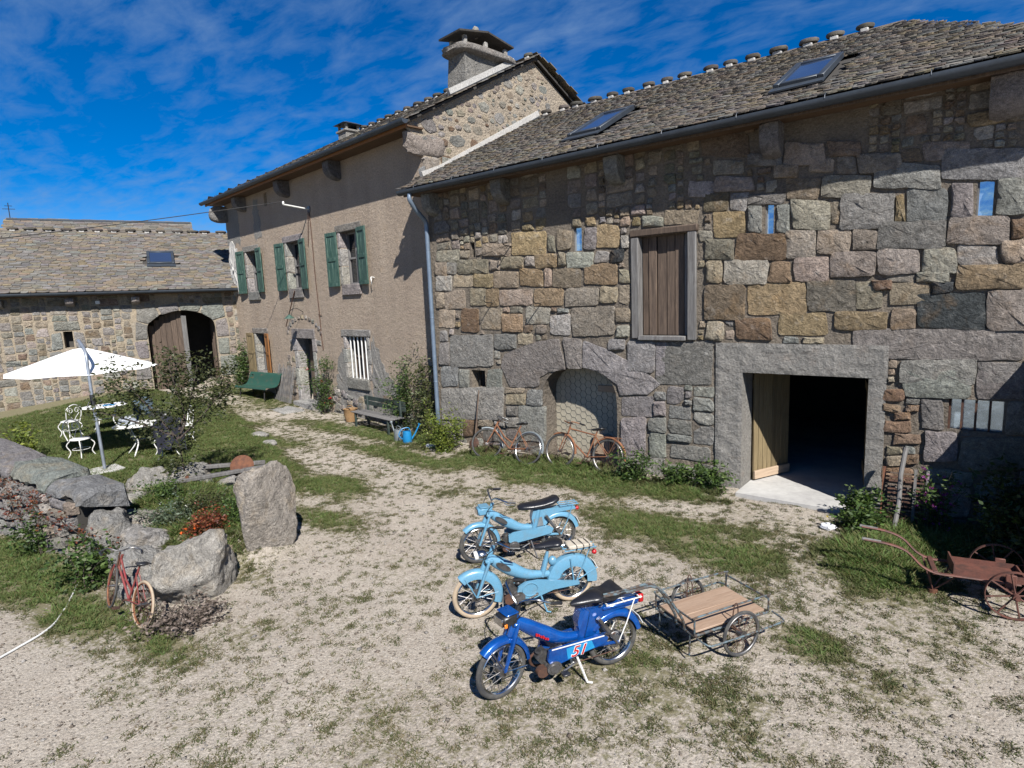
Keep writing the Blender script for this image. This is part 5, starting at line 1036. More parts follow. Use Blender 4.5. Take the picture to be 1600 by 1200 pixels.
def moped(style, label, loc, ang, steer=0):
    t = thing('moped', label, 'moped', loc, ang, 'mopeds parked side by side in the yard')
    P = {'A': M_DKBL, 'B': M_SKYB, 'C': M_SKYB}[style]; A = style
    R, WB = .258, .55; tw = .026; zs = .85; RZ = R / zs; tyre = M_CREAM if A == 'B' else M_RUBBER
    wheel(t, (WB, 0, R), R, tw, tyre, M_CHROME, 32, steer, .036); wheel(t, (-WB, 0, R), R, tw, tyre, M_CHROME, 32, 0, .04)
    # steering group
    st = obj('fork', None, t); st.location = (WB, 0, R); st.rotation_euler = (0, 0, steer)
    for s in (-1, 1):
        m = MB(); m.loft([(-.16, s * .062, .47), (-.1, s * .062, .3), (0, s * .06, .0)], [(.017, .02), (.02, .028), (.013, .016)], 8, (0, 1, 0)); m.build('fork_leg', P, st)
    m = MB(); m.box(-.2, -.11, -.075, .075, .43, .475, .012); m.build('fork_crown', P, st)
    if A == 'B': fg = guard(t, (0, 0, 0), R + .034, .05, .085, 38, -112, P, 'front_mudguard')
    else: fg = guard(t, (0, 0, 0), R + .032, .046, .04, 42, -88, P, 'front_mudguard')
    fg.location = (WB, 0, R); fg.rotation_euler = (0, 0, steer)
    m = MB()
    for s in (-1, 1): m.tube([(.0, s * .055, 0), (-.24, s * .05, .03 if A == 'B' else -.04)], .006, 5); m.tube([(0, s * .055, 0), (.12, s * .05, R + .005)], .006, 5)
    m.build('mudguard_stay', P if A == 'B' else M_CHROME, st)
    m = MB(); m.cyl((-.13, 0, .36), (-.215, 0, .62), .024, 12); m.build('steering_stem', M_BLACK if A == 'A' else P, st)
    hb = [(-.42, .31, .70), (-.33, .3, .715), (-.22, .2, .76), (-.2, .06, .7), (-.205, 0, .66), (-.2, -.06, .7), (-.22, -.2, .76), (-.33, -.3, .715), (-.42, -.31, .70)] if A != 'A' else [(-.46, .27, .66), (-.36, .27, .7), (-.24, .22, .76), (-.19, .08, .7), (-.2, 0, .62), (-.19, -.08, .7), (-.24, -.22, .76), (-.36, -.27, .7), (-.46, -.27, .66)]
    m = MB(); m.tube(spl(hb, 4), .011, 8); m.build('handlebar', M_CHROME, st)
    for s in (0, -1):
        a, b = V(hb[s]), V(hb[1 if s == 0 else -2]); m = MB(); m.loft([a - (b - a) * .05, a.lerp(b, .3), a.lerp(b, 1.1)], [.019, .017, .016], 10, None); m.build('grip', M_BLACK, st)
        m = MB(); m.tube([b + V((.05, 0, 0)), b + V((.02, .02 if s == 0 else -.02, -.025)), a + V((.0, .02 if s == 0 else -.02, -.03))], .006, 5); m.build('brake_lever', M_CHROME, st)
    if A == 'B':
        m = MB(); m.ball((-.085, 0, .53), .075, .062, .062); m.build('headlight', M_CHROME, st)
        m = MB(); m.cyl((-.04, 0, .53), (-.005, 0, .525), .055, 18); m.build('headlight_lens', M_WHITE, st)
    else:
        m = MB(); m.box(-.15, .0, -.075, .075, .47, .58, .018); hl = m.build('headlight', M_BLACK if A == 'A' else P, st)
        m = MB(); m.box(-.155, -.03, -.078, .078, .585, .6, .006); m.build('headlight_top', P, st)
        m = MB(); m.box(.0, .012, -.065, .065, .485, .57, .005); m.build('headlight_lens', M_CHROME, st)
        if A == 'A':
            for s in (-1, 1): m = MB(); m.box(-.03, .0, s * .082 - .006, s * .082 + .006, .48, .52, .003); m.build('side_reflector', M_ORG, st)
    m = MB()
    for s in (-1, 1): m.tube(spl([(-.3, s * .25, .72), (-.16, s * .16, .64), (-.1, s * .06, .46), (-.18, s * .03, .3)], 4), .005, 5)
    m.build('control_cable', M_BLACK, st)
    # frame beam with built-in tank
    path = spl([(.4, 0, .79), (.3, 0, .705), (.14, 0, .575), (-.02, 0, .475), (-.2, 0, .44), (-.4, 0, .42)], 4); n = len(path)
    rad = [(.034, .05), (.052, .075), (.064, .085), (.052, .066), (.04, .05), (.03, .034)] if A == 'B' else [(.034, .05), (.044, .07), (.046, .08), (.042, .064), (.04, .05), (.03, .034)]
    sec = []
    for i in range(n):
        u = i / (n - 1) * (len(rad) - 1); k = min(int(u), len(rad) - 2); f = u - k; sec.append((rad[k][0] * (1 - f) + rad[k + 1][0] * f, rad[k][1] * (1 - f) + rad[k + 1][1] * f))
    m = MB(); m.loft(path, sec, 16, (0, 1, 0) if 0 else Z); fb_ = m.build('frame_beam', P, t, ang=60)
    for s in (-1, 1):
        m = MB(); c = V((.245, s * .058, .66)); ux = V((.085, s * -.004, .068)); uy = V((-.02, s * .006, .03)); k = 14
        pts = [c + ux * math.cos(2 * math.pi * i / k) * .9 + uy * math.sin(2 * math.pi * i / k) for i in range(k)]
        m.add(pts + [p + V((0, s * .012, 0)) for p in pts], [tuple(range(k, 2 * k)) if s < 0 else tuple(range(k, 2 * k))] + [(i, (i + 1) % k, k + (i + 1) % k, k + i) for i in range(k)])
        if A != 'A': m.build('tank_badge', M_STEEL, fb_)
        else:
            m = MB()
            for i in range(6): m.obox(c + V((-.01 - .021 * i, s * .004, -.04 - .0165 * i + .006 * (i % 2))), V((.0065, 0, .004)), V((0, .008, 0)), V((-.003, 0, .009 + .004 * (i % 3 == 0))))
            m.build('tank_lettering', M_RED, fb_)
    m = MB(); m.cyl((.385, 0, .84), (.46, 0, .64), .03, 12); m.build('head_tube', P, t)
    # seat tube, rear frame
    m = MB(); m.loft([(-.2, 0, .42), (-.25, 0, .62), (-.275, 0, .74)], [(.03, .05), (.028, .04), (.016, .018)] if A == 'B' else [(.045, .075), (.045, .08), (.04, .07)], 12, (0, 1, 0)); m.build('seat_tube', P, t)
    for s in (-1, 1):
        m = MB(); m.loft([(-.16, s * .075, .36), (-.4, s * .08, .33), (-WB - .02, s * .075, RZ)], [(.014, .028), (.012, .02), (.01, .016)], 8, Z); m.build('swing_arm', P, t)
        m = MB()
        if A == 'B': m.tube([(-.52, s * .07, .62), (-WB, s * .075, RZ)], .009, 6); m.tube([(-WB, s * .075, RZ), (-.84, s * .06, .44)], .007, 6); m.build('rear_stay', P, t)
        else:
            m.cyl((-.36, s * .085, .64), (-.46, s * .085, .46), .02, 12); m.cyl((-.46, s * .085, .46), (-WB, s * .085, RZ), .013, 10); m.build('shock_absorber', M_STEEL, t)
    if A == 'B': guard(t, (-WB, 0, R), R + .036, .058, .12, 78, -100, P, 'rear_mudguard')
    else: guard(t, (-WB, 0, R), R + .034, .055, .05, 55, -78, P, 'rear_mudguard')
    if A != 'B':   # bodywork under the seat reaching back over the wheel
        m = MB(); m.prism([(-.2, .44), (-.17, .62), (-.2, .74), (-.5, .73), (-.78, .72), (-.8, .67), (-.56, .655), (-.4, .6), (-.33, .44)], (0, -.05, 0), (1, 0, 0), (0, 0, 1), (0, .1, 0)); m.build('side_panel', P, t, ang=30)
        if A == 'C':
            for s in (-1, 1): m = MB(); m.prism([(-.2, .47), (-.2, .6), (-.31, .62), (-.33, .48)], (0, s * .056, 0), (1, 0, 0), (0, 0, 1), (0, s * .006, 0)); m.build('grille_plate', M_GALV, t)
    # chain case on the left, belt case
    if A == 'B': poly = [(.12, .30), (.1, .38), (.02, .43), (-.12, .43), (-.5, .345), (-.6, .32), (-.6, .28), (-.3, .27), (-.08, .2), (.06, .22)]
    elif A == 'A': poly = [(.14, .44), (-.36, .47), (-.44, .42), (-.42, .36), (-.16, .32), (.12, .26), (.16, .34)]
    else: poly = [(.17, .42), (.1, .455), (-.4, .475), (-.45, .43), (-.42, .36), (-.1, .31), (.12, .28), (.17, .32)]
    for s in (-1, 1): m = MB(); m.prism(poly, (0, s * .085, 0), (1, 0, 0), (0, 0, 1), (0, s * .03, 0)); cc_ = m.build('chain_cover', P, t, ang=30)
    if A == 'A':
        m = MB(); m.box(-.4, .12, .1155, .118, .445, .457); m.build('trim_strip', M_WHITE, t)
        m = MB(); m.prism([(-.02, .425), (-.27, .44), (-.3, .35), (-.03, .305)], (0, .1155, 0), (1, 0, 0), (0, 0, 1), (0, .002, 0)); m.build('number_panel', M_MIDB, t)
        for (off, mt, nm) in ((.1, M_WHITE, 'number_outline'), (.0, M_RED, 'number')):
            cu = bpy.data.curves.new('number', 'FONT'); cu.body = '51'; cu.size = .155; cu.shear = .35; cu.extrude = .001; cu.offset = .006 if off else 0.001
            tmp = bpy.data.objects.new('tmp', cu); COL.objects.link(tmp); dg = bpy.context.evaluated_depsgraph_get(); me = bpy.data.meshes.new_from_object(tmp.evaluated_get(dg)); bpy.data.objects.remove(tmp)
            me.transform(Matrix(((-1, 0, 0, -.055), (0, 0, 1, .1195 if off else .1225), (0, 1, 0, .32), (0, 0, 0, 1)))); me.materials.clear(); me.materials.append(mt); obj(nm, me, t)
    elif A == 'B':
        m = MB(); m.ring((-.03, .118, .33), (0, 1, 0), .085, .008, 24, 6); m.build('cover_bead', P, t)
    # engine
    en = obj('engine', None, t)
    m = MB(); m.cyl((.1, -.085, .25), (.1, .085, .25), .078, 20); m.build('crankcase', M_ENGINE, en)
    m = MB(); m.cyl((.1, .08, .25), (.1, .125, .25), .07, 22); m.cyl((.1, .12, .25), (.1, .135, .25), .045, 18); m.build('magneto_cover', M_STEEL, en)
    m = MB()
    for i in range(7): c = V((.15, 0, .31)) + V((.55, 0, .8)).normalized() * (.012 * i); m.obox(c, V((.8, 0, -.55)).normalized() * .055, V((0, .058, 0)), V((.55, 0, .8)).normalized() * .0032)
    m.cyl((.13, 0, .28), (.2, 0, .4), .036, 12); m.build('cylinder_fins', M_ENGINE, en)
    m = MB(); m.cyl((.2, .05, .22), (.2, .105, .22), .055, 18); m.build('clutch_drum', M_RUSTD, en)
    m = MB(); m.ball((.09, .06, .41), .035, .03, .03); m.cyl((.06, .06, .42), (.0, .07, .44), .02, 10); m.build('carburettor', M_BLACK, en)
    m = MB(); m.tube(spl([(.2, -.03, .36), (.26, -.05, .3), (.22, -.08, .18), (.05, -.1, .14), (-.2, -.11, .15)], 4), .013, 8); m.build('exhaust_pipe', M_RUSTD, en)
    m = MB(); m.loft([(-.18, -.11, .15), (-.24, -.11, .155), (-.56, -.12, .19), (-.62, -.12, .2)], [.014, .03, .03, .012], 12, None); m.build('muffler', M_STEEL, en)
    # pedals, crank, rear sprocket
    cr = obj('pedal_crank', None, t); bb = V((-.1, 0, .265))
    m = MB(); m.cyl(bb + V((0, -.14, 0)), bb + V((0, .14, 0)), .014, 10); m.tube([bb + V((0, .14, 0)), bb + V((.13 if A != 'C' else .11, .15, -.05))], .009, 6); m.tube([bb + V((0, -.14, 0)), bb + V((-.13, -.15, .05))], .009, 6); m.build('crank_arm', M_STEEL, cr)
    for s, p in ((1, bb + V((.13 if A != 'C' else .11, .19, -.05))), (-1, bb + V((-.13, -.19, .05)))): m = MB(); m.box(p.x - .035, p.x + .035, p.y - .035, p.y + .035, p.z - .012, p.z + .012, .006); m.build('pedal', M_BLACK, cr)
    m = MB(); m.ring((-WB, .06, R), (0, 1, 0), .095, .006, 28, 5, rz=.003); m.cyl((-WB, .052, R), (-WB, .058, R), .06, 20); m.build('rear_sprocket', M_STEEL, t)
    m = MB(); m.tube([(-WB, .06, RZ + .1), (-.1, .07, .31)], .005, 4); m.tube([(-WB, .06, RZ - .1), (-.1, .07, .2)], .005, 4); m.build('chain', M_RUSTD, t)
    # centre stand
    sm = M_WHITE if A == 'A' else (P if A == 'B' else M_STEEL)
    for s in (-1, 1): m = MB(); m.tube([(-.14, s * .08, .27), (-.2, s * .15, .012), (-.24, s * .17, .008)], .011, 6); m.build('stand_leg', sm, t)
    # seat, rack, lamps
    if A == 'C':
        m = MB(); pts = [(-.0, 0, .79), (-.06, 0, .8), (-.2, 0, .8), (-.34, 0, .81), (-.46, 0, .835), (-.53, 0, .87), (-.56, 0, .88)]; m.loft(pts, [(.05, .03), (.09, .05), (.11, .052), (.112, .052), (.112, .055), (.1, .05), (.07, .03)], 16, Z); m.build('bench_seat', M_SEAT, t, ang=60)
        rz = .76; x0, x1 = -.56, -.83
    else:
        saddle(t, -.44, -.13, .83, .115, .045, .05, M_SEAT); m = MB()
        for s in (-1, 1):
            m.tube([(-.4 + .018 * math.cos(q * 1.3), s * .06 + .018 * math.sin(q * 1.3), .75 + .006 * q) for q in range(10)], .004, 4)
        m.tube([(-.27, 0, .7), (-.29, 0, .8)], .012, 8); m.build('saddle_springs', M_STEEL, t); rz = .745 if A == 'A' else .735; x0, x1 = -.45, -.83
    if A == 'B': m = MB(); m.ball((-.33, 0, .6), .05, .045, .065); m.build('tool_canister', P, t)
    m = MB()
    for y in (-.075, 0, .075): m.tube([(x0, y, rz), (x1, y * .9, rz)], .007, 6)
    for k in range(3): x = x0 + (x1 - x0) * (.05 + .45 * k); m.tube([(x, -.078, rz), (x, .078, rz)], .007, 6)
    for s in (-1, 1): m.tube([(x1 + .08, s * .07, rz), (-.66, s * .075, .5), (-WB - .02, s * .08, RZ)], .006, 5)
    m.build('rack', M_WHITE if A == 'A' else P, t)
    if A == 'A':
        m = MB(); m.box(-.8, -.42, -.07, .07, rz - .055, rz - .012, .012); m.build('rack_box', P, t)
        m = MB(); nn = 8; vs = []; fs = []
        for i in range(nn + 1):
            for s, z_ in ((-1, 0), (1, 0), (-1, .012), (1, .012)): x = -.42 - .03 * i; vs.append((x, -.06 + s * .14 + .0, .79 + .01 * math.sin(i * 1.2) + (.05 * (i / nn) ** 2) + z_))
        for i in range(nn):
            a = i * 4; b = a + 4; fs += [(a, a + 1, b + 1, b), (a + 2, b + 2, b + 3, a + 3), (a, b, b + 2, a + 2), (a + 1, a + 3, b + 3, b + 1)]
        m.add(vs, fs + [(0, 2, 3, 1), (nn * 4, nn * 4 + 1, nn * 4 + 3, nn * 4 + 2)]); m.build('leather_pad', M_BLACK, t)
    if A == 'B':
        m = MB(); m.box(-.78, -.5, -.09, .09, rz + .012, rz + .065, .02); bg_ = m.build('beige_bundle', simple('beige_cloth', (.55, .49, .4), .9, bump=.01, bs=18), t, label='folded beige cloth strapped on the rack')
        for x in (-.58, -.66, -.73): m = MB(); m.tube(spl([(x, .1, rz), (x - .01, .096, rz + .05), (x, 0, rz + .074), (x, -.096, rz + .05), (x, -.1, rz)], 4), .007, 5); m.build('strap', M_BLACK, bg_)
    m = MB()
    if A == 'A': m.box(-.87, -.81, -.05, .05, .66, .76, .015)
    else: m.ball((-.83, 0, .63 if A == 'B' else .66), .03, .03, .035)
    m.build('tail_light', M_RED, t)
    m = MB(); a = -62; cpt = V((-WB, 0, R)) + V((-math.sin(math.radians(62)) * (R + .055), 0, math.cos(math.radians(62)) * (R + .055))); dn = V((-.47, 0, -.88)); m.obox(cpt, dn * .05, V((0, .055, 0)), dn.cross(V((0, 1, 0))) * .003); m.build('number_plate', M_WHITE, t)
    for c in list(t.children):
        n_ = c.name.split('.')[0]
        if n_ not in ('wheel', 'front_mudguard', 'rear_mudguard', 'rear_sprocket', 'number_plate'): c.scale = (1, 1, zs)
    return t
def heading(f, r): return ((f[0] + r[0]) / 2, (f[1] + r[1]) / 2), math.atan2(f[1] - r[1], f[0] - r[0])
for st, f, r_, lab, sr in (('A', (7.34, -6.5), (7.88, -5.54), 'glossy dark blue moped marked 51, nearest of the three, hitched to the trailer', math.radians(14)), ('B', (6.31, -5.66), (6.92, -4.8), 'light blue moped with cream tyres and deep rounded mudguards, the middle one', 0), ('C', (5.4, -4.68), (6.06, -3.74), 'light blue moped with long black bench seat, nearest the barn', math.radians(3))):
    c, a = heading(f, r_); o = moped(st, lab, (c[0], c[1], g1(*c)), a, sr)

def bicycle(label, loc, ang, lean, frame, tyre, rim, guardm, R=.335, steer=0, ladies=False, saddle_m=None, tyre2=None):
    t = thing('bicycle', label, 'bicycle', loc, ang); t.rotation_euler = (lean, 0, ang)
    WB = .53; wheel(t, (WB, 0, R), R, .02, tyre, rim, 32, steer, .02, .045, M_RUSTD); wheel(t, (-WB, 0, R), R, .02, tyre2 or tyre, rim, 32, 0, .024, .05, M_RUSTD)
    bb = V((-.08, 0, .28)); st_ = V((-.22, 0, .72)); hd = V((.36, 0, .8)); hl = V((.41, 0, .66))
    def tb(n, pts, r): m = MB(); m.tube(pts, r, 8); m.build(n, frame, t)
    tb('seat_tube', [bb, st_ + V((-.03, 0, .08))], .015); tb('down_tube', [hl, bb], .017); tb('head_tube', [hl - V((-.01, 0, .05)), hd + V((-.01, 0, .04))], .019)
    tb('top_tube', [hd, st_] if not ladies else [hd - V((0, 0, .04)), V((.1, 0, .52)), bb.lerp(st_, .3)], .015)
    for s in (-1, 1): tb('chain_stay', [bb + V((0, s * .03, 0)), V((-WB, s * .05, R))], .009); tb('seat_stay', [st_ + V((0, s * .02, -.02)), V((-WB, s * .05, R))], .008)
    fk = obj('fork', None, t); fk.location = (WB, 0, R); fk.rotation_euler = (0, 0, steer)
    for s in (-1, 1): m = MB(); m.tube(spl([(-.12, s * .035, R + .02), (-.06, s * .05, .18), (0, s * .05, 0)], 3), .011, 6); m.build('fork_blade', frame, fk)
    m = MB(); m.tube([(-.13, 0, R), (-.18, 0, .55)], .013, 8); m.build('stem', M_RUSTD, fk)
    hb = [(-.36, .26, .56), (-.24, .27, .58), (-.12, .16, .6), (-.15, 0, .56), (-.12, -.16, .6), (-.24, -.27, .58), (-.36, -.26, .56)]
    m = MB(); m.tube(spl(hb, 4), .011, 7); m.build('handlebar', M_STEEL if guardm is not M_RUSTB else M_RUSTB, fk)
    for s in (0, -1): a, b = V(hb[s]), V(hb[1 if s == 0 else -2]); m = MB(); m.tube([a, b], .017, 8); m.build('grip', M_BLACK, fk)
    m = MB(); m.tube([(-.1, .2, .57), (-.26, .25, .53)], .005, 4); m.tube([(-.1, -.2, .57), (-.26, -.25, .53)], .005, 4); m.build('brake_lever', M_STEEL, fk)
    if guardm:
        guard(fk, (0, 0, 0), R + .022, .028, .015, 30, -95, guardm, 'front_mudguard', 16); guard(t, (-WB, 0, R), R + .022, .03, .015, 60, -100, guardm, 'rear_mudguard', 18)
        m = MB()
        for s in (-1, 1): m.tube([(-WB, s * .05, R), (-WB - .32, s * .03, R + .1)], .004, 4); m.tube([(-WB, s * .05, R), (-WB - .16, s * .03, R + .3)], .004, 4)
        m.build('mudguard_stay', M_STEEL, t)
    saddle(t, st_.x - .18, st_.x + .1, .84, .08, .022, .03, saddle_m or M_BLACK)
    m = MB(); m.tube([st_, V((-.255, 0, .83))], .012, 7); m.build('seat_post', M_STEEL, t)
    cr = obj('crank', None, t); m = MB(); m.ring(bb + V((0, -.045, 0)), (0, 1, 0), .085, .006, 26, 5, rz=.003)
    for k in range(5): q = 2 * math.pi * k / 5; m.tube([bb + V((0, -.045, 0)), bb + V((.085 * math.cos(q), -.045, .085 * math.sin(q)))], .006, 4)
    m.cyl(bb + V((0, -.07, 0)), bb + V((0, .07, 0)), .015, 8); m.build('chainring', M_RUSTD, cr)
    for s in (-1, 1): p = bb + V((s * .1, s * .08, -s * .13)); m = MB(); m.tube([bb + V((0, s * .07, 0)), p], .008, 5); m.box(p.x - .04, p.x + .04, min(p.y, p.y + s * .08), max(p.y, p.y + s * .08), p.z - .01, p.z + .01); m.build('pedal', M_RUSTD, cr)
    m = MB(); m.tube([bb + V((0, -.045, .085)), (-WB, -.045, R + .035)], .004, 4); m.tube([bb + V((0, -.045, -.085)), (-WB, -.045, R - .035)], .004, 4); m.build('chain', M_RUSTD, t)
    m = MB(); m.tube([(-.3, s * .06, .72) if 0 else (-.34, -.06, .71), (-.75, -.06, .715), (-.75, .06, .715), (-.34, .06, .71)], .006, 5); m.tube([(-.7, .06, .715), (-WB, .05, R)], .005, 4); m.tube([(-.7, -.06, .715), (-WB, -.05, R)], .005, 4)
    if guardm is M_RUSTB: m.build('rack', frame, t)
    return t
bicycle('rust brown bicycle with mudguards leaning in front of the arched niche', (4.36, -.5, g1(4.36, -.5)), math.radians(184), math.radians(15), M_RUSTB, M_RUBBER, M_STEEL, M_RUSTB, .34)
bicycle('old reddish bicycle with pale mudguards leaning on the wall beside a shovel', (2.63, -.8, g1(2.63, -.8)), math.radians(185), math.radians(24), M_RUSTB, M_RUBBER, M_CHROME, M_GALV, .335, math.radians(32), True)
bicycle('dark red bicycle with one white tyre leaning on the boulders at the left', (2.96, -7.98, g1(2.93, -8.0)), math.radians(183), math.radians(15), M_REDB, M_RUBBER, M_RUSTB, None, .33, math.radians(-12), True, None, M_CREAM).scale = (.77, .77, .77)

# ------------------------------------------------------------------ trailer behind the dark blue moped
tr = thing('bicycle_trailer', 'small two wheeled trailer with tube rails and a wooden board bed', 'trailer', (8.46, -4.63, g1(8.46, -4.63)), math.atan2(-.74, -.38))
# local x points forwards (towards the moped), y to its left
wheel(tr, (-.03, .37, .22), .222, .015, M_RUBBER, M_STEEL, 28, 0, .03, .035, M_RUSTD); wheel(tr, (-.03, -.37, .22), .222, .015, M_RUBBER, M_STEEL, 28, 0, .03, .035, M_RUSTD)
for i, (a, b) in enumerate(((-.262, .0), (.003, .262))): m = MB(); m.box(-.43, .41, a, b, .29, .31, .004); m.build('board', M_WBOARD, tr)
def rails(z, x0, x1, y, n, mt, r=.009):
    m = MB(); m.tube(spl([(x0, y, z - .17), (x0, y, z - .03), (x0 + .05, y, z), (x1 - .05, y, z), (x1, y, z - .03), (x1, y, z - .17)], 3), r, 8); m.build(n, mt, tr)
for s in (-1, 1): rails(.455, -.46, .44, s * .28, 'side_rail', M_LBL)
for x in (-.46, .44): m = MB(); m.tube([(x, -.28, .42), (x, .28, .42)], .01, 7); m.build('end_rail', M_LBL, tr)
m = MB()
for s in (-1, 1): m.tube([(-.46, s * .28, .28), (.44, s * .28, .28)], .012, 7); m.tube(spl([(-.5, s * .29, .28), (-.5, s * .42, .26), (-.4, s * .44, .25), (.3, s * .44, .25), (.42, s * .41, .26), (.44, s * .29, .28)], 3), .009, 7)
for x in (-.46, 0, .44): m.tube([(x, -.28, .275), (x, .28, .275)], .011, 6)
m.build('chassis', M_LBL, tr)
m = MB(); m.cyl((-.03, -.42, .22), (-.03, .42, .22), .011, 8)
for s in (-1, 1): m.tube([(-.03, s * .4, .22), (.0, s * .28, .28)], .008, 5); m.tube(spl([(-.05, s * .31, .28), (-.03, s * .32, .48), (.01, s * .32, .48), (.03, s * .31, .28)], 3), .006, 5)
m.build('axle', M_RUSTD, tr)
mwi = tr.matrix_basis if 0 else (Matrix.Translation(tr.location) @ Matrix.Rotation(tr.rotation_euler.z, 4, 'Z')).inverted()
hp = mwi @ V((7.83, -5.62, .68)); m = MB()
for s in (-1, 1): m.tube(spl([(.44, s * .06 + .08, .28), (.49, s * .05 + .1, .42), hp.lerp(V((.5, .1, .62)), .72) + V((0, s * .03, .08)), hp.lerp(V((.5, .1, .66)), .35) + V((0, s * .02, .03)), hp + V((0, s * .012, 0))], 5), .013, 8)
m.build('tow_bar', M_LBL, tr)
for s in (-1, 1): m = MB(); m.tube([(.44, s * .22, .28), (.45, s * .22, .06)], .009, 6); m.build('prop_leg', M_LBL, tr)

# ------------------------------------------------------------------ rusty two wheeled hand barrow at the right
hb_ = thing('hand_barrow', 'rust red iron hand barrow with curved handles and spoked wheels', 'barrow', (10.2, -2.4, g1(10.2, -2.4)), math.radians(12))
def iron_wheel(c, R):
    e = obj('wheel', None, hb_); e.location = c; m = MB(); m.ring((0, 0, 0), (0, 1, 0), R, .008, 32, 6, rz=.022); m.build('rim', M_BARROW, e)
    m = MB(); m.cyl((0, -.06, 0), (0, .06, 0), .032, 12); m.cyl((0, -.075, 0), (0, .075, 0), .018, 10); m.build('hub', M_BARROW, e)
    for k in range(8): q = 2 * math.pi * k / 8 + .2; m = MB(); m.tube([(0, 0, 0), (R * math.cos(q), 0, R * math.sin(q))], .009, 5); m.build('spoke', M_BARROW, e)
for y in (-.36, .36): iron_wheel((.52, y, .25), .245)
for s in (-1, 1):
    y = s * .19; m = MB(); m.loft(spl([(-.78, y * 1.05, .58), (-.55, y * 1.05, .56), (-.38, y, .5), (-.24, y, .36), (-.1, y, .3), (.1, y, .3), (.6, y, .3)], 4), (.014, .026), 8, (0, 1, 0)); m.build('handle', M_BARROW, hb_)
    m = MB(); m.tube([(-.62, y * 1.05, .57), (-.8, y * 1.05, .585)], .019, 8); m.build('handle_tip', M_WGREY, hb_)
m = MB(); m.box(-.14, -.09, -.21, .21, .285, .325, .006); m.build('cross_bar', M_BARROW, hb_)
m = MB(); m.box(.07, .62, -.175, .175, .3, .318); m.build('tray_floor', M_BARROW, hb_, smooth=False)
for a in ((.06, .63, -.172, -.16, .3, .37), (.06, .63, .16, .172, .3, .37), (.045, .06, -.172, .172, .3, .42), (.63, .645, -.172, .172, .3, .37)): m = MB(); m.box(*a); m.build('tray_side', M_BARROW, hb_, smooth=False)
m = MB(); m.cyl((.52, -.42, .25), (.52, .42, .25), .014, 8); m.build('axle', M_BARROW, hb_)
for y in (-.21, .21): m = MB(); m.box(.47, .56, y - .012, y + .012, .22, .4, .01); m.build('axle_bracket', M_BARROW, hb_)
for s in (-1, 1): m = MB(); m.tube([(-.18, s * .18, .33), (-.1, s * .02, .03)], .01, 6); m.tube([(.1, s * .15, .3), (-.1, s * .02, .03)], .008, 6); m.build('prop_leg', M_BARROW, hb_)
m = MB(); m.cyl((-.1, 0, 0), (-.1, 0, .04), .05, 12); m.build('foot', M_RUST, hb_)

# ------------------------------------------------------------------ dry stone wall, boulders, standing stone
WA = math.atan2(.63, 3.68)
sw_ = thing('dry_stone_wall', 'grey dry stone wall with thick weathered coping round the parasol lawn', 'wall', (-6, -8.9, 0), WA)
zf = lambda x: 1.6 - .092 * x; zb = lambda x: 1.78 - .115 * x
m = MB(); m.add([(0, .02, -.3), (6.8, .02, -.3), (6.8, .02, zf(6.8) - .15), (0, .02, zf(0) - .15), (0, .66, -.3), (6.8, .66, -.3), (6.8, .66, zb(6.8) - .2), (0, .66, zb(0) - .2)], [(0, 1, 2, 3), (5, 4, 7, 6), (1, 5, 6, 2), (3, 2, 6, 7)]); core = m.build('core', M_DECK, sw_, smooth=False)
R5 = random.Random(44); it = []
for q in pack(.0, 6.85, -.1, 1.35, [tuple([(0, zf(0) - .16), (7.2, zf(7.2) - .16), (7.2, 2), (0, 2)])], (.16, .42), (.12, .3), R5):
    it.append((rectpoly(q, R5, .5), jit(PAL[R5.choice('ggwpgg')], R5, .2), R5.uniform(.03, .11), 'g', .0))
masonry(core, it, dict(g=M_GRAN), 200)
x0_ = 0.0
for ci, ln_ in enumerate((1.7, 1.35, 1.9, 1.1, .95)):
    nx_ = int(ln_ / .06); pr = [(-.02, -.13), (-.05, -.07), (-.02, .0), (.07, .05), (.22, .05), (.42, .03), (.6, -.03), (.64, -.3)]; n_ = len(pr); vs = []; fs = []; jy, jz = R5.uniform(-.03, .03), R5.uniform(-.03, .02)
    for i in range(nx_ + 1):
        x = x0_ + ln_ * i / nx_; e = min(i, nx_ - i) / nx_; tp = 1 - .14 * max(0, 1 - e * 9)
        for j, (a, b) in enumerate(pr):
            f = min(1, max(0, a / .66)); z = zf(x) * (1 - f) + zb(x) * f + b * tp - (1 - tp) * .3; q = V((x * 1.6, a * 3, b * 3 + ci * 9))
            k = mn.fractal(q * 1.7, .75, 2.2, 6) * .075 + mn.noise(q * 7) * .014; vs.append((x + mn.noise(q * 2 + V((5, 0, 0))) * .05, a * tp + jy + (k if j < 3 else -k if j > 5 else 0), z + jz + k * .9))
    for i in range(nx_):
        for j in range(n_ - 1): a = i * n_ + j; fs.append((a, a + n_, a + n_ + 1, a + 1))
    fs.append(tuple(nx_ * n_ + j for j in range(n_))); fs.append(tuple(range(n_))[::-1])
    m = MB(); m.cur = jit((.285, .28, .268), R5, .1); m.add(vs, fs); m.build('coping_stone', M_ROCK, sw_, ang=50); x0_ += ln_ + .012
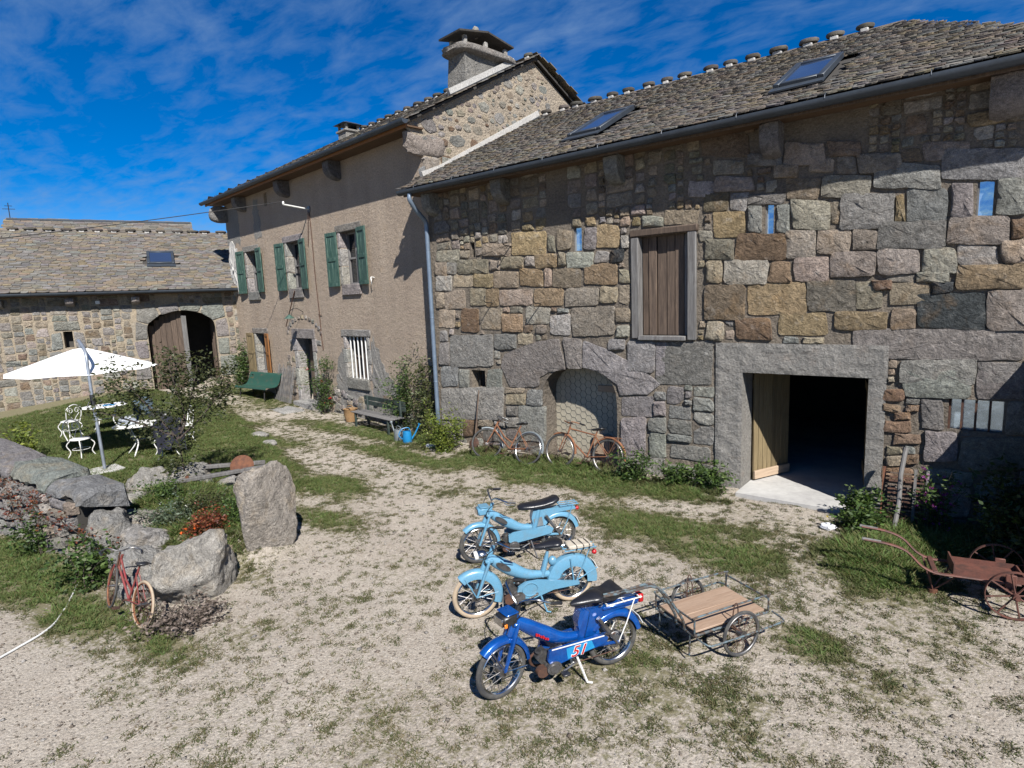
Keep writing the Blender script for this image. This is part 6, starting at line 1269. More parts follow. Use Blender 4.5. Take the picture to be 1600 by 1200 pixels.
RK = [((3.06, -7.2, .26), (.58, .42, .55), 61, (.47, .44, .395), 'big rounded white boulder at the corner of the planting bed', 1.75), ((-1.12, -6.2, .3), (.36, .34, .38), 62, (.38, .365, .34), 'grey boulder between the wall end and a longer boulder', .6), ((-.55, -5.75, .34), (.38, .5, .4), 63, (.4, .385, .36), 'long pale boulder behind the young tree', .3), ((-.3, -6.85, .35), (.42, .5, .2), 64, (.46, .44, .4), 'flat white rock at the end of the stone wall', .2), ((.6, -6.98, .22), (.5, .46, .26), 65, (.4, .37, .33), 'pinkish rock topping the left edge of the planting bed', .5), ((1.35, -7.15, .15), (.5, .42, .33), 66, (.4, .38, .36), 'grey rock left of the big boulder', .9), ((2.05, -7.5, .08), (.42, .3, .4), 67, (.38, .37, .35), 'upright grey rock behind the red bicycle', .4), ((2.5, -7.62, .0), (.34, .28, .26), 68, (.36, .35, .33), 'low rock wedged under the big boulder', 1.2), ((2.55, -6.6, .08), (.13, .12, .17), 69, (.46, .38, .27), 'small tan stone between big boulder and standing stone', .1), ((-.4, -4.9, .12), (.35, .6, .22), 70, (.42, .4, .38), 'low flat pale stones beside the wooden rail', .5), ((.95, -7.45, .35), (.34, .4, .46), 71, (.34, .33, .31), 'upright grey stone closing the end of the wall', .5)]
for c, s, sd, col, lab, rz in RK: rock((c[0], c[1], c[2]), *s, sd, col, None, 'boulder', M_ROCK, 5, .13, 12, rz, lab, 'boulder', 'boulders round the planting bed', sq=.85)
rock((2.62, -6.0, .45), .24, .44, .76, 77, (.43, .385, .335), None, 'standing_stone', M_ROCK, 5, .12, 9, .12, 'tall flat standing stone with ochre stain beside the path', 'standing stone', sq=.5)
for i, (x, y, s, l) in enumerate(((-4.4, -2.45, .3, 'larger of two flat stones in the grass by the path'), (-3.2, -2.8, .2, 'smaller of two flat stones in the grass by the path'))): rock((x, y, g1(x, y) + .02), s, s * .7, .09, 80 + i, (.45, .43, .4), None, 'flat_stone', M_ROCK, 3, .1, 4, .4, l, 'stone', 'flat stones by the path')

# ------------------------------------------------------------------ parasol and garden furniture
def gz(x, y): return g1(x, y)
px, py = -3.9, -6.08; pa_ = thing('parasol', 'large white cantilever parasol on a leaning grey pole over the lawn', 'parasol', (px, py, gz(px, py)))
cc = V((-5.4, -5.8, 2.2)) - V((px, py, gz(px, py))); RR = 1.5
k = 8; vs = []; fs = []; rings = ((1.0, 0), (.66, .17), (.34, .34), (.1, .46), (0.0, .5))
for f, z in rings[:-1]:
    for j in range(k * 2):
        t = math.pi * j / k + .2; odd = j % 2; r = RR * f * (math.cos(math.pi / k) if odd else 1); vs.append(cc + V((r * math.cos(t), r * math.sin(t), z - (.035 * f if odd else 0))))
vs.append(cc + V((0, 0, .48))); n2 = 2 * k
for u_ in range(3):
    for j in range(n2): fs.append((u_ * n2 + j, u_ * n2 + (j + 1) % n2, (u_ + 1) * n2 + (j + 1) % n2, (u_ + 1) * n2 + j))
for j in range(n2): fs.append((3 * n2 + j, 3 * n2 + (j + 1) % n2, 4 * n2))
m = MB(); m.add(vs, fs); m.build('canopy', M_CANVAS, pa_, ang=14)
m = MB()
for j in range(k): t = 2 * math.pi * j / k + .2; m.tube([cc + V((0, 0, .36)), cc + V((RR * .98 * math.cos(t), RR * .98 * math.sin(t), -.015))], .011, 5)
m.build('ribs', M_GREYP, pa_)
top = cc + V((0.55, -.16, .66))
m = MB(); m.tube(spl([(0, 0, 0), (-.07, .0, .8), (-.14, .0, 1.5), (-.2, .01, 2.1), (-.32, .04, 2.5), top, cc + V((0.1, -.03, .6)), cc + V((0, 0, .5))], 5), .032, 10); m.build('pole', M_GREYP, pa_)
m = MB(); m.cyl((-.13, .0, 1.4), (-.15, 0, 1.62), .05, 12); m.tube([(-.14, 0, 1.5), (-.04, -.1, 1.48), (-.02, -.14, 1.4)], .012, 6); m.build('crank', M_BLACK, pa_)
m = MB(); m.box(-.3, .3, -.3, .3, -.02, .05, .015); m.build('base', M_CONC, pa_)
def garden_chair(label, x, y, rz, jacket=None):
    t = thing('garden_chair', label, 'chair', (x, y, gz(x, y)), rz, 'white wrought iron garden chairs')
    m = MB(); m.lathe((0, 0, .43), [(0, .02), (.17, .022), (.2, .014), (.205, 0), (.19, -.012), (0, -.006)], 20); m.build('seat', M_WHITE, t)
    for sx_, sy_ in ((1, 1), (1, -1), (-1, 1), (-1, -1)): m = MB(); m.tube(spl([(.13 * sx_, .13 * sy_, .42), (.2 * sx_, .18 * sy_, .3), (.15 * sx_, .14 * sy_, .14), (.2 * sx_, .19 * sy_, .0)], 4), .011, 6); m.build('leg', M_WHITE, t)
    m = MB(); m.tube(spl([(-.15, -.17, .42), (-.2, -.2, .62), (-.22, -.17, .8), (-.23, 0, .89), (-.22, .17, .8), (-.2, .2, .62), (-.15, .17, .42)], 5), .012, 7); m.build('back_frame', M_WHITE, t)
    for s in (-1, 1):
        m = MB(); pts = []
        for i in range(22): a = i * .36; r = .085 * (1 - i / 30); pts.append((-.215, s * (.085 + r * math.cos(a) * .85), .73 + r * math.sin(a)))
        m.tube(pts, .007, 5); m.tube(spl([(-.17, s * .01, .44), (-.19, s * .06, .55), (-.21, s * .14, .66)], 4), .007, 5); m.build('back_scroll', M_WHITE, t)
    m = MB(); m.ring((0, 0, .2), Z, .17, .007, 20, 5); m.build('stretcher', M_WHITE, t)
    return t
def drape(label, name, mat, loc, rz, w, top, drop_f, drop_b, cat='jacket'):
    m = MB(); nu, nv = 22, 16; vs = []
    L_ = drop_f + drop_b
    for s_ in (0, 1):
        for i in range(nv + 1):
            d = -drop_b + L_ * i / nv
            for j in range(nu + 1):
                y = (j / nu - .5) * w * (1 + .25 * max(0, -d) * 0 + .12 * abs(d)); fold = .013 * math.sin(j * .55 + 2.6 * d) * min(1, abs(d) * 3)
                sh = .09 * (abs(2 * j / nu - 1) ** 2.5); x = (.045 if d > 0 else -.045) * min(1, abs(d) * 14) + (.05 * d if d > 0 else .0) + fold * (1 if d > 0 else -1)
                hem = .05 * math.sin(j * .9) if i in (0, nv) else 0; vs.append(V((x + (.012 if s_ else 0) * (1 if d >= 0 else -1), y, top - abs(d) - sh - hem + (.008 if s_ else 0))))
    fs = []; o = (nu + 1) * (nv + 1)
    for i in range(nv):
        for j in range(nu): a = i * (nu + 1) + j; q = (a, a + 1, a + nu + 2, a + nu + 1); fs.append(q); fs.append(tuple(o + t for t in q[::-1]))
    m.add(vs, fs); ob = m.build(name, mat, None, label, cat, ang=70); ob.location = loc; ob.rotation_euler = (0, 0, rz); return ob
def garden_table(label, x, y, rz, a, b, group='white garden tables on the lawn'):
    t = thing('garden_table', label, 'table', (x, y, gz(x, y)), rz, group); m = MB(); k = 28
    ring = lambda f, z: [V((a * f * math.cos(2 * math.pi * i / k), b * f * math.sin(2 * math.pi * i / k), z)) for i in range(k)]
    m.add(ring(1, .7) + ring(1.01, .715) + ring(.97, .735), [tuple(range(k))[::-1], tuple(range(2 * k, 3 * k))] + [(u * k + i, u * k + (i + 1) % k, (u + 1) * k + (i + 1) % k, (u + 1) * k + i) for u in range(2) for i in range(k)]); m.build('table_top', M_WHITE, t)
    for sx_ in (-1, 1):
        for sy_ in (-1, 1):
            m = MB(); m.tube(spl([(sx_ * a * .5, sy_ * b * .2, .7), (sx_ * a * .42, sy_ * b * .3, .5), (sx_ * a * .3, sy_ * b * .2, .3), (sx_ * a * .55, sy_ * b * .6, .0)], 5), .014, 7); m.build('leg', M_WHITE, t)
        m = MB(); pts = [(sx_ * (a * .38 + .07 * (1 - i / 26) * math.cos(i * .4)), .0, .42 + .07 * (1 - i / 26) * math.sin(i * .4)) for i in range(20)]; m.tube(pts, .008, 5); m.build('leg_scroll', M_WHITE, t)
    m = MB(); m.tube([(-a * .36, 0, .36), (a * .36, 0, .36)], .01, 6); m.build('stretcher', M_WHITE, t); return t
garden_table('white oval iron table with clothes on it, nearest the young tree', -4.75, -4.95, math.radians(86), .64, .42)
garden_table('white iron table covered with papers, behind the parasol pole', -8.6, -4.6, math.radians(78), .55, .38)
garden_chair('empty white iron chair at the left, by the stone outbuilding wall', -8.75, -5.4, math.radians(200))
garden_chair('empty iron chair in the parasol shadow close to the pole', -5.85, -5.95, math.radians(25))
garden_chair('iron chair carrying a dark navy jacket on its back', -4.05, -4.8, math.radians(178))
garden_chair('iron chair with a grey blue coat, behind the oval table', -8.0, -3.95, math.radians(190))
garden_chair('white iron chair at the far right end of the oval table', -5.2, -3.95, math.radians(-95))
drape('dark navy jacket hung over the back of a garden chair', 'jacket', M_NAVY, (-3.83, -4.8, gz(-4, -4.8)), 0, .56, .95, .72, .4)
drape('grey blue coat hung over a garden chair behind the tables', 'jacket', simple('blue_grey_cloth', (.1, .15, .2), .9, bump=.005), (-7.78, -3.92, gz(-7.8, -3.9)), .2, .5, .95, .5, .4)
m = MB(); m.box(-.2, .2, -.15, .15, 0, .07, .03); m.box(-.17, .18, -.14, .13, .07, .13, .03); m.box(-.15, .12, -.12, .12, .13, .17, .02); o = m.build('folded_clothes', simple('pale_cloth', (.5, .53, .58), .9, 0, (.16, .19, .24), 7, bump=.01, bs=14), None, 'pile of folded pale clothes on the oval table', 'clothes'); o.location = (-4.85, -5.25, gz(-4.75, -4.95) + .737)
m = MB(); m.ball((0, 0, .09), .2, .17, .1); m.ball((.1, .16, .08), .14, .12, .085); o = m.build('black_bag', M_BLACK, None, 'soft black bag lying on the oval table', 'bag'); o.location = (-4.95, -4.6, gz(-4.75, -4.95) + .737)
for i, (x, y, a, mt, l) in enumerate(((-8.7, -4.85, .3, M_PAPER, 'white sheet of paper on the papers table, nearest the pole'), (-8.5, -4.5, 1.0, M_BLUEPL, 'blue folder lying among the papers on the table'), (-8.6, -4.25, .7, M_PAPER, 'white sheet of paper on the right half of the papers table'))):
    m = MB(); m.box(-.14, .14, -.11, .11, 0, .008 + .006 * i); o = m.build('paper_sheet' if mt is M_PAPER else 'folder', mt, None, l, 'paper' if mt is M_PAPER else 'folder', smooth=False); o.location = (x, y, gz(-8.6, -4.6) + .738); o.rotation_euler = (0, 0, a)

# ------------------------------------------------------------------ things along the house front
def hpos(x, y): p = MH @ V((x, y, 0)); return (p.x, p.y, g1(p.x, p.y))
M_BENCHD = simple('dark_bench_paint', (.02, .04, .036), .6, 0, (.05, .06, .05), 12)
wb = thing('wooden_bench', 'weathered slatted bench with dark green back under the barred window', 'bench', hpos(-2.35, -.62), TH - .03)
for i in range(4): m = MB(); m.box(-1.05, 1.05, -.22 + .11 * i, -.125 + .11 * i, .4, .425, .006); m.build('seat_slat', M_WGREY, wb)
for z in (.56, .7): m = MB(); m.box(-1.05, 1.05, .24, .265, z, z + .12, .006); m.build('back_slat', M_BENCHD, wb)
for x in (-.85, .85):
    for a in ((-.2, -.15, 0, .4), (.2, .25, 0, .84)): m = MB(); m.box(x - .03, x + .03, a[0], a[1] - .001, a[2], a[3] - .003, .006); m.build('leg', M_BENCHD, wb)
    m = MB(); m.box(x - .028, x + .028, -.149, .199, .34, .398, .006); m.build('rail', M_BENCHD, wb)
gbn = thing('green_bench', 'curved glossy green metal bench seat by the orange shuttered window', 'bench', hpos(-9.95, -.7), TH + .16); gbn.scale = (1.25, 1.2, 1.05)
prof = spl([(-.3, .36), (-.27, .42), (-.12, .4), (.06, .42), (.16, .55), (.24, .78), (.3, .82)], 4); n = len(prof); vs = []
for x in (-.78, .78):
    for p in prof: vs.append((x, p.x, p.y))
for x in (-.78, .78):
    for p in prof: vs.append((x, p.x + .012, p.y - .012))
prof = [V((p[0], p[1])) for p in prof] if 0 else prof
fs = []
for j in range(n - 1): fs += [(j, n + j, n + j + 1, j + 1), (2 * n + j, 2 * n + j + 1, 3 * n + j + 1, 3 * n + j), (j, j + 1, 2 * n + j + 1, 2 * n + j), (n + j, 3 * n + j, 3 * n + j + 1, n + j + 1)]
m = MB(); m.add(vs, fs); m.build('seat_shell', M_GREENB, gbn, ang=50)
for x in (-.6, .6):
    for y in (-.2, .15): m = MB(); m.tube([(x, y, .4), (x * 1.05, y * 1.3, .0)], .018, 8); m.build('leg', M_IRON, gbn)
m = MB(); m.tube([(-.6, -.02, .36), (.6, -.02, .36)], .016, 7); m.build('crossbar', M_IRON, gbn)
ig = thing('leaning_gate', 'old gate of thin sticks leaning on the wall left of the front door', 'gate', hpos(-8.75, -.42), TH); ig.rotation_euler = (math.radians(-13), 0, TH)
for i in range(20): x = -.66 + i * .07; m = MB(); m.tube([(x + R5.uniform(-.01, .01), 0, .02), (x, R5.uniform(-.01, .01), 1.25 + R5.uniform(-.08, .1))], .011, 5); m.build('stick', M_WGREY, ig)
for z in (.25, .7, 1.1): m = MB(); m.tube([(-.7, .015, z), (.7, .015, z + .02)], .013, 5); m.build('rail', M_WBROWN, ig)
ds_ = thing('door_slab', 'flat pale stone slab on the ground before the front door', 'slab', hpos(-7.5, -.85), TH); m = MB(); m.cur = (.42, .41, .39); m.box(-.6, .6, -.35, .35, -.1, .035, .02); m.build('slab', M_GRAN, ds_)
bk = thing('wicker_basket', 'round wicker basket beside the slatted bench', 'basket', hpos(-3.95, -.5)); m = MB(); m.lathe((0, 0, 0), [(0, .01), (.15, .01), (.19, .2), (.2, .36), (.215, .38), (.185, .37), (.17, .2), (.13, .03), (0, .03)], 20); m.build('body', M_WICK, bk)
m = MB(); m.tube(spl([(-.19, 0, .36), (-.1, 0, .46), (.1, 0, .46), (.19, 0, .36)], 5), .014, 6); m.build('handle', M_WICK, bk)
def watering_can(label, x, y, mat, rz):
    t = thing('watering_can', label, 'watering can', (x, y, g1(x, y)), rz); m = MB(); m.lathe((0, 0, 0), [(0, .0), (.11, .0), (.12, .02), (.105, .26), (.1, .3), (.09, .3), (.09, .05), (0, .04)], 18); m.build('body', mat, t)
    m = MB(); m.tube([(.1, 0, .08), (.2, 0, .22), (.3, 0, .4)], [.024, .018, .014], 8); m.lathe((.3, 0, .4), [(.014, 0), (.045, .05), (.045, .056), (0, .056)], 12, (.5, 0, .86)); m.build('spout', mat, t)
    m = MB(); m.tube(spl([(-.1, 0, .1), (-.2, 0, .22), (-.12, 0, .36), (.04, 0, .38), (.08, 0, .3)], 5), .011, 7); m.build('handle', mat, t)
watering_can('grey galvanised watering can by the end of the bench', -.82, -.72, M_GALV, math.radians(170)); watering_can('bright blue plastic watering can, right of the grey one', -.5, -.72, M_BLUEPL, math.radians(60))
sv = thing('long_shovel', 'rusty round shovel leaning on the barn wall left of the bicycles', 'shovel', (1.35, -.32, 0)); sv.rotation_euler = (math.radians(-9), 0, 0)
m = MB(); m.tube([(0, 0, .2), (.03, 0, 1.35)], .017, 8); m.build('handle', M_WBROWN, sv); m = MB(); m.lathe((0, -.03, .12), [(0, .03), (.08, .02), (.14, 0), (.145, -.004), (.08, .01), (0, .02)], 18, (0, -1, .25)); m.build('pan', M_RUSTD, sv)
for i, (x, y, s, mt, l) in enumerate(((.35, -.75, .13, M_PAPER, 'crumpled white bag left of the yellow green bush'), (8.83, -1.15, .11, M_PAPER, 'crumpled white plastic on the grass before the doorway'))): rock((x, y, g1(x, y) + .04), s, s * .7, s * .45, 90 + i, (.8, .8, .8), None, 'crumpled_bag', mt, 3, .3, 6, .3, l, 'bag')
hw_ = thing('wooden_harrow', 'rectangular grid of weathered sticks leaning on the barn wall right of the doorway', 'harrow', (9.62, -.5, 0)); hw_.rotation_euler = (math.radians(-20), 0, math.radians(4))
for i in range(13): z = .06 + i * .057; m = MB(); m.beam((-.24, 0, z), (.26, R5.uniform(-.01, .01), z + R5.uniform(-.01, .01)), .022, .024); m.build('stick', M_RUSTD if i % 3 else M_WBROWN, hw_)
for x in (-.25, .12, .26): m = MB(); m.beam((x, -.02, 0), (x + .01, -.02, .82), .035, .03, (0, 1, 0)); m.build('upright', M_WGREY if x > 0 else M_RUST, hw_)
ps = thing('wooden_post', 'rough wooden post leaning on the wall in front of the stick grid', 'post', (9.55, -.75, 0)); ps.rotation_euler = (math.radians(-20), math.radians(2), 0)
m = MB(); m.loft([(0, 0, 0), (.02, .01, .4), (.0, 0, .8), (.02, .0, 1.18)], [.035, .032, .03, .034], 9, None); m.build('pole', M_WGREY, ps)
rl = thing('wooden_rail', 'low rail of two weathered beams on rusty posts in the planting bed', 'rail', (-.1, -5.4, .22), math.radians(62))
for (y, z, a) in ((-.2, .3, .02), (.25, .42, -.03)): m = MB(); m.beam((-.75, y, z), (.75, y, z + a * 3), .09, .07, b=.012); m.build('beam', M_WGREY, rl)
for x in (-.5, .35): m = MB(); m.beam((x, -.2, 0), (x, -.2, .38), .05, .05); m.beam((x, .25, 0), (x, .25, .46), .05, .05); m.build('post', M_RUST, rl)
rd = thing('rusty_disc', 'round rust red iron disc propped on the wooden rail', 'disc', (.15, -5.12, .62)); m = MB(); m.lathe((0, 0, 0), [(0, .03), (.12, .026), (.19, .008), (.2, 0), (.19, -.012), (0, -.0)], 24, (.75, -.55, .45)); m.build('plate', M_RUST, rd); m = MB(); m.cyl((0, 0, 0), (-.2, .14, -.12), .015, 8); m.build('spindle', M_RUST, rd)
m = MB(); m.tube([(x, y, g1(x, y) + .016) for x, y in [(p.x, p.y) for p in spl([(3.2, -9.5, 0), (2.85, -9.05, 0), (2.6, -8.6, 0), (2.2, -8.35, 0), (1.9, -8.2, 0), (1.4, -7.98, 0), (1.15, -7.85, 0)], 8)]], .011, 6); m.build('white_rope', M_WHITE, None, 'thin white rope snaking over the grass at the lower left', 'rope')
m = MB(); m.tube([(-.35, 0, 0), (.0, 0, .02), (.35, .05, .1)], .02, 6); o = m.build('rusty_bar', M_RUST, None, 'short rusty iron bar lying by the lawn edge boulders', 'iron bar'); o.location = (-1.9, -5.0, g1(-1.9, -5) + .12)

# ------------------------------------------------------------------ plants
def leaf_arrays(pos, size, cols, rng, droop=.2, outward=None, narrow=.5):
    n = len(pos); d = rng.normal(size=(n, 3)); d[:, 2] = np.abs(d[:, 2]) * .6 - droop
    if outward is not None: d += outward
    d /= np.linalg.norm(d, axis=1)[:, None]; t = rng.normal(size=(n, 3)); s = np.cross(d, t); s /= np.linalg.norm(s, axis=1)[:, None] + 1e-9; nn = np.cross(s, d)
    sz = size * rng.uniform(.6, 1.35, n)[:, None]
    v = np.stack([pos, pos + d * sz * .5 + s * sz * narrow * .5 + nn * sz * .06, pos + d * sz, pos + d * sz * .5 - s * sz * narrow * .5 + nn * sz * .06], 1).reshape(-1, 3)
    return v, np.arange(4 * n).reshape(n, 4), np.repeat(cols, 4, 0)
GREENS = np.array([(.055, .1, .025), (.075, .13, .03), (.04, .075, .02), (.1, .15, .035)]); YEL = np.array([(.16, .2, .03), (.12, .17, .03), (.2, .23, .04)]); OLIVE = np.array([(.07, .085, .03), (.1, .105, .04), (.05, .065, .025)]); REDL = np.array([(.19, .045, .025), (.13, .035, .02), (.24, .08, .03), (.1, .05, .02)]); DRYG = np.array([(.2, .15, .06), (.14, .11, .05)])
def plant(name, label, cat, loc, stems, nleaf, leaf, pal, seed, sig=.1, stemr=.01, flowers=None, group=None, droop=.2, narrow=.5, lo=.15, rz=0):
    """stems: list of local polylines; leaves clump along them"""
    rng = np.random.default_rng(seed); t = thing(name, label, cat, loc, rz, group); sp_ = [spl(s, 5) for s in stems]
    for s in sp_: pass
    m = MB()
    for s in sp_: k = len(s); m.tube(s, [stemr * (1 - .75 * i / k) for i in range(k)], 5)
    m.build('stem', M_STEM, t)
    P = []; tot = sum(len(s) for s in sp_)
    for s in sp_:
        a = np.array([tuple(p) for p in s]); k = len(a); nc = max(3, int(nleaf * k / tot / 14))
        u = rng.uniform(lo, 1, nc) * (k - 1); i = np.minimum(u.astype(int), k - 2); f = (u - i)[:, None]; c = a[i] * (1 - f) + a[i + 1] * f + rng.normal(size=(nc, 3)) * sig
        P.append((c[:, None, :] + rng.normal(size=(nc, 14, 3)) * sig * .55).reshape(-1, 3))
    P = np.concatenate(P); P[:, 2] = np.maximum(P[:, 2], .01); cl = pal[rng.integers(0, len(pal), len(P))] * rng.uniform(.6, 1.3, (len(P), 1))
    v, f, c = leaf_arrays(P, leaf, cl, rng, droop, None, narrow); obj('foliage', fast_mesh('foliage', v, f, M_LEAF, c), t, kind='stuff')
    if flowers:
        nfl, fc_, fs_ = flowers; sel = P[rng.integers(0, len(P), nfl)] + rng.normal(size=(nfl, 3)) * .03; pp = np.repeat(sel, 7, 0) + rng.normal(size=(nfl * 7, 3)) * fs_ * .3
        v, f, c = leaf_arrays(pp, fs_, np.array(fc_)[None] * rng.uniform(.7, 1.2, (len(pp), 1)), rng, 0, None, .9); obj('flowers', fast_mesh('flowers', v, f, M_PETAL, c), t, kind='stuff')
    return t
def fan(n, h, r, rng, base=.05, bend=.3):
    out = []
    for i in range(n):
        a = rng.uniform(0, 6.283); q = r * math.sqrt(rng.uniform(.05, 1)); hh = h * rng.uniform(.65, 1.05)
        out.append([(base * math.cos(a), base * math.sin(a), -.05), (q * .4 * math.cos(a), q * .4 * math.sin(a), hh * .45), (q * math.cos(a + bend), q * math.sin(a + bend), hh)])
    return out
rp = random.Random(5)
plant('young_tree', 'thin young fruit tree with sparse leaves in the planting bed', 'tree', (-.4, -5.85, .25), [[(0, 0, -.1), (-.03, -.02, .5), (-.08, -.03, .95)], [(-.08, -.03, .92), (-.25, -.2, 1.3), (-.5, -.42, 1.75), (-.75, -.6, 2.2)], [(-.08, -.03, .95), (-.05, .12, 1.3), (-.25, .1, 1.8), (-.35, .05, 2.35)], [(-.08, -.03, .93), (.05, .3, 1.25), (.0, .7, 1.6), (.05, 1.0, 1.85)], [(-.1, -.05, 1.0), (-.5, -.6, 1.35), (-.8, -1.1, 1.6)], [(-.07, 0, 1.1), (-.3, .35, 1.6), (-.5, .6, 2.15)], [(-.3, -.25, 1.4), (-.9, -.3, 1.7), (-1.3, -.5, 1.9)], [(-.25, .1, 1.7), (-.7, .3, 2.0), (-.9, .45, 2.3)], [(0, .5, 1.45), (-.3, .9, 1.75), (-.5, 1.15, 2.1)]], 5600, .066, OLIVE * .9, 3, .13, .022, lo=.25)
plant('climbing_rose', 'bushy climbing rose with a red bloom right of the front door', 'rose', hpos(-5.95, -.3), fan(9, 1.75, .4, rp), 2600, .06, GREENS, 4, .12, .012, (7, (.5, .01, .015), .05))
plant('corner_vine', 'leafy green vine in the corner beside the outbuilding doorway', 'vine', hpos(-12.75, -.25), fan(8, 1.75, .32, rp), 2200, .08, GREENS, 5, .13, .014)
plant('climbing_shrub', 'airy climbing shrub on the house wall beside the downpipe', 'shrub', hpos(-.7, -.25), fan(9, 2.15, .5, rp), 3200, .085, OLIVE * 1.25, 6, .15, .01, narrow=.36)
plant('climbing_shrub', 'loose climbing shrub with stakes just right of the slatted bench', 'shrub', hpos(-1.75, -.2), fan(8, 1.85, .42, rp), 2300, .08, GREENS, 7, .14, .01, narrow=.36)
plant('yellow_bush', 'rounded yellow green bush at the foot of the downpipe', 'bush', (.85, -.78, 0), fan(14, .85, .5, rp, .1), 3600, .055, YEL, 8, .1, .009)
plant('wall_shrub', 'small pale green shrub at the far left behind the wall coping', 'shrub', (-6.6, -6.9, .1), fan(8, .95, .4, rp, .1), 900, .08, YEL, 9, .1, .01)
for i, (x, y, h, r, l) in enumerate(((5.55, -.55, .5, .38, 'dark leafy weeds at the right foot of the arched niche'), (6.25, -.45, .35, .3, 'low weeds against the barn wall between niche and doorway'), (6.85, -.4, .42, .35, 'bushy weeds against the left doorway jamb'), (9.2, -1.0, .34, .34, 'nettles in front of the leaning stick grid'), (9.08, -.55, .4, .2, 'tall thin weeds at the right doorway jamb'))): plant('weed_clump', l, 'weeds', (x, y, 0), fan(12, h, r, rp, .12), 1500, .065, GREENS, 20 + i, .07, .006, (10, (.6, .45, .02), .02) if i == 3 else None, 'weeds along the barn wall')
plant('fireweed', 'pink flowering fireweed by the barn wall at the right', 'flower', (10.0, -.5, 0), fan(9, 1.0, .38, rp, .14), 900, .07, GREENS, 30, .07, .007, (60, (.3, .05, .28), .03), narrow=.3)
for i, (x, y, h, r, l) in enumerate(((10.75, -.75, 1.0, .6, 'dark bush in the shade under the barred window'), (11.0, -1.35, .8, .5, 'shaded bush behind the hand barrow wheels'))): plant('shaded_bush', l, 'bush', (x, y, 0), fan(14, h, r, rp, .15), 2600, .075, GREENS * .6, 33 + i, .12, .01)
plant('red_creeper', 'red leaved creeper spreading over the dry stone wall', 'creeper', (-.6, -8.05, .25), [[(-.7, -.15, .62), (-.3, -.05, .65), (.2, .03, .6), (.9, .16, .5)], [(-.3, -.1, .6), (-.1, -.12, .35), (.2, -.1, .15)], [(.2, .0, .55), (.8, .1, .3), (1.3, .2, .25)], [(1.0, .15, .35), (1.6, .25, .2), (2.3, .35, .1)]], 900, .042, REDL, 40, .08, .008, lo=0)
plant('bramble', 'green bramble at the foot of the wall left of the red bicycle', 'bramble', (1.6, -7.95, 0), fan(9, .5, .38, rp, .2), 1200, .07, GREENS, 41, .12, .008)
plant('bramble', 'small bramble half way along the foot of the dry stone wall', 'bramble', (-.2, -8.05, .05), fan(7, .45, .3, rp, .2), 700, .06, GREENS, 42, .1, .007)
for i, (x, y, h, r, pal, l) in enumerate(((.3, -6.5, .3, .45, GREENS, 'green perennials left in the planting bed'), (1.2, -6.2, .32, .5, OLIVE, 'mixed herbs in the middle of the planting bed'), (1.9, -6.0, .35, .4, GREENS, 'lush herbs beside the standing stone'), (1.2, -6.75, .22, .4, np.array([(.13, .16, .1), (.1, .14, .09)]), 'silvery cushion plant at the front of the planting bed'), (2.0, -6.55, .25, .35, REDL, 'reddish leaved plants beside the big boulder'), (3.75, -7.55, .18, .5, np.array([(.24, .19, .165), (.17, .135, .115)]), 'brownish heather patch right of the big boulder'))):
    plant('bed_plant', l, 'plant', (x, y, g1(x, y)), fan(16, h, r, rp, .2), 1900, .045, pal, 50 + i, .07, .005, (14, (.7, .7, .65), .02) if i in (0, 3) else ((4, (.7, .12, .02), .04) if i == 4 else None), 'plants in the bed between the boulders')

# ------------------------------------------------------------------ grass and pebbles over the yard
rng = np.random.default_rng(9)
def inside(x, y):
    h = .25 + .105 * np.maximum(-x, 0); ok = (y < np.where(x > -.3, -.05, h - .05)) & ((x + 13.1) * .93 - (y - 1.62) * .36 > .05)
    wl = -8.9 + (x + 6) * .171; inw = (x < 1.2) & (x > -6) & (y > wl - .02) & (y < wl + .85); sh = (x > 11.25) & (y > -2.35)
    dr = (x > 7.25) & (x < 9.07) & (y > -.3); return ok & ~inw & ~sh & ~dr
def scatter(n, x0, x1, y0, y1):
    x = rng.uniform(x0, x1, n); y = rng.uniform(y0, y1, n); k = inside(x, y); return x[k], y[k]
xs_, ys_ = [], []
for n, b in ((230000, (-2, 12, -10, 0)), (70000, (-14, -2, -9, 1.6))):
    a, b_ = scatter(n, *b); d_ = gm(a, b_); d_ = d_ + (fbm(a * 6, b_ * 6, 31, 3) - .5) * 1.3; dist = np.hypot(a - CAM.x, b_ - CAM.y)
    k = rng.uniform(0, 1, len(a)) < np.clip((d_ - .62) * 1.9, 0, 1) ** 1.1; xs_.append(a[k]); ys_.append(b_[k])
cx_, cy_ = scatter(60000, -13, 12, -10, 1.2); cg = .4 + .35 * gm(cx_, cy_) + .75 * (fbm(cx_ * 1.9, cy_ * 1.9, 51, 4) - .5) - .35 * blob(cx_, cy_, 3.0, -9.0, 3.5, .7); near = np.hypot(cx_ - CAM.x, cy_ - CAM.y)
k = rng.uniform(0, 1, len(cx_)) < np.clip(cg - .12, 0, 1) * np.where(near < 9, .8, .6); cx_ = cx_[k]; cy_ = cy_[k]; rr = .014 + .085 * rng.uniform(0, 1, len(cx_)) ** 2.6; nt_ = (5 + rr ** 2 * 3200).astype(int)
ax_ = np.repeat(cx_, nt_) + rng.normal(size=nt_.sum()) * np.repeat(rr, nt_) * .45; ay_ = np.repeat(cy_, nt_) + rng.normal(size=nt_.sum()) * np.repeat(rr, nt_) * .45; k = inside(ax_, ay_); xs_.append(ax_[k]); ys_.append(ay_[k])
tx = np.concatenate(xs_); ty = np.concatenate(ys_); tg = gm(tx, ty); lw = lawn(tx, ty)
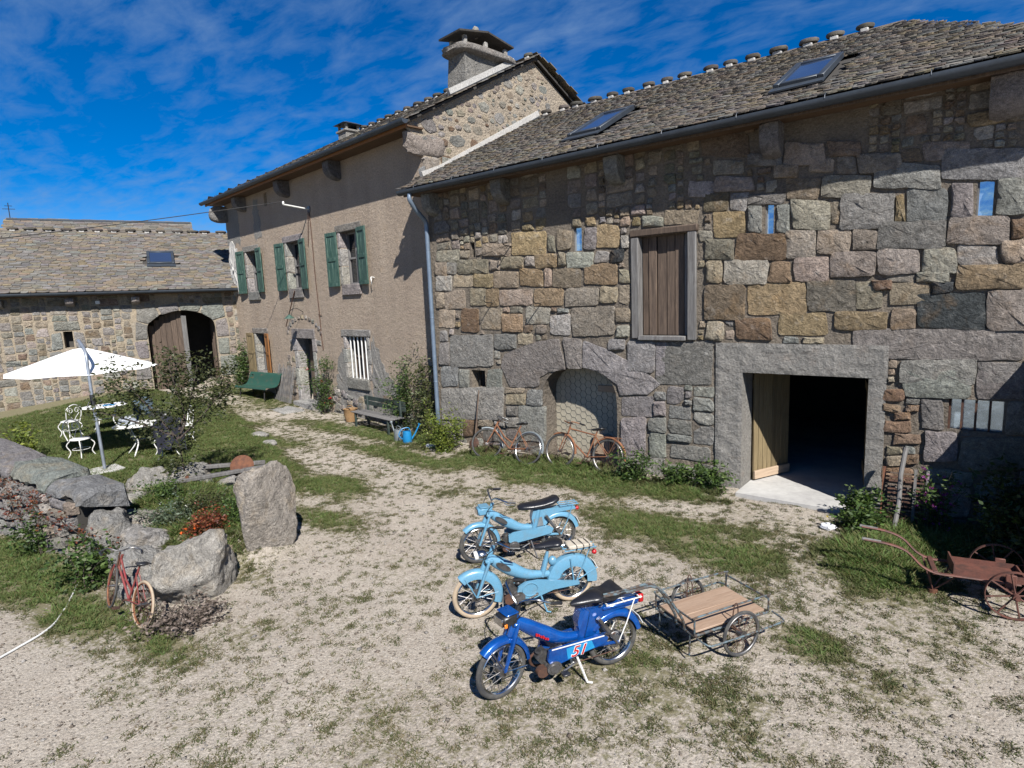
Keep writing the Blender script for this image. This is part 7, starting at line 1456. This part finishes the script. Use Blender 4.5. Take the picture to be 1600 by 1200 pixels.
wallish = np.clip(1 - np.abs(ty + .35) / .8, 0, 1) * (tx > -1) + np.maximum.reduce([blob(tx, ty, 9.5, -1.7, .8, .9), blob(tx, ty, 1.2, -8.2, 2.0, .4) * .3, blob(tx, ty, 1.0, -6.3, 1.8, 1.0), blob(tx, ty, 10.2, -.9, 1, .6)])
hgt = (.016 + .03 * np.clip(tg - .4, 0, 1) + .02 * lw + .08 * np.clip(wallish, 0, 1) * (tg > .45)) * rng.uniform(.6, 1.4, len(tx))
nb = 5; bx_ = np.repeat(tx, nb) + rng.normal(size=len(tx) * nb) * .017; by_ = np.repeat(ty, nb) + rng.normal(size=len(tx) * nb) * .017; bh = np.repeat(hgt, nb) * rng.uniform(.5, 1.3, len(tx) * nb)
bz = gh(bx_, by_) - .004; an = rng.uniform(0, 6.283, len(bx_)); wd = .0055 + .055 * bh; ln = bh * rng.uniform(.4, 1.9, len(bx_)); a2 = rng.uniform(0, 6.283, len(bx_))
v = np.stack([np.stack([bx_ - wd * np.cos(an), by_ - wd * np.sin(an), bz], -1), np.stack([bx_ + wd * np.cos(an), by_ + wd * np.sin(an), bz], -1), np.stack([bx_ + ln * np.cos(a2), by_ + ln * np.sin(a2), bz + bh], -1)], 1).reshape(-1, 3)
pal = np.array([(.085, .1, .034), (.1, .104, .038), (.125, .11, .05), (.066, .085, .028), (.15, .12, .062)]); lush_p = np.array([(.085, .15, .032), (.12, .172, .042), (.165, .16, .06)])
ci = pal[rng.integers(0, 5, len(tx))]; li = lush_p[rng.integers(0, 3, len(tx))]; f_ = np.clip((tg - .6) * 2 + wallish * .5, 0, 1)[:, None]; cb = (ci * (1 - f_) + li * f_) * rng.uniform(.7, 1.2, (len(tx), 1))
print('tufts', len(tx)); obj('grass', fast_mesh('grass', v, np.arange(len(v)).reshape(-1, 3), M_GRASS, np.repeat(np.repeat(cb, nb, 0), 3, 0)), kind='stuff', label='sparse short grass and moss growing over the gravel yard', cat='grass')
a, b_ = scatter(95000, -3, 12, -10, 0); k = rng.uniform(0, 1, len(a)) > gm(a, b_) * 1.1; a = a[k]; b_ = b_[k]; n = len(a)
oc = np.array([(1, 0, 0), (-1, 0, 0), (0, 1, 0), (0, -1, 0), (0, 0, 1), (0, 0, -1)], float); of = np.array([(0, 2, 4), (2, 1, 4), (1, 3, 4), (3, 0, 4), (2, 0, 5), (1, 2, 5), (3, 1, 5), (0, 3, 5)])
s_ = (.004 + .013 * rng.uniform(0, 1, n) ** 3 + .02 * (rng.uniform(0, 1, n) > .99)); q = oc[None] * rng.uniform(.6, 1.3, (n, 6, 1)); q = q * s_[:, None, None] * np.array([1, 1, .6]); ro = rng.uniform(0, 6.283, n); cr_, sr_ = np.cos(ro)[:, None], np.sin(ro)[:, None]
q = np.stack([q[..., 0] * cr_ - q[..., 1] * sr_, q[..., 0] * sr_ + q[..., 1] * cr_, q[..., 2]], -1) + np.stack([a, b_, gh(a, b_) + s_ * .2], -1)[:, None, :]
pc = np.array([(.42, .36, .3), (.5, .45, .39), (.34, .28, .23), (.58, .54, .5)])[rng.integers(0, 4, n)] * rng.uniform(.75, 1.15, (n, 1))
obj('gravel', fast_mesh('gravel', q.reshape(-1, 3), (of[None] + 6 * np.arange(n)[:, None, None]).reshape(-1, 3), M_ROCK, np.repeat(pc, 6, 0)), kind='stuff', label='loose pale pebbles strewn over the yard', cat='gravel')
